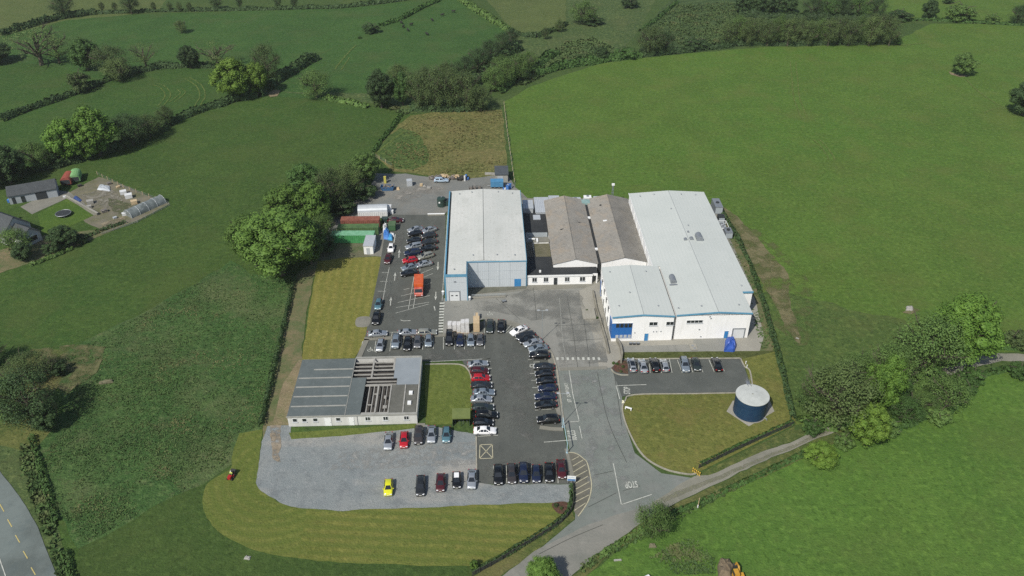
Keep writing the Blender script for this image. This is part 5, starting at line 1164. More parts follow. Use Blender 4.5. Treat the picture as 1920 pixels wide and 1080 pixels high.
T('bush',L_MID,1520,812,40,26,'mid green bush at the foot of the wide budding tree')
T('bush',L_BROWN,1904,650,50,34,'brown bush on the lane hedge at the right edge')
T('bush',L_MID,1908,706,46,24,'mid green bush below the lane at the right edge')
T('brown',L_OLIVE,1650,722,74,84,'olive tree behind the bright heart of the lane clump, nearer the large dull tree')
T('lush',L_MID,1672,752,52,56,'mid green tree filling the hollow of the lane clump')
T('brown',L_OLIVE,1520,770,70,70,'thin olive tree at the boundary-hedge end of the lane clump')
T('bush',L_MID,1600,806,50,30,'mid green bush under the bright heart of the lane clump')
T('bush',L_OLIVE,1660,812,56,28,'olive bush beside the round yellow-green tree')
T('bush',L_OLIVE,1755,790,50,28,'olive bush at the foot of the south lane trees')
T('bush',L_MID,1800,728,60,26,'mid green bush at the east end of the south lane trees')
T('bush',L_MID,1745,712,60,30,'mid green bush under the large dull olive tree')
# -- foreground
T('brown',L_OLIVE,1222,1008,66,66,'twiggy olive shrub tree on the lane verge near the stop line')
T('big',L_LUSH,1016,1096,62,44,'leafy green tree cut by the bottom edge beside the lane')
T('bush',L_LUSH,890,1066,18,16,'small light green bush by the curved fence')
# -- west clump and garden
T('brown',L_BROWN,58,712,84,52,'grey-brown budding tree over the western thicket')
T('brown',L_DARK,64,792,110,104,'large dark tree of the western thicket')
T('brown',L_OLIVE,14,788,84,90,'olive half-leafed tree at the west edge of the thicket')
T('lush',L_DARK,92,806,50,48,'dark green tree at the foot of the western thicket')
T('bush',L_DARK,112,700,40,24,'dark bush beside the trodden hay patch')
T('brown',L_DARK,-14,690,70,60,'dark tree cut by the left edge above the thicket')
T('lush',L_DARK,122,462,54,40,'dark garden tree right of the farmhouse')
T('brown',L_OLIVE,34,476,60,54,'olive garden tree in front of the farmhouse')
T('lush',L_DARK,46,488,38,34,'dark garden tree below the olive one')
T('bush',L_DARK,96,474,34,20,'dark garden shrub between the two dark trees')
T('bush',L_DARK,152,455,30,16,'dark shrub by the gate of the farm garden')
# -- hedges
HD = [
 ([(1350,85),(1430,83),(1520,83),(1600,81),(1664,80)],5,2.6,L_DARK,'thick undergrowth hedge under the dense brown belt',.8),
 ([(1385,30),(1450,32),(1520,36),(1600,38),(1655,40)],6,3.4,L_DARK,'undergrowth hedge under the row behind the dense belt',.8),
 ([(770,204),(820,206),(870,206),(908,202)],5,2.6,L_DARK,'undergrowth hedge under the near end of the middle belt',.7),
 ([(880,160),(910,140),(940,116),(965,92)],8,3.6,L_DARK,'undergrowth hedge under the slanting file of dark trees',.8),
 ([(1500,800),(1560,795),(1620,770),(1680,735),(1730,705)],5,2.6,L_OLIVE,'undergrowth hedge on the field side of the lane clump',.5),
 ([(1640,815),(1700,785),(1760,770),(1800,745)],4,2.0,L_MID,'undergrowth hedge on the south side of the lane clump',.5),
 ([(0,340),(60,322),(110,312),(150,302)],3.2,2.4,L_DARK,'dark field hedge under the bright tree pair',.7),
 ([(150,300),(230,276),(300,246),(335,224),(385,206),(440,190),(480,182)],3.4,2.6,L_DARK,'dark hedge running from the bright trees to the yellow-green pair',.7),
 ([(480,182),(520,152),(560,128),(590,110)],5.0,4.2,L_DARK,'thick clipped dark hedge ending in the open field',.7),
 ([(0,228),(60,205),(115,186),(160,170),(200,152)],2.6,2.4,L_DARK,'thin dark hedge beside the western picture edge',.7),
 ([(200,152),(250,138),(300,128),(350,126),(405,126)],3.0,2.6,L_DARK,'dark hedge under the bare trees',.7),
 ([(0,68),(50,52),(110,36),(180,26)],3.6,3.2,L_DARK,'dark top hedge at the upper left corner',.8),
 ([(180,26),(300,22),(420,20),(560,17),(640,15)],2.2,1.6,L_DARK,'low hedge along the top fields',.8),
 ([(640,15),(720,6),(760,0),(800,-8)],2.6,2.0,L_DARK,'low dark hedge leaving the picture at the top',.8),
 ([(712,50),(750,38),(790,16),(826,0)],2.2,1.8,L_MID,'thin scrubby hedge above the cattle',.8),
 ([(860,-2),(895,22),(935,46),(960,62)],3.6,2.4,L_OLIVE,'scrubby hedge between the cattle field and the olive field',.8),
 ([(962,66),(1005,70),(1040,58),(1062,46)],2.6,2.0,L_DARK,'ditch hedge below the olive field',.8),
 ([(1000,142),(1050,128),(1100,120),(1150,112),(1200,106)],4.6,3.0,L_MID,'wide mid green hedge along the bright field, western half',.8),
 ([(1200,106),(1260,100),(1330,92),(1370,88)],3.6,3.0,L_DARK,'dark hedge along the bright field up to the dense belt',.8),
 ([(1200,60),(1235,34),(1270,4)],2.0,1.4,L_MID,'thin hedge beside the striped plantation',.8),
 ([(930,175),(960,150),(1000,128),(1040,100)],6,2.2,L_MID,'broad low scrub hedge above the wood',.9),
 ([(610,185),(650,192),(690,202)],3.0,1.8,L_OLIVE,'low bramble hedge beside the lone olive tree',.7),
 ([(1670,40),(1740,38),(1800,42),(1860,45),(1920,48)],2.0,1.2,L_MID,'thin hedge of the far field on the right',.8),
 ([(553,519),(540,580),(524,650),(508,720),(490,800)],1.15,1.5,L_DARK,'long narrow clipped hedge along the meadow',.3),
 ([(1352,396),(1382,445),(1408,500),(1432,570),(1452,640),(1470,710),(1488,790)],1.2,1.1,L_DARK,'long dark boundary hedge behind the white factory',.34),
 ([(1312,874),(1360,850),(1420,822),(1486,793)],1.1,1.0,L_MID,'clipped hedge behind the black post fence of the island lawn',.32),
 ([(1071,912),(1073,935),(1068,958),(1040,985),(1000,1010),(940,1046),(884,1076)],1.0,.9,L_DARK,'low curved hedge behind the dark fence at the gravel corner',.32),
 ([(60,820),(78,880),(92,930),(108,985),(124,1040),(140,1100)],1.4,.9,L_MID,'wild dark hedge beside the main road',.3),
 ([(1090,1072),(1130,1040),(1190,1000),(1240,975)],1.4,.8,L_OLIVE,'rough low hedge along the lower lane verge',.4),
 ([(1250,968),(1330,935),(1420,893),(1500,855),(1540,838)],1.2,.7,L_MID,'low hedge between the lane and the south-east field',.4),
 ([(1832,650),(1880,652),(1930,655)],2.2,1.5,L_MID,'hedge above the lane at the right edge',.5),
 ([(1834,706),(1880,694),(1930,690)],1.6,1.0,L_MID,'low hedge below the lane at the right edge',.5),
 ([(160,446),(200,430),(235,418)],1.2,.9,L_DARK,'low shrub hedge below the vegetable plot',.4),
 ([(0,512),(60,498),(120,474),(150,460)],1.6,1.0,L_OLIVE,'rough garden hedge facing the left field',.5),
 ([(752,216),(735,240),(712,268),(700,288)],1.6,1.0,L_MID,'weedy hedge line beside the hay meadow',.5),
 ([(1030,552),(1034,552)],.1,.1,L_MID,'',.3)]
for pts, w, h, lm, lab, sz in HD:
    if lab: hedge(pts, w, h, lm, lab, size=sz, gap=.42 if 'wild' in lab or 'rough' in lab else 0)
# planting in the two bark beds and beside the office path
for x, y, w, lm, lab in [(1150,683,7,L_OLIVE,'olive shrub at the corner of the bark bed'),(1157,684,6,L_MID,'mid green shrub in the bark bed'),(1168,689,7,L_BUD,'pale dried shrub beside the silver estate'),(1164,698,6,L_BROWN,'brown shrub at the kerb of the bark bed'),
    (1042,950,9,L_BROWN,'reddish shrub on the bed inside the curved fence'),(1052,955,7,L_BUD,'pale shrub on the bed inside the curved fence'),
    (1100,583.5,5.5,L_DARK,'dark potted shrub on the courtyard side of the office steps'),(1119,597.5,6,L_MID,'green shrub against the office path wall'),(1120,586,3.5,L_DARK,'small dark shrub near the office wall')]:
    T('bush', lm, x, y, w, w*.75, lab, cat='bush')
# ================================================================== yard and street things
m_pole = mat('galvanised', (.32,.36,.37,1), rough=.5, metallic=.3)
m_lblue = mat('pale_blue_steel', (.36,.50,.56,1), rough=.5)
m_blk = mat('black_timber', (.035,.035,.032,1), [((.07,.068,.06,1), 2, .5, .65, .7)], rough=.9)
m_tim = mat('raw_timber', (.52,.40,.24,1), [((.42,.31,.18,1), 1.5, .42, .64, .8), ((.6,.5,.34,1), 5, .5, .7, .6)], rough=.9)
m_wrap = mat('pallet_wrap', (.62,.62,.6,1), [((.42,.40,.38,1), 1.4, .42, .62, .8), ((.74,.74,.72,1), 3.2, .52, .68, .7), ((.35,.3,.24,1), 2.2, .6, .72, .6)], rough=.4)
m_rust = mat('rusty_red', (.24,.085,.055,1), [((.16,.05,.035,1), .9, .4, .62, .8), ((.36,.19,.13,1), 2.5, .55, .7, .6)], rough=.85)
m_green = mat('container_green', (.055,.26,.085,1), [((.04,.19,.06,1), .8, .42, .62, .7), ((.16,.36,.2,1), 1.2, .58, .72, .6)], rough=.6)
m_gtop = mat('container_green_pale', (.20,.42,.26,1), [((.12,.33,.17,1), .9, .42, .62, .7)], rough=.6)
m_dkgr = mat('dark_green', (.022,.045,.04,1), [((.035,.065,.05,1), .9, .4, .62, .8)], rough=.4)
m_shel = mat('shelter_green', C(116,128,70), [(C(102,116,60), .6, .42, .62, .7), (C(128,138,82), 2, .55, .7, .5)], rough=.7)
m_tarpb = mat('blue_tarp', (.05,.17,.48,1), [((.08,.24,.56,1), .8, .42, .62, .8)], rough=.5)
m_tarpw = mat('white_tarp', (.68,.69,.68,1), [((.55,.56,.56,1), 1.2, .42, .62, .7)], rough=.5)
m_cov = mat('cover_blue', (.028,.085,.36,1), [((.02,.065,.29,1), .9, .42, .62, .7)], rough=.5)
m_skip = mat('skip_blue', (.045,.13,.26,1), [((.03,.09,.19,1), 1, .42, .62, .7), ((.12,.2,.28,1), 2.4, .56, .7, .6)], rough=.6)
m_mix = mat('scrap', (.18,.16,.14,1), [((.07,.07,.07,1), 1.2, .42, .6, .9), ((.42,.38,.32,1), 2.1, .54, .64, .8), ((.25,.13,.07,1), 1.7, .58, .68, .8)], rough=.9)
def yaw(a, b, z=0): v = P(*b, z)-P(*a, z); return math.atan2(v.y, v.x)
def lamp(x, y, label, hh, heads):
    t = thing('street_lamp', label, 'street lamp', P(x,y)+Vector((0,0,ZM)), SA, 'lamp posts on the site')
    MB().tube([(0,0,0),(0,0,1.2)],.085,8).tube([(0,0,1.2),(0,0,hh)],.06,8,.04).build('post', m_pole, t)
    for s in heads:
        MB().tube([(0,0,hh),(s*1.0,0,hh+.12)],.035,6).build('arm', m_pole, t); MB().box(s*.95-.28,-.14,hh+.04,s*.95+.28,.14,hh+.2).build('lamp_head', m_lgrey, t)
lamp(1053,797,'double-headed pale lamp post beside the height barrier',8.3,(-1,1))
lamp(1016,638,'pale lamp post on the kerb behind the curved rank of cars',8.3,(-1,1))
# height barrier at the exit of the lower park
A, B = P(1055,802), P(1063,850)
t = thing('height_barrier', 'pale blue height barrier across the exit of the lower car park', 'barrier', A+Vector((0,0,ZM)), math.atan2((B-A).y,(B-A).x))
L = (B-A).length
for x in (0,L): MB().tube([(x,0,0),(x,0,2.55)],.09,8).cbox(x,0,.05,.35,.35,.1).build('post', m_lblue, t)
MB().tube([(0,0,2.5),(L,0,2.5)],.06,6).tube([(0,0,2.3),(L,0,2.3)],.05,6).build('crossbar', m_lblue, t)
# sign board
t = thing('site_sign', 'white and blue sign board on two posts by the yellow hatching', 'sign', P(1071,908)+Vector((0,0,ZM)), R(-4))
bd = MB().box(-.8,-.04,.75,.8,.04,2.05).build('board', m_wht, t)
MB().box(-.74,-.056,.8,.74,-.042,1.32).build('blue_band', mat('sign_blue', (.10,.22,.42,1), rough=.5), bd)
MB().box(-.55,-.056,1.62,.55,-.042,1.78).build('heading_band', mat('sign_grey', (.42,.5,.58,1), rough=.5), bd)
for x in (-.65,.65): MB().tube([(x,.06,0),(x,.06,2.0)],.04,6).build('post', m_pole, t)
# post and rail fences
def fence(pts, label, hgt=1.15, gap=2.2, rails=3, m=None, mp=None, name='fence', wire=False):
    q = [P(*p) for p in pts]; m = m or m_blk; o0 = q[0].copy()
    t = thing(name, label, 'fence', o0, 0)
    base = MB().box(-.07,-.07,0,.07,.07,hgt+.1).mesh('post', mp or m); k = 0
    for a, b in zip(q[:-1], q[1:]):
        L = (b-a).length; n = max(1, round(L/gap)); ang = math.atan2((b-a).y,(b-a).x)
        for i in range(n):
            o = bpy.data.objects.new('post', base); COL.objects.link(o); o.parent = t; o.location = a.lerp(b, i/n)-o0; o.rotation_euler = (0,0,ang)
    rb = [MB() for _ in range(rails)]
    for r in range(rails):
        z = hgt*(r+.6)/(rails)
        for a, b in zip(q[:-1], q[1:]):
            a2, b2 = a-o0, b-o0; c = (a2+b2)/2
            rb[r].cbox(c.x, c.y, z, (b-a).length, .02 if wire else .06, .02 if wire else .13, math.atan2((b-a).y,(b-a).x))
        rb[r].build('wire' if wire else 'rail', m, t)
    return t
fence([(1310,879),(1360,855),(1420,827),(1488,797)], 'black post-and-rail fence below the island lawn')
fence(catmull([(1073,905),(1075,930),(1071,960),(1043,988),(1003,1013),(942,1050),(885,1081)],3,False), 'dark curved post-and-rail fence at the gravel corner', gap=2.4)
fence([(945,196),(950,240),(957,290),(966,352)], 'wooden post-and-wire fence between the hay meadow and the bright field', m=m_pole, mp=m_tim, wire=True, gap=4)
fence([(700,292),(735,312)], 'short wire fence at the back of the rear yard', m=m_pole, mp=m_tim, wire=True, gap=4)
fence([(183,328),(232,352),(318,384)], 'pale post-and-wire fence along the farm yard', m=m_pole, mp=m_tim, wire=True, gap=3)
fence([(318,386),(258,417),(190,440)], 'low pale stone-coloured fence below the polytunnel', m=m_bt2, mp=m_bt2, gap=3, hgt=.7, rails=2)
t = thing('garden_wall', 'low pale wall between the garden lawn and the farm yard', 'wall', P(126,372), yaw((126,372),(184,404)))
L = (P(184,404)-P(126,372)).length; MB().box(0,-.25,0,L,.25,.8).build('wall_body', pave, t); MB().box(-.1,-.32,.8,L+.1,.32,.9).build('coping', conc, t)
# yellow striped posts at the lane mouth
for k, lab in enumerate(('first yellow marker post, touching the black fence','second yellow marker post from the black fence','third yellow marker post from the black fence','fourth yellow marker post from the black fence','last yellow marker post, nearest the lane')):
    t = thing('marker_post', lab, 'bollard', P(1299+k*3.1, 884+k*2.1), 0, 'yellow marker posts at the lane mouth')
    MB().cyl(0,0,0,.95,.12,seg=10).build('post', mat('marker_yellow', (.62,.42,.05,1), rough=.6), t); MB().cyl(0,0,.5,.68,.127,seg=10).build('band', m_blk, t)
# containers and sheds on the west side of the tall hall
def container(a, b, wid, hh, mw, mtop, label, round_top=False, name='container', ribs=True):
    A, B = P(*a), P(*b); L = (B-A).length
    t = thing(name, label, 'container' if name == 'container' else name.replace('_',' '), A, math.atan2((B-A).y,(B-A).x))
    if round_top:
        q = MB().box(0,0,0,L,wid,hh*.6); n = 8; vs = []
        for i in range(n+1): an = math.pi*i/n; vs += [(0,wid/2-math.cos(an)*wid/2,hh*.6+.002+math.sin(an)*hh*.4),(L,wid/2-math.cos(an)*wid/2,hh*.6+.002+math.sin(an)*hh*.4)]
        q.build('body', mw, t); r = MB().add(vs, [(2*i,2*i+1,2*i+3,2*i+2) for i in range(n)]+[tuple(2*i for i in range(n,-1,-1)), tuple(2*i+1 for i in range(n+1))]); r.build('roof', mtop, t)
    else:
        MB().box(0,0,.1,L,wid,hh-.05).build('body', mw, t); MB().box(-.04,-.04,hh-.048,L+.04,wid+.04,hh).build('roof', mtop, t)
    if ribs:
        q = MB()
        for k in range(int(L/.6)): q.box(.25+k*.6,-.05,.15,.45+k*.6,0,hh*.58 if round_top else hh-.1)
        q.build('side_rib', mw, t)
        MB().box(L,.15,.2,L+.05,wid/2-.03,hh*.58 if round_top else hh-.2).box(L,wid/2+.03,.2,L+.05,wid-.15,hh*.58 if round_top else hh-.2).build('door', mw, t)
    return t
container((672,410),(727,408),3.6,3.3,m_tarpw,m_lgrey,'pale grey hut with a rounded roof behind the rusty container',True,'hut')
container((640,429),(712,428),2.5,2.6,m_rust,m_rust,'long rusty red container between the hut and the green containers')
container((634,442),(710,441),2.4,2.4,mat('container_olive', (.085,.16,.055,1), [((.05,.1,.04,1), .8,.42,.62,.8)], rough=.7),MATS['container_olive'],'olive green container between the rusty and the bright green one')
container((622,456.5),(702,456.5),2.6,2.6,m_green,m_gtop,'bright green container nearest the grassy bank')
A = P(683,477)
t = thing('hut', 'small white hut with a grey lean roof standing end-on by the kerb lane', 'hut', A, SA)
MB().prism([(0,0),(2.5,0),(2.7,5.6),(.2,5.6)],0,2.5).build('wall', m_wht, t); MB().prism([(-.1,-.1,0),(2.6,-.1,-.15),(2.8,5.7,-.15),(.1,5.7,0)],2.502,2.78).build('roof', m_lgrey, t); MB().box(.7,-.04,.05,1.6,0,2.0).build('door', m_lgrey, t)
t = thing('waste_skip', 'square dark green waste bin casting a shadow on the kerb lane', 'skip', P(729,434.5)+Vector((0,0,ZM)), SA)
MB().box(0,0,.15,1.9,2.6,1.75).build('body', mat('bin_green', (.05,.12,.05,1), rough=.6), t); MB().box(-.06,-.06,1.752,1.96,2.66,1.9).build('lid', mat('bin_lid', C(92,118,82), [(C(78,102,70),1,.4,.6,.7)], rough=.6), t)
def heap(pts, label, m, name, cat, hh=.9, seed=1, extra=None, zb=.0):
    """a lumpy covered heap over a polygon of ground points"""
    w = [P(*p) for p in pts]; c = sum(w, Vector())/len(w); rg = random.Random(seed); mb = MB(); n = len(w); ring = []
    N = 18
    out = []
    for i in range(N):
        u = i/N*n; a, b = w[int(u)%n], w[(int(u)+1)%n]; out.append(a.lerp(b, u-int(u))-c)
    vs = []
    for fr, hz in ((1,0),(.92,.55),(.65,.9),(.3,1.0)):
        for p in out: vs.append((p.x*fr+rg.uniform(-.06,.06), p.y*fr+rg.uniform(-.06,.06), zb+hh*hz*(rg.uniform(.78,1.12) if hz else 0)))
    vs.append((0,0,zb+hh*1.02))
    fs = [(r*N+i, r*N+(i+1)%N, (r+1)*N+(i+1)%N, (r+1)*N+i) for r in range(3) for i in range(N)]+[(3*N+i, 3*N+(i+1)%N, 4*N) for i in range(N)]
    mb.add(vs, fs); o = mb.build(name, m); o.location = c; return tag(o, label, cat)
heap([(719,449),(728,450),(731,444),(728,430),(722,425),(719,434)], 'crumpled blue tarpaulin heap beside the dark green waste bin', m_tarpb, 'tarpaulin', 'tarpaulin', 1.0, 3)
heap([(727,451),(736,452),(737,444),(731,439)], 'bright blue tarpaulin above the small white car', mat('blue_tarp_bright', (.05,.27,.52,1), [((.08,.34,.6,1), .8, .42, .62, .8)], rough=.5), 'tarpaulin', 'tarpaulin', 1.0, 5)
heap([(718,436),(724,437),(727,426),(722,421),(718,427)], 'white bulk sheet lying against the blue tarpaulin', m_tarpw, 'tarpaulin', 'tarpaulin', 1.5, 4)
heap([(729,445),(740,445),(740,439),(731,438)], 'pale sheet beside the dark green waste bin', m_tarpw, 'tarpaulin', 'tarpaulin', .7, 8)
t = thing('oil_tank', 'dark green round plastic tank at the back corner of the tall hall', 'tank', P(828,386), 0)
MB().cyl(0,0,0,2.6,1.25,seg=24).cyl(0,0,2.6,3.0,1.25,.35,seg=24,cap=True).build('shell', m_dkgr, t, smooth=False)
q = MB()
for z in (.6,1.2,1.8,2.4): q.cyl(0,0,z,z+.08,1.29,seg=24)
q.build('rib', m_dkgr, t); MB().cyl(.1,0,3.0,3.12,.28,seg=12).build('cap', m_grey, t)
MB().cbox(-.5,-1.22,1.7,.45,.08,.45).build('label_plate', m_wht, t)
t = thing('tank_housing', 'dark boxy pump housing beside the round green tank', 'box', P(835,387), SA); MB().box(-.1,0,0,.95,1.7,1.7).build('cabinet', m_dkgr, t); MB().box(-.15,-.05,1.702,1.0,1.75,1.8).build('lid', m_dark, t)
t = thing('pallet_wall', 'low pale kerb block wall at the end of the tarmac by the green tank', 'wall', P(802,404.5), SA); MB().box(0,0,0,4.9,.5,.45).build('block', conc, t); MB().box(-.03,-.03,.452,4.93,.53,.52).build('coping', m_wht, t)
# rear yard
def crate_box(x, y, lx, ly, lz, m, label, name='crate', cat=None, rz=0, mt=None, group=None):
    t = thing(name, label, cat or name.replace('_',' '), P(x,y), SA+rz, group)
    MB().box(-lx/2,-ly/2,.12,lx/2,ly/2,lz).build('body', m, t)
    q = MB()
    for s in (-.42,0,.42): q.box(lx*s-.08,-ly/2-.01,0,lx*s+.08,ly/2+.01,.12)
    q.build('runner', m_tim, t)
    MB().box(-lx/2-.03,-ly/2-.03,lz+.002,lx/2+.03,ly/2+.03,lz+.09).build('lid', mt or m, t)
    return t
def skip(x, y, lx, ly, lz, m, label, rz=0, fill=True):
    t = thing('waste_skip', label, 'skip', P(x,y), SA+rz); a = .35
    vs = [(-lx/2+a,-ly/2+.1,.1),(lx/2-a,-ly/2+.1,.1),(lx/2-a,ly/2-.1,.1),(-lx/2+a,ly/2-.1,.1),(-lx/2,-ly/2,lz),(lx/2,-ly/2,lz),(lx/2,ly/2,lz),(-lx/2,ly/2,lz)]
    MB().add(vs, [(3,2,1,0),(0,1,5,4),(1,2,6,5),(2,3,7,6),(3,0,4,7)]).build('body', m, t)
    r = MB(); r.box(-lx/2-.05,-ly/2-.05,lz-.02,lx/2+.05,-ly/2+.05,lz+.08).box(-lx/2-.05,ly/2-.05,lz-.02,lx/2+.05,ly/2+.05,lz+.08).box(-lx/2-.05,-ly/2+.052,lz-.02,-lx/2+.05,ly/2-.052,lz+.08).box(lx/2-.05,-ly/2+.052,lz-.02,lx/2+.05,ly/2-.052,lz+.08).build('rim', m, t)
    if fill:
        rg = random.Random(int(x)); q = MB()
        for k in range(26): q.cbox(rg.uniform(-.42,.42)*lx, rg.uniform(-.4,.4)*ly, lz-.1+rg.uniform(-.1,.25), rg.uniform(.3,1.0), rg.uniform(.2,.6), rg.uniform(.1,.4), rg.uniform(0,3), rg.uniform(-.4,.4))
        q.build('waste', m_mix, t)
    return t
skip(727,356,4.0,1.9,1.3,m_skip,'open blue skip full of scrap at the shaded edge of the rear yard')
crate_box(722.5,343.5,.7,.7,2.2,mat('sack_yellow', (.5,.45,.09,1), rough=.7),'upright yellow sack standing on the blue skip side', 'sack')
heap([(743,357),(750,357),(749,352),(744,352)], 'small pile of pale planks right of the scrap skip', m_tim, 'plank_pile', 'planks', .5, 9)
crate_box(768,348,1.6,1.6,1.9,m_lgrey,'grey tall crate alone in the middle of the rear yard', rz=.2)
crate_box(790,349,.8,.8,.7,m_tim,'small tan crate left of the pale slab in the rear yard'); heap([(793,351),(799,351),(798,348),(793,348)],'small heap of pale rubble in the rear yard',m_bt2,'rubble_heap','rubble',.4,11)
crate_box(804,354,1.1,.9,.5,m_bt2,'low pale slab crate in the rear yard')
rg = random.Random(12)
SCR = [(810,336,m_mix,'rusty scrap heap at the left end of the scrap line'),(824,333.5,m_mix,'dark scrap heap just behind the pale blue estate'),(835,333,m_tim,'heap of timber offcuts on the scrap line'),(847,335.5,m_blk,'black scrap heap in the middle of the scrap line'),(857,334,m_tim,'light timber heap towards the right of the scrap line'),(862,337.5,m_blk,'black tray of scrap on the scrap line'),(872,336.5,m_blk,'black scrap heap next to the blue drum pile')]
for x,y,m,lab in SCR:
    t = thing('scrap_heap', lab, 'scrap heap', P(x,y), rg.uniform(-.3,.3), 'scrap heaps at the back of the yard'); q = MB()
    for k in range(22): q.cbox(rg.uniform(-1,1), rg.uniform(-.7,.7), .2+rg.uniform(0,.7), rg.uniform(.3,1.3), rg.uniform(.15,.6), rg.uniform(.1,.5), rg.uniform(0,3), rg.uniform(-.6,.6))
    q.build('pieces', [m, m_mix][rg.random() < .3], t)
def drums(x, y, n, label, seed):
    t = thing('drum_pile', label, 'drums', P(x,y), SA); rg = random.Random(seed)
    for k in range(n): q = MB().cyl(rg.uniform(-1.3,1.3), rg.uniform(-.9,.9), 0, rg.choice((.9,1.8)), .3, seg=12); q.build('drum', m_tarpb if k % 3 else m_tarpw, t)
drums(878,337,5,'small blue drum pile at the right end of the scrap line',1); drums(951,356,9,'blue and white drum pile beside the grey shed',2)
t = thing('van_body', 'blue box trailer parked behind the tall hall', 'trailer', P(920,354)+Vector((0,0,.02)), SA)
MB().box(0,0,.55,3.9,2.1,2.3).build('body', mat('trailer_blue', (.06,.21,.38,1), [((.09,.27,.45,1), 1, .42, .62, .8)], rough=.55), t)
MB().box(-.05,-.05,2.302,3.95,2.15,2.38).build('roof', MATS['trailer_blue'], t); MB().tube([(0,1.05,.6),(-1.1,1.05,.5)],.07,6).build('drawbar', m_grey, t)
for x in (1.3,2.6):
    for y in (.05,2.05): o = bpy.data.objects.new('wheel', wm); COL.objects.link(o); o.parent = t; o.location = (x,y,.31)
for k,(x,y,lab) in enumerate([(883,356,'leftmost dark stillage frame peeping over the back of the hall roof'),(890,355,'middle dark stillage frame peeping over the back of the hall roof'),(899,354.5,'rightmost dark stillage frame beside the blue trailer')]):
    t = thing('stillage', lab, 'stillage', P(x,y), SA, 'stillages behind the tall hall'); q = MB()
    for dx in (-.5,.5):
        for dy in (-.5,.5): q.box(dx-.05,dy-.05,0,dx+.05,dy+.05,1.2)
    q.box(-.5,-.5,.15,.5,.5,.22); q.build('frame', m_blk, t); MB().box(-.42,-.42,.222,.42,.42,.9).build('load', m_mix, t)
t = thing('shed', 'dark-roofed grey shed at the far corner beside the meadow fence', 'shed', P(929,342), SA)
MB().box(0,0,0,3.9,5.0,2.6).build('wall', m_bt, t); MB().prism([(-.2,-.25,-.2),(4.1,-.25,-.2),(4.1,5.2,.25),(-.2,5.2,.25)],2.62,3.0).build('roof', mat('shed_roof', C(84,90,94), [(C(74,80,84),.6,.4,.62,.8)], rough=.7), t); MB().box(.6,-.05,.05,2.4,0,2.1).build('door', m_lgrey, t)
t = thing('plank_stack', 'long stack of pale planks beside the dark-roofed shed', 'planks', P(909,328.5), R(-4)); MB().box(0,0,.1,4.0,.9,.6).build('planks', m_bt2, t); MB().box(.4,-.05,0,.6,.95,.1).box(3.2,-.05,0,3.4,.95,.1).build('bearer', m_tim, t)
crate_box(735,401,.9,.9,1.1,m_tarpw,'small white drum box at the edge of the tarmac near the hut', 'bulk_box')
crate_box(727,398,2.4,1.2,2.2,m_tarpw,'white sheeted stack at the end of the rounded hut', 'covered_stack')
crate_box(722,416.5,1.7,1.5,1.4,m_dkgr,'dark green box squeezed behind the red saloon', 'bulk_box')
# pallets and timber beside the row of cars
PL = [(843.5,622,1.4,'shorter wrapped pallet stack nearest the zebra stripes'),(852,622,1.5,'wrapped pallet stack second from the zebra stripes'),(860,624.5,2.1,'tall wrapped pallet stack in the middle'),(868,625.5,2.6,'tallest wrapped pallet stack with brown boxes showing'),(876,625.5,2.7,'white wrapped pallet stack nearest the timber stack')]
for x, y, hh, lab in PL:
    t = thing('pallet_stack', lab, 'pallet stack', P(x,y)+Vector((0,.5,ZM)), SA, 'wrapped pallet stacks'); rg = random.Random(int(x))
    MB().box(-.5,-.6,0,.5,1.0,.14).build('pallet', m_tim, t); z = .145
    while z < hh:
        dz = rg.uniform(.45,.7); MB().box(-.48+rg.uniform(0,.05),-.58,z,.46,.98-rg.uniform(0,.1),z+dz-.02).build('wrapped_layer', m_wrap, t); z += dz
t = thing('timber_stack', 'tall stack of raw timber beside the pallets', 'timber', P(893.5,624.5)+Vector((0,.2,ZM)), SA)
for k in range(6): MB().box(-.72,-.1+k*.02,.1+k*.42,.72,3.0,.46+k*.42).build('timber_layer', m_tim, t)
q = MB()
for k in range(6):
    for y in (.3,2.5): q.box(-.74,y,.005+k*.42,.74,y+.12,.095+k*.42) if k == 0 else None
q.build('bearer', m_blk, t)
t = thing('timber_crate', 'pale open crate of boards at the back of the timber stack', 'crate', P(894,600)+Vector((0,0,ZM)), SA); MB().box(-.6,0,0,.6,1.6,.9).build('body', m_tim, t); MB().box(-.62,-.03,.7,-.3,1.63,.98).box(.3,-.03,.7,.62,1.63,.98).build('board', m_bt2, t)
# cycle shelter
A = P(849,799)
t = thing('cycle_shelter', 'green flat-roofed shelter beside the white saloon', 'shelter', A, SA)
MB().prism([(-.1,-.2,.1),(3.6,-.2,.1),(3.6,2.5,.35),(-.1,2.5,.35)],2.05,2.2).build('roof', m_shel, t)
MB().box(0,2.3,0,3.5,2.38,2.04).box(-.02,0,0,.05,2.29,2.03).box(3.45,0,0,3.52,2.29,2.03).build('panel', m_dkgr, t)
for x in (.05,1.75,3.45): MB().tube([(x,-.1,0),(x,-.1,2.05)],.05,6).build('post', m_dkgr, t)
for k in range(4): MB().tube([(.5+k*.8,.5,0),(.5+k*.8,.5,.75),(.5+k*.8,1.5,.75),(.5+k*.8,1.5,0)],.03,6).build('rack', m_pole, t)
# blue covered object
heap([(1357,660),(1377,661),(1381,650),(1374,635),(1360,636)], 'bright blue sheeted load in front of the factory roller door', m_cov, 'covered_load', 'covered load', 1.6, 21)
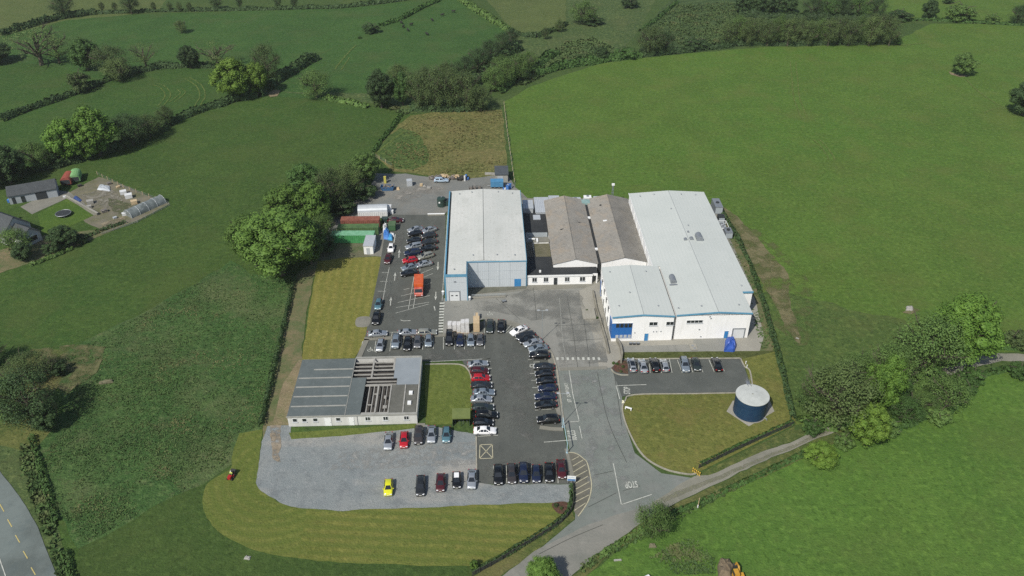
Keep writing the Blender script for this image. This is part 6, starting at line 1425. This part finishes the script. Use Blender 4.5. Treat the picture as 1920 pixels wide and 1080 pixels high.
# east side plant beside the factory
for (x,y,lx,ly,hh,m,lab) in [(1347,402,2.2,5.5,2.4,m_grey,'long grey plant box at the far end of the factory flank'),(1352,420,1.8,2.0,2.2,m_dark,'black plant box beside the factory flank'),(1366,448,2.0,3.0,2.0,m_grey,'grey cooling box below the white-framed cage on the factory flank')]:
    t = thing('plant_unit', lab, 'plant unit', P(x,y), SA-.02, 'plant along the factory flank'); MB().box(-lx/2,0,0,lx/2,ly,hh).build('cabinet', m, t); MB().cyl(0,ly/2,hh,hh+.25,.5,seg=12).build('fan', m_dark, t); MB().box(-lx/2+.1,-.04,.3,lx/2-.1,0,hh-.3).build('louvre', m_cladd, t)
t = thing('gas_cage', 'white-framed cage of cylinders beside the factory flank', 'cage', P(1357,440), SA-.02)
q = MB().box(-1.3,0,1.9,1.4,.12,2.0).box(1.28,.12,1.9,1.4,4.4,2.0).box(-1.3,4.4,1.9,1.4,4.52,2.0)
for x in (-1.3,1.28):
    for y in (0,4.4): q.box(x,y,0,x+.12,y+.12,1.9)
q.build('frame', m_wht, t)
for i in range(3):
    for j in range(5): MB().cyl(-.8+i*.75,.6+j*.8,0,1.6,.28,seg=10).build('cylinder', m_grey if (i+j) % 2 else m_lgrey, t)
# courtyard: ramp wall and railing, bin, small trolley, planter steps
A, B = P(884,560), P(948,557.5); L = (B-A).length
t = thing('ramp_railing', 'low ramp wall with a pale handrail in front of the recessed hall wall', 'railing', A+Vector((0,0,ZM)), math.atan2((B-A).y,(B-A).x))
MB().box(0,-.1,0,L,.1,.35).build('wall', conc, t); MB().tube([(.1,0,1.05),(L,0,1.05)],.045,6).tube([(.1,0,.7),(L,0,.7)],.035,6).build('rail', m_pole, t)
for k in range(6): MB().tube([(.1+k*(L-.15)/5,0,.35),(.1+k*(L-.15)/5,0,1.05)],.04,6).build('post', m_pole, t)
sheet('ramp', [(880,553),(987,541),(987,536),(966,538),(880,541)], mat('ramp_concrete', C(112,113,100), [(C(96,98,84), .4, .42, .62, .8),(C(130,130,116),1.5,.5,.7,.5)], rough=.9))
def binn(x, y, label):
    t = thing('litter_bin', label, 'bin', P(x,y)+Vector((0,0,ZM)), 0, 'litter bins'); MB().cyl(0,0,0,.95,.3,.34,seg=12).build('body', m_lgrey, t); MB().cyl(0,0,.952,1.1,.36,.2,seg=12).build('lid', m_wht, t)
binn(881,563.5,'pale round bin at the right foot of the hall annexe'); binn(831,553,'pale round bin at the left foot of the hall annexe')
t = thing('trolley', 'small black wheeled trolley standing alone on the courtyard', 'trolley', P(945,567)+Vector((0,0,ZM)), R(20))
MB().box(-.5,-.3,.35,.5,.3,.42).build('deck', m_grey, t); MB().tube([(-.5,-.25,.4),(-.6,-.25,1.0),(-.6,.25,1.0),(-.5,.25,.4)],.025,6).build('handle', m_pole, t)
for x in (-.4,.4):
    for y in (-.3,.3): MB().tube([(x,y-.05,.15),(x,y+.05,.15)],.15,10).build('wheel', m_ty, t)
t = thing('steps', 'pale flight of broad steps down from the office path', 'steps', P(1094,600)+Vector((0,0,ZM)), SA)
for k in range(4): MB().box(k*.75,0,0,k*.75+.748,4.2,.14+.12*k).build('step', conc, t)
q = MB(); strip(q, [(1112,548),(1118,580),(1126,606),(1136,640),(1141,664)], .35, 0, .75, False)
o = q.build('retaining_wall', mat('old_concrete', C(150,146,132), [(C(120,116,102), .6, .42, .62, .8)], rough=.9)); tag(o, 'low concrete wall between the courtyard and the office path', 'wall')
q = MB(); strip(q, [(1156,640),(1163,652),(1166,668),(1164,682)], .4, 0, 1.1); o = q.build('retaining_wall', MATS['old_concrete']); tag(o, 'curved dark-sided concrete wall end beside the bark bed', 'wall')
for k,(x,lab) in enumerate([(1182,'leftmost small dark box at the office block wall foot'),(1189,'middle small dark box at the office block wall foot'),(1196,'rightmost small dark box at the office block wall foot')]):
    t = thing('utility_box', lab, 'box', P(x,646.5)+Vector((0,0,.1)), SA, 'dark boxes at the wall foot'); MB().box(-.3,-.2,0,.3,.2,.5).build('cabinet', m_dark, t); MB().box(-.33,-.23,.502,.33,.23,.55).build('lid', m_grey, t)
t = thing('manhole_frame', 'pale square access cover on the factory apron', 'cover', P(1300,652)+Vector((0,0,.2)), SA); MB().box(-.8,-1.1,0,.8,1.1,.06).build('slab', conc, t); MB().box(-.35,.2,.062,.2,.7,.09).box(-.1,-.8,.062,.4,-.3,.09).build('lid', m_grey, t)
# lawn ornament and stone
t = thing('white_bench', 'small white bench-like ornament on the island lawn', 'bench', P(1178,769)+Vector((0,0,.2)), R(-25))
MB().box(-.7,-.2,.42,.7,.2,.5).build('seat', m_wht, t)
for x in (-.6,.6): MB().box(x-.08,-.2,0,x+.08,.2,.42).build('leg', m_wht, t)
heap([(1166,757),(1171,757),(1170,752.5),(1166,752.5)], 'cream boulder at the kerb corner of the island lawn', mat('cream_stone', (.68,.66,.5,1), rough=.9), 'boulder', 'boulder', .5, 31)
heap([(457,1049),(468,1051),(471,1044),(461,1042)], 'flat pale boulder on the grass south-west of the mown strip', m_bt2, 'boulder', 'boulder', .3, 32)
heap([(1698,583),(1712,584),(1712,576),(1699,575)], 'pale rubble heap beside the large bright tree', m_bt2, 'rubble_heap', 'rubble', .6, 33)
heap([(185,722),(214,718),(212,714),(186,718)], 'pale fallen brush heap in the rough meadow', mat('dead_brush', C(128,124,98), [(C(100,100,72),1.5,.45,.65,.8)], rough=.95), 'brush_heap', 'brush heap', .7, 34)
for i,(x,y,w,m,lab) in enumerate([(1158,1051,13,m_bt2,'pale fallen plank on the grass below the lane'),(1495,635,7,m_bt2,'short pale plank on the bank east of the factory')]):
    t = thing('plank', lab, 'plank', P(x,y), R(4 if i == 0 else -35)); MB().box(-w/20,-.15,.04,w/20,.15,.2).build('board', m, t); MB().box(-w/22,-.17,0,-w/22+.12,.17,.04).box(w/22-.12,-.17,0,w/22,.17,.04).build('batten', m, t)
t = thing('gate_post', 'single pale marker pole on the lane verge', 'post', P(1308,952), 0); MB().tube([(0,0,0),(.05,0,2.6)],.06,6).build('pole', m_tim, t); MB().cyl(0,0,0,.7,.12,seg=8).build('sleeve', m_tarpw, t)
heap([(1216,1028),(1232,1028),(1228,1020),(1218,1019)], 'small heap of dried cuttings below the twiggy shrub', MATS['dead_brush'], 'brush_heap', 'brush heap', .4, 35)
for x,y,lab in [(1400,690,'short white post on the grass by the round tank path'),(1398,683,'short pale marker on the grass slope end')]:
    t = thing('marker_post', lab, 'post', P(x,y), 0); MB().cyl(0,0,0,.8,.09,seg=8).build('post', m_wht, t); MB().cyl(0,0,.8,.86,.12,seg=8).build('cap', m_wht, t)
# farm yard things
def trailer(x, y, label, m, rz):
    t = thing('farm_trailer', label, 'trailer', P(x,y), rz)
    n = 8; L, w = 5.2, 3.0; q = MB().box(0,0,.7,L,w,1.9); vs = []
    for i in range(n+1): a = math.pi*i/n; vs += [(0,w/2-math.cos(a)*w/2,1.902+math.sin(a)*1.0),(L,w/2-math.cos(a)*w/2,1.902+math.sin(a)*1.0)]
    q.add(vs, [(2*i,2*i+1,2*i+3,2*i+2) for i in range(n)]+[tuple(2*i for i in range(n,-1,-1)), tuple(2*i+1 for i in range(n+1))]); q.build('body', m, t)
    MB().box(-.03,.2,.8,0,w-.2,2.2).build('opening', m_dark, t)
    for xx in (1.5,3.2):
        for yy in (.0,w): o = bpy.data.objects.new('wheel', wm); COL.objects.link(o); o.parent = t; o.location = (xx,yy,.42); o.scale = (1.3,1.3,1.3)
trailer(135,349,'red round-topped farm trailer behind the garage', mat('faded_red', (.30,.075,.05,1), [((.22,.05,.035,1), 1, .42, .62, .8)], rough=.7), R(100))
trailer(152,343,'light green round-topped farm trailer beside the red one', mat('pale_green', (.16,.33,.12,1), [((.22,.42,.2,1), 1, .42, .62, .8)], rough=.7), R(108))
t = thing('trampoline', 'round black trampoline on the garden lawn', 'trampoline', P(120,404), 0)
MB().cyl(0,0,.75,.8,2.0,seg=28).build('mat', m_dark, t)
q = MB(); q.tube([(2.1*math.cos(6.28318*i/28),2.1*math.sin(6.28318*i/28),.8) for i in range(29)],.1,6); q.build('rim', m_grey, t)
for k in range(6): a = k*1.0472; MB().tube([(2.05*math.cos(a),2.05*math.sin(a),0),(2.05*math.cos(a),2.05*math.sin(a),.78)],.04,5).build('leg', m_grey, t)
heap([(137,372),(150,380),(154,376),(142,367)], 'blue sheet lying beside the garden wall', mat('blue_sheet', (.035,.07,.2,1), rough=.6), 'tarpaulin', 'tarpaulin', .4, 41)
heap([(182,356),(208,360),(206,350),(188,346)], 'grey stone heap in the farm yard', m_lgrey, 'stone_heap', 'stone heap', .6, 42)
for x, y, lx, m, lab in [(232,364,1.8,m_tarpw,'upper white bulk bag by the farm yard fence'),(242,371,2.0,m_tarpw,'lower white bulk bag by the farm yard fence'),(252,382,1.7,m_tim,'tan crate nearest the polytunnel'),(170,382,1.8,m_bt2,'pale crate near the garden wall'),(168,390,1.2,m_bt2,'low pale crate beyond the garden wall'),(234,404,1.3,m_tarpw,'white box beside the polytunnel door'),(122,371,.9,m_tarpw,'small white box at the corner of the garden wall'),(20,379,1.4,m_tarpb,'small blue box at the garage gable')]:
    crate_box(x, y, lx, lx*.8, lx*.6, m, lab, rz=.4)
for pts, cc in (([(150,366),(200,352),(240,372),(210,392),(170,386)], C(142,138,124)), ([(200,372),(262,384),(250,404),(214,404)], C(92,98,66)), ([(190,420),(230,408),(246,414),(200,428)], C(152,140,116))):
    sheet('yard_patch', pts, mat('yard_patch_%d' % int(cc[0]*1e4), cc, rough=.95, holes=(.5,.42,.6)), jit=.6, step=.8)
for x, y, lx, m, lab in [(205,346,1.2,m_mix,'small scrap box behind the grey stone heap'),(222,352,1.0,m_tim,'small tan box near the upper yard fence'),(196,398,1.6,m_mix,'dark scrap box in the lower farm yard'),(216,410,1.0,m_lgrey,'small grey box beside the vegetable plot'),(150,350,1.2,m_blk,'black box behind the light green trailer')]:
    crate_box(x, y, lx, lx*.7, lx*.5, m, lab, rz=.7)
# ---- ride-on mower with its driver
def skin_body(name, joints, edges, radii, mats_fn, mats, parent, loc=(0,0,0), sub=2, rot=0):
    me = bpy.data.meshes.new(name); me.from_pydata(joints, edges, []); me.update()
    o = bpy.data.objects.new(name, me); COL.objects.link(o)
    sk = o.modifiers.new('skin', 'SKIN'); sd = o.modifiers.new('sub', 'SUBSURF'); sd.levels = sub; sd.render_levels = sub
    if not me.skin_vertices: 
        with bpy.context.temp_override(object=o, active_object=o): pass
    for i, r in enumerate(radii): me.skin_vertices[0].data[i].radius = (r, r)
    me.skin_vertices[0].data[0].use_root = True
    dg = bpy.context.evaluated_depsgraph_get(); me2 = bpy.data.meshes.new_from_object(o.evaluated_get(dg)); o.modifiers.clear(); o.data = me2; bpy.data.meshes.remove(me)
    me2.materials.clear()
    for m in mats: me2.materials.append(m)
    for p in me2.polygons: p.material_index = mats_fn(p.center); p.use_smooth = True
    if parent: o.parent = parent
    o.location = loc; o.rotation_euler = (0,0,rot); me2.name = name
    return o
m_skin = mat('skin', (.42,.25,.18,1), rough=.6); m_hv = mat('hi_vis', (.62,.70,.16,1), rough=.7); m_trs = mat('dark_trousers', (.02,.025,.035,1), rough=.85); m_cap = mat('pale_cap', (.75,.75,.6,1), rough=.8)
mp = P(434,896); ma = R(-100)
t = thing('ride_on_mower', 'small red ride-on mower on the mown grass strip', 'mower', (mp.x,mp.y,.1), ma)
m_rd = mat('mower_red', (.38,.02,.02,1), rough=.4)
q = MB(); q.prism([(.15,-.35),(.85,-.3),(.95,0),(.85,.3),(.15,.35)],.35,.85); q.box(-.75,-.5,.3,.14,.5,.45); q.build('body', m_rd, t)
MB().box(-.55,-.25,.452,-.1,.25,.58).box(-.66,-.25,.5,-.56,.25,.95).build('seat', m_blk, t)
MB().cyl(0,0,.15,.28,.62,seg=16).build('cutting_deck', m_blk, t); MB().box(-1.35,-.45,.35,-.78,.45,.95).build('grass_box', m_blk, t)
MB().tube([(.2,0,.85),(.05,0,1.05)],.03,6).tube([(.05+.15*math.sin(a*.6283),.17*math.cos(a*.6283),1.05+.03*math.sin(a*.6283)) for a in range(11)],.02,5).build('steering_wheel', m_blk, t)
for x, r in ((.65,.2),(-.5,.28)):
    for y in (-.45,.45): MB().tube([(x,y-.1,r),(x,y+.1,r)],r,12).build('wheel', m_ty, t)
J = [(-.3,0,.66),(-.3,0,.88),(-.28,0,1.08),(-.27,0,1.2),(-.25,0,1.3),(-.22,0,1.42),
     (-.28,.19,1.1),(-.12,.24,.92),(.04,.15,1.05),(-.28,-.19,1.1),(-.12,-.24,.92),(.04,-.15,1.05),
     (-.25,.11,.66),(.1,.14,.7),(.12,.15,.48),(.25,.15,.46),(-.25,-.11,.66),(.1,-.14,.7),(.12,-.15,.48),(.25,-.15,.46)]
E_ = [(0,1),(1,2),(2,3),(3,4),(4,5),(2,6),(6,7),(7,8),(2,9),(9,10),(10,11),(0,12),(12,13),(13,14),(14,15),(0,16),(16,17),(17,18),(18,19)]
Rr_ = [.15,.15,.16,.06,.09,.09,.065,.05,.04,.065,.05,.04,.09,.075,.05,.045,.09,.075,.05,.045]
fn = lambda c: 0 if c.z > 1.22 or (c.x > -.02 and c.z > .95) else (1 if c.z > .74 and c.x < -.0 else 2)
tp = thing('person', 'person in a hi-vis top and pale cap driving the red mower', 'person', (mp.x,mp.y,.1), ma)
skin_body('body', J, E_, Rr_, fn, [m_skin,m_hv,m_trs], tp)
MB().cyl(-.235,0,1.40,1.5,.11,.09,seg=14).box(-.16,-.07,1.405,-.03,.07,1.425).build('cap', m_cap, tp)
# ---- cattle
m_cow = mat('black_hide', (.012,.011,.01,1), [((.025,.02,.018,1), 2, .4, .6, .7)], rough=.8)
CJ = [(-.55,0,1.05),(0,0,1.02),(.55,0,1.08),(.85,0,1.25),(1.12,0,1.3),(1.36,0,1.14),(-.8,0,1.15),(-.92,0,.95),(-.95,0,.55),
      (-.6,.2,.8),(-.52,.21,.52),(-.62,.21,.28),(-.58,.21,0),(-.6,-.2,.8),(-.52,-.21,.52),(-.62,-.21,.28),(-.58,-.21,0),
      (.55,.19,.72),(.54,.2,.38),(.55,.2,0),(.55,-.19,.72),(.54,-.2,.38),(.55,-.2,0),(1.1,.2,1.36),(1.1,-.2,1.36)]
CE = [(0,1),(1,2),(2,3),(3,4),(4,5),(0,6),(6,7),(7,8),(0,9),(9,10),(10,11),(11,12),(0,13),(13,14),(14,15),(15,16),(2,17),(17,18),(18,19),(2,20),(20,21),(21,22),(4,23),(4,24)]
CR = [.34,.36,.34,.2,.15,.1,.16,.03,.04,.16,.09,.06,.06,.16,.09,.06,.06,.14,.075,.06,.14,.075,.06,.04,.04]
cow0 = None
for k,(x,y,a,lab) in enumerate([(752.8,45,2.4,'black cow standing nearest the thin scrubby hedge'),(756.4,52.5,1.2,'black cow just below the one nearest the hedge'),(765,59,2.0,'black cow lowest of the close group by the hedge'),(771,48.5,.6,'black cow at the right of the close group by the hedge'),(810.5,40,2.2,'black cow alone midway across the cattle field'),(829,30.5,.3,'small black cow second from the far end of the cattle field'),(850,24,0.05,'black cow seen side-on farthest up the cattle field'),(801,66.5,2.5,'black cow nearest to the wood in the cattle field')]):
    p = P(x,y)
    if cow0 is None:
        cow0 = skin_body('cow', CJ, CE, CR, lambda c: 0, [m_cow], None, p, 1, a); o = cow0
    else: o = cow0.copy(); COL.objects.link(o); o.location = p; o.rotation_euler = (0,0,a)
    tag(o, lab, 'cow', 'black cattle in the far field')
# ---- tracked digger with its load of earth
m_dig = mat('digger_yellow', (.55,.30,.03,1), [((.42,.22,.03,1), 1.4, .42, .62, .8)], rough=.5)
t = thing('digger', 'yellow digger at the bottom edge of the south-east field', 'digger', P(1384,1092), R(95))
for y in (-.95,.95):
    q = MB(); n = 10; pf = [(-1.2+.35*math.cos(math.pi/2+math.pi*i/n),.36+.35*math.sin(math.pi/2+math.pi*i/n)) for i in range(n+1)]+[(1.2+.35*math.cos(-math.pi/2+math.pi*i/n),.36+.35*math.sin(-math.pi/2+math.pi*i/n)) for i in range(n+1)]
    k = len(pf); q.add([(x,y-.22,z) for x,z in pf]+[(x,y+.22,z) for x,z in pf], [tuple(range(k)), tuple(range(2*k-1,k-1,-1))]+[(i,k+i,k+(i+1)%k,(i+1)%k) for i in range(k)]); q.build('track', m_blk, t)
MB().box(-1.4,-.95,.8,.9,.95,1.35).box(-1.4,-.9,1.352,-.5,.9,1.75).build('body', m_dig, t)
cb = MB().box(-.3,.15,1.352,.85,.92,2.5).build('cab', m_dig, t); MB().box(.852,.22,1.5,.87,.85,2.4).box(-.2,.922,1.6,.75,.94,2.4).build('window', m_cg, cb)
MB().tube([(.8,-.3,1.3),(1.6,-.3,2.1),(2.6,-.3,1.7)],.16,6).build('boom', m_dig, t); MB().tube([(2.6,-.3,1.7),(2.8,-.3,.9)],.13,6).build('arm', m_dig, t); MB().prism([(2.5,-.7),(3.1,-.7),(3.1,.1),(2.5,.1)],.3,.95).build('bucket', m_blk, t)
heap([(1346,1084),(1370,1088),(1374,1066),(1366,1052),(1350,1050),(1345,1062)], 'brown heap of dug earth beside the yellow digger', mat('dug_earth', C(128,114,92), [(C(104,92,72), .9, .42, .62, .8),(C(146,132,108),2,.5,.7,.6)], rough=.95, bump=.5), 'earth_heap', 'earth heap', 1.4, 51)
t = thing('white_tank', 'white plastic tank on the grass cut by the bottom edge', 'tank', P(1211,1088), R(30)); MB().tube([(-.6,0,.55),(.6,0,.55)],.42,14).build('shell', m_wht, t); MB().box(-.6,-.4,0,-.4,.4,.3).box(.4,-.4,0,.6,.4,.3).build('cradle', m_grey, t)
hz = MB().box(-2600,-1000,-1.2,2600,3600,135).build('haze', None); hz['kind'] = 'stuff'; hz.data.materials.clear()
hm_ = bpy.data.materials.new('haze_air'); hm_.use_nodes = True; n = hm_.node_tree; n.nodes.clear()
ho = n.nodes.new('ShaderNodeOutputMaterial'); pv = n.nodes.new('ShaderNodeVolumePrincipled'); n.links.new(pv.outputs[0], ho.inputs['Volume'])
pv.inputs['Color'].default_value = (.9,.93,.88,1); pv.inputs['Density'].default_value = HAZE; pv.inputs['Anisotropy'].default_value = .2
hz.data.materials.append(hm_)
# ================================================================== light and camera
w = bpy.data.worlds.new('World'); scene.world = w; w.use_nodes = True
n = w.node_tree; n.nodes.clear()
sky = n.nodes.new('ShaderNodeTexSky'); sky.sky_type = 'NISHITA'; sky.sun_disc = False
bg = n.nodes.new('ShaderNodeBackground'); bg.inputs[1].default_value = SKY_STRENGTH; wo = n.nodes.new('ShaderNodeOutputWorld')
n.links.new(sky.outputs[0], bg.inputs[0]); n.links.new(bg.outputs[0], wo.inputs[0])
sv = Vector((-.53,-.78,1)).normalized()
sky.sun_elevation = math.asin(sv.z); sky.sun_rotation = math.atan2(sv.x, sv.y)
sky.altitude = 50; sky.air_density = 1.0; sky.dust_density = 1.5
sl_ = bpy.data.lights.new('sun', 'SUN'); sl_.energy = SUN_STRENGTH; sl_.angle = R(.53); sl_.color = (1,.955,.88)
so = bpy.data.objects.new('sun', sl_); COL.objects.link(so); so.rotation_euler = sv.to_track_quat('Z','Y').to_euler(); so.location = (0,0,200)
cd = bpy.data.cameras.new('camera'); cd.sensor_width = 36; cd.lens = 36*F/1920; cd.clip_end = 20000; cd.clip_start = 1
co = bpy.data.objects.new('camera', cd); COL.objects.link(co); co.location = (0,0,H); co.rotation_euler = (math.pi/2-TH, 0, 0)
scene.camera = co
scene.view_settings.view_transform = 'Standard'; scene.view_settings.look = 'None'; scene.view_settings.gamma = 1; scene.view_settings.exposure = EXPOSURE
scene.cycles.max_bounces = 6; scene.cycles.diffuse_bounces = 3; scene.cycles.use_denoising = False
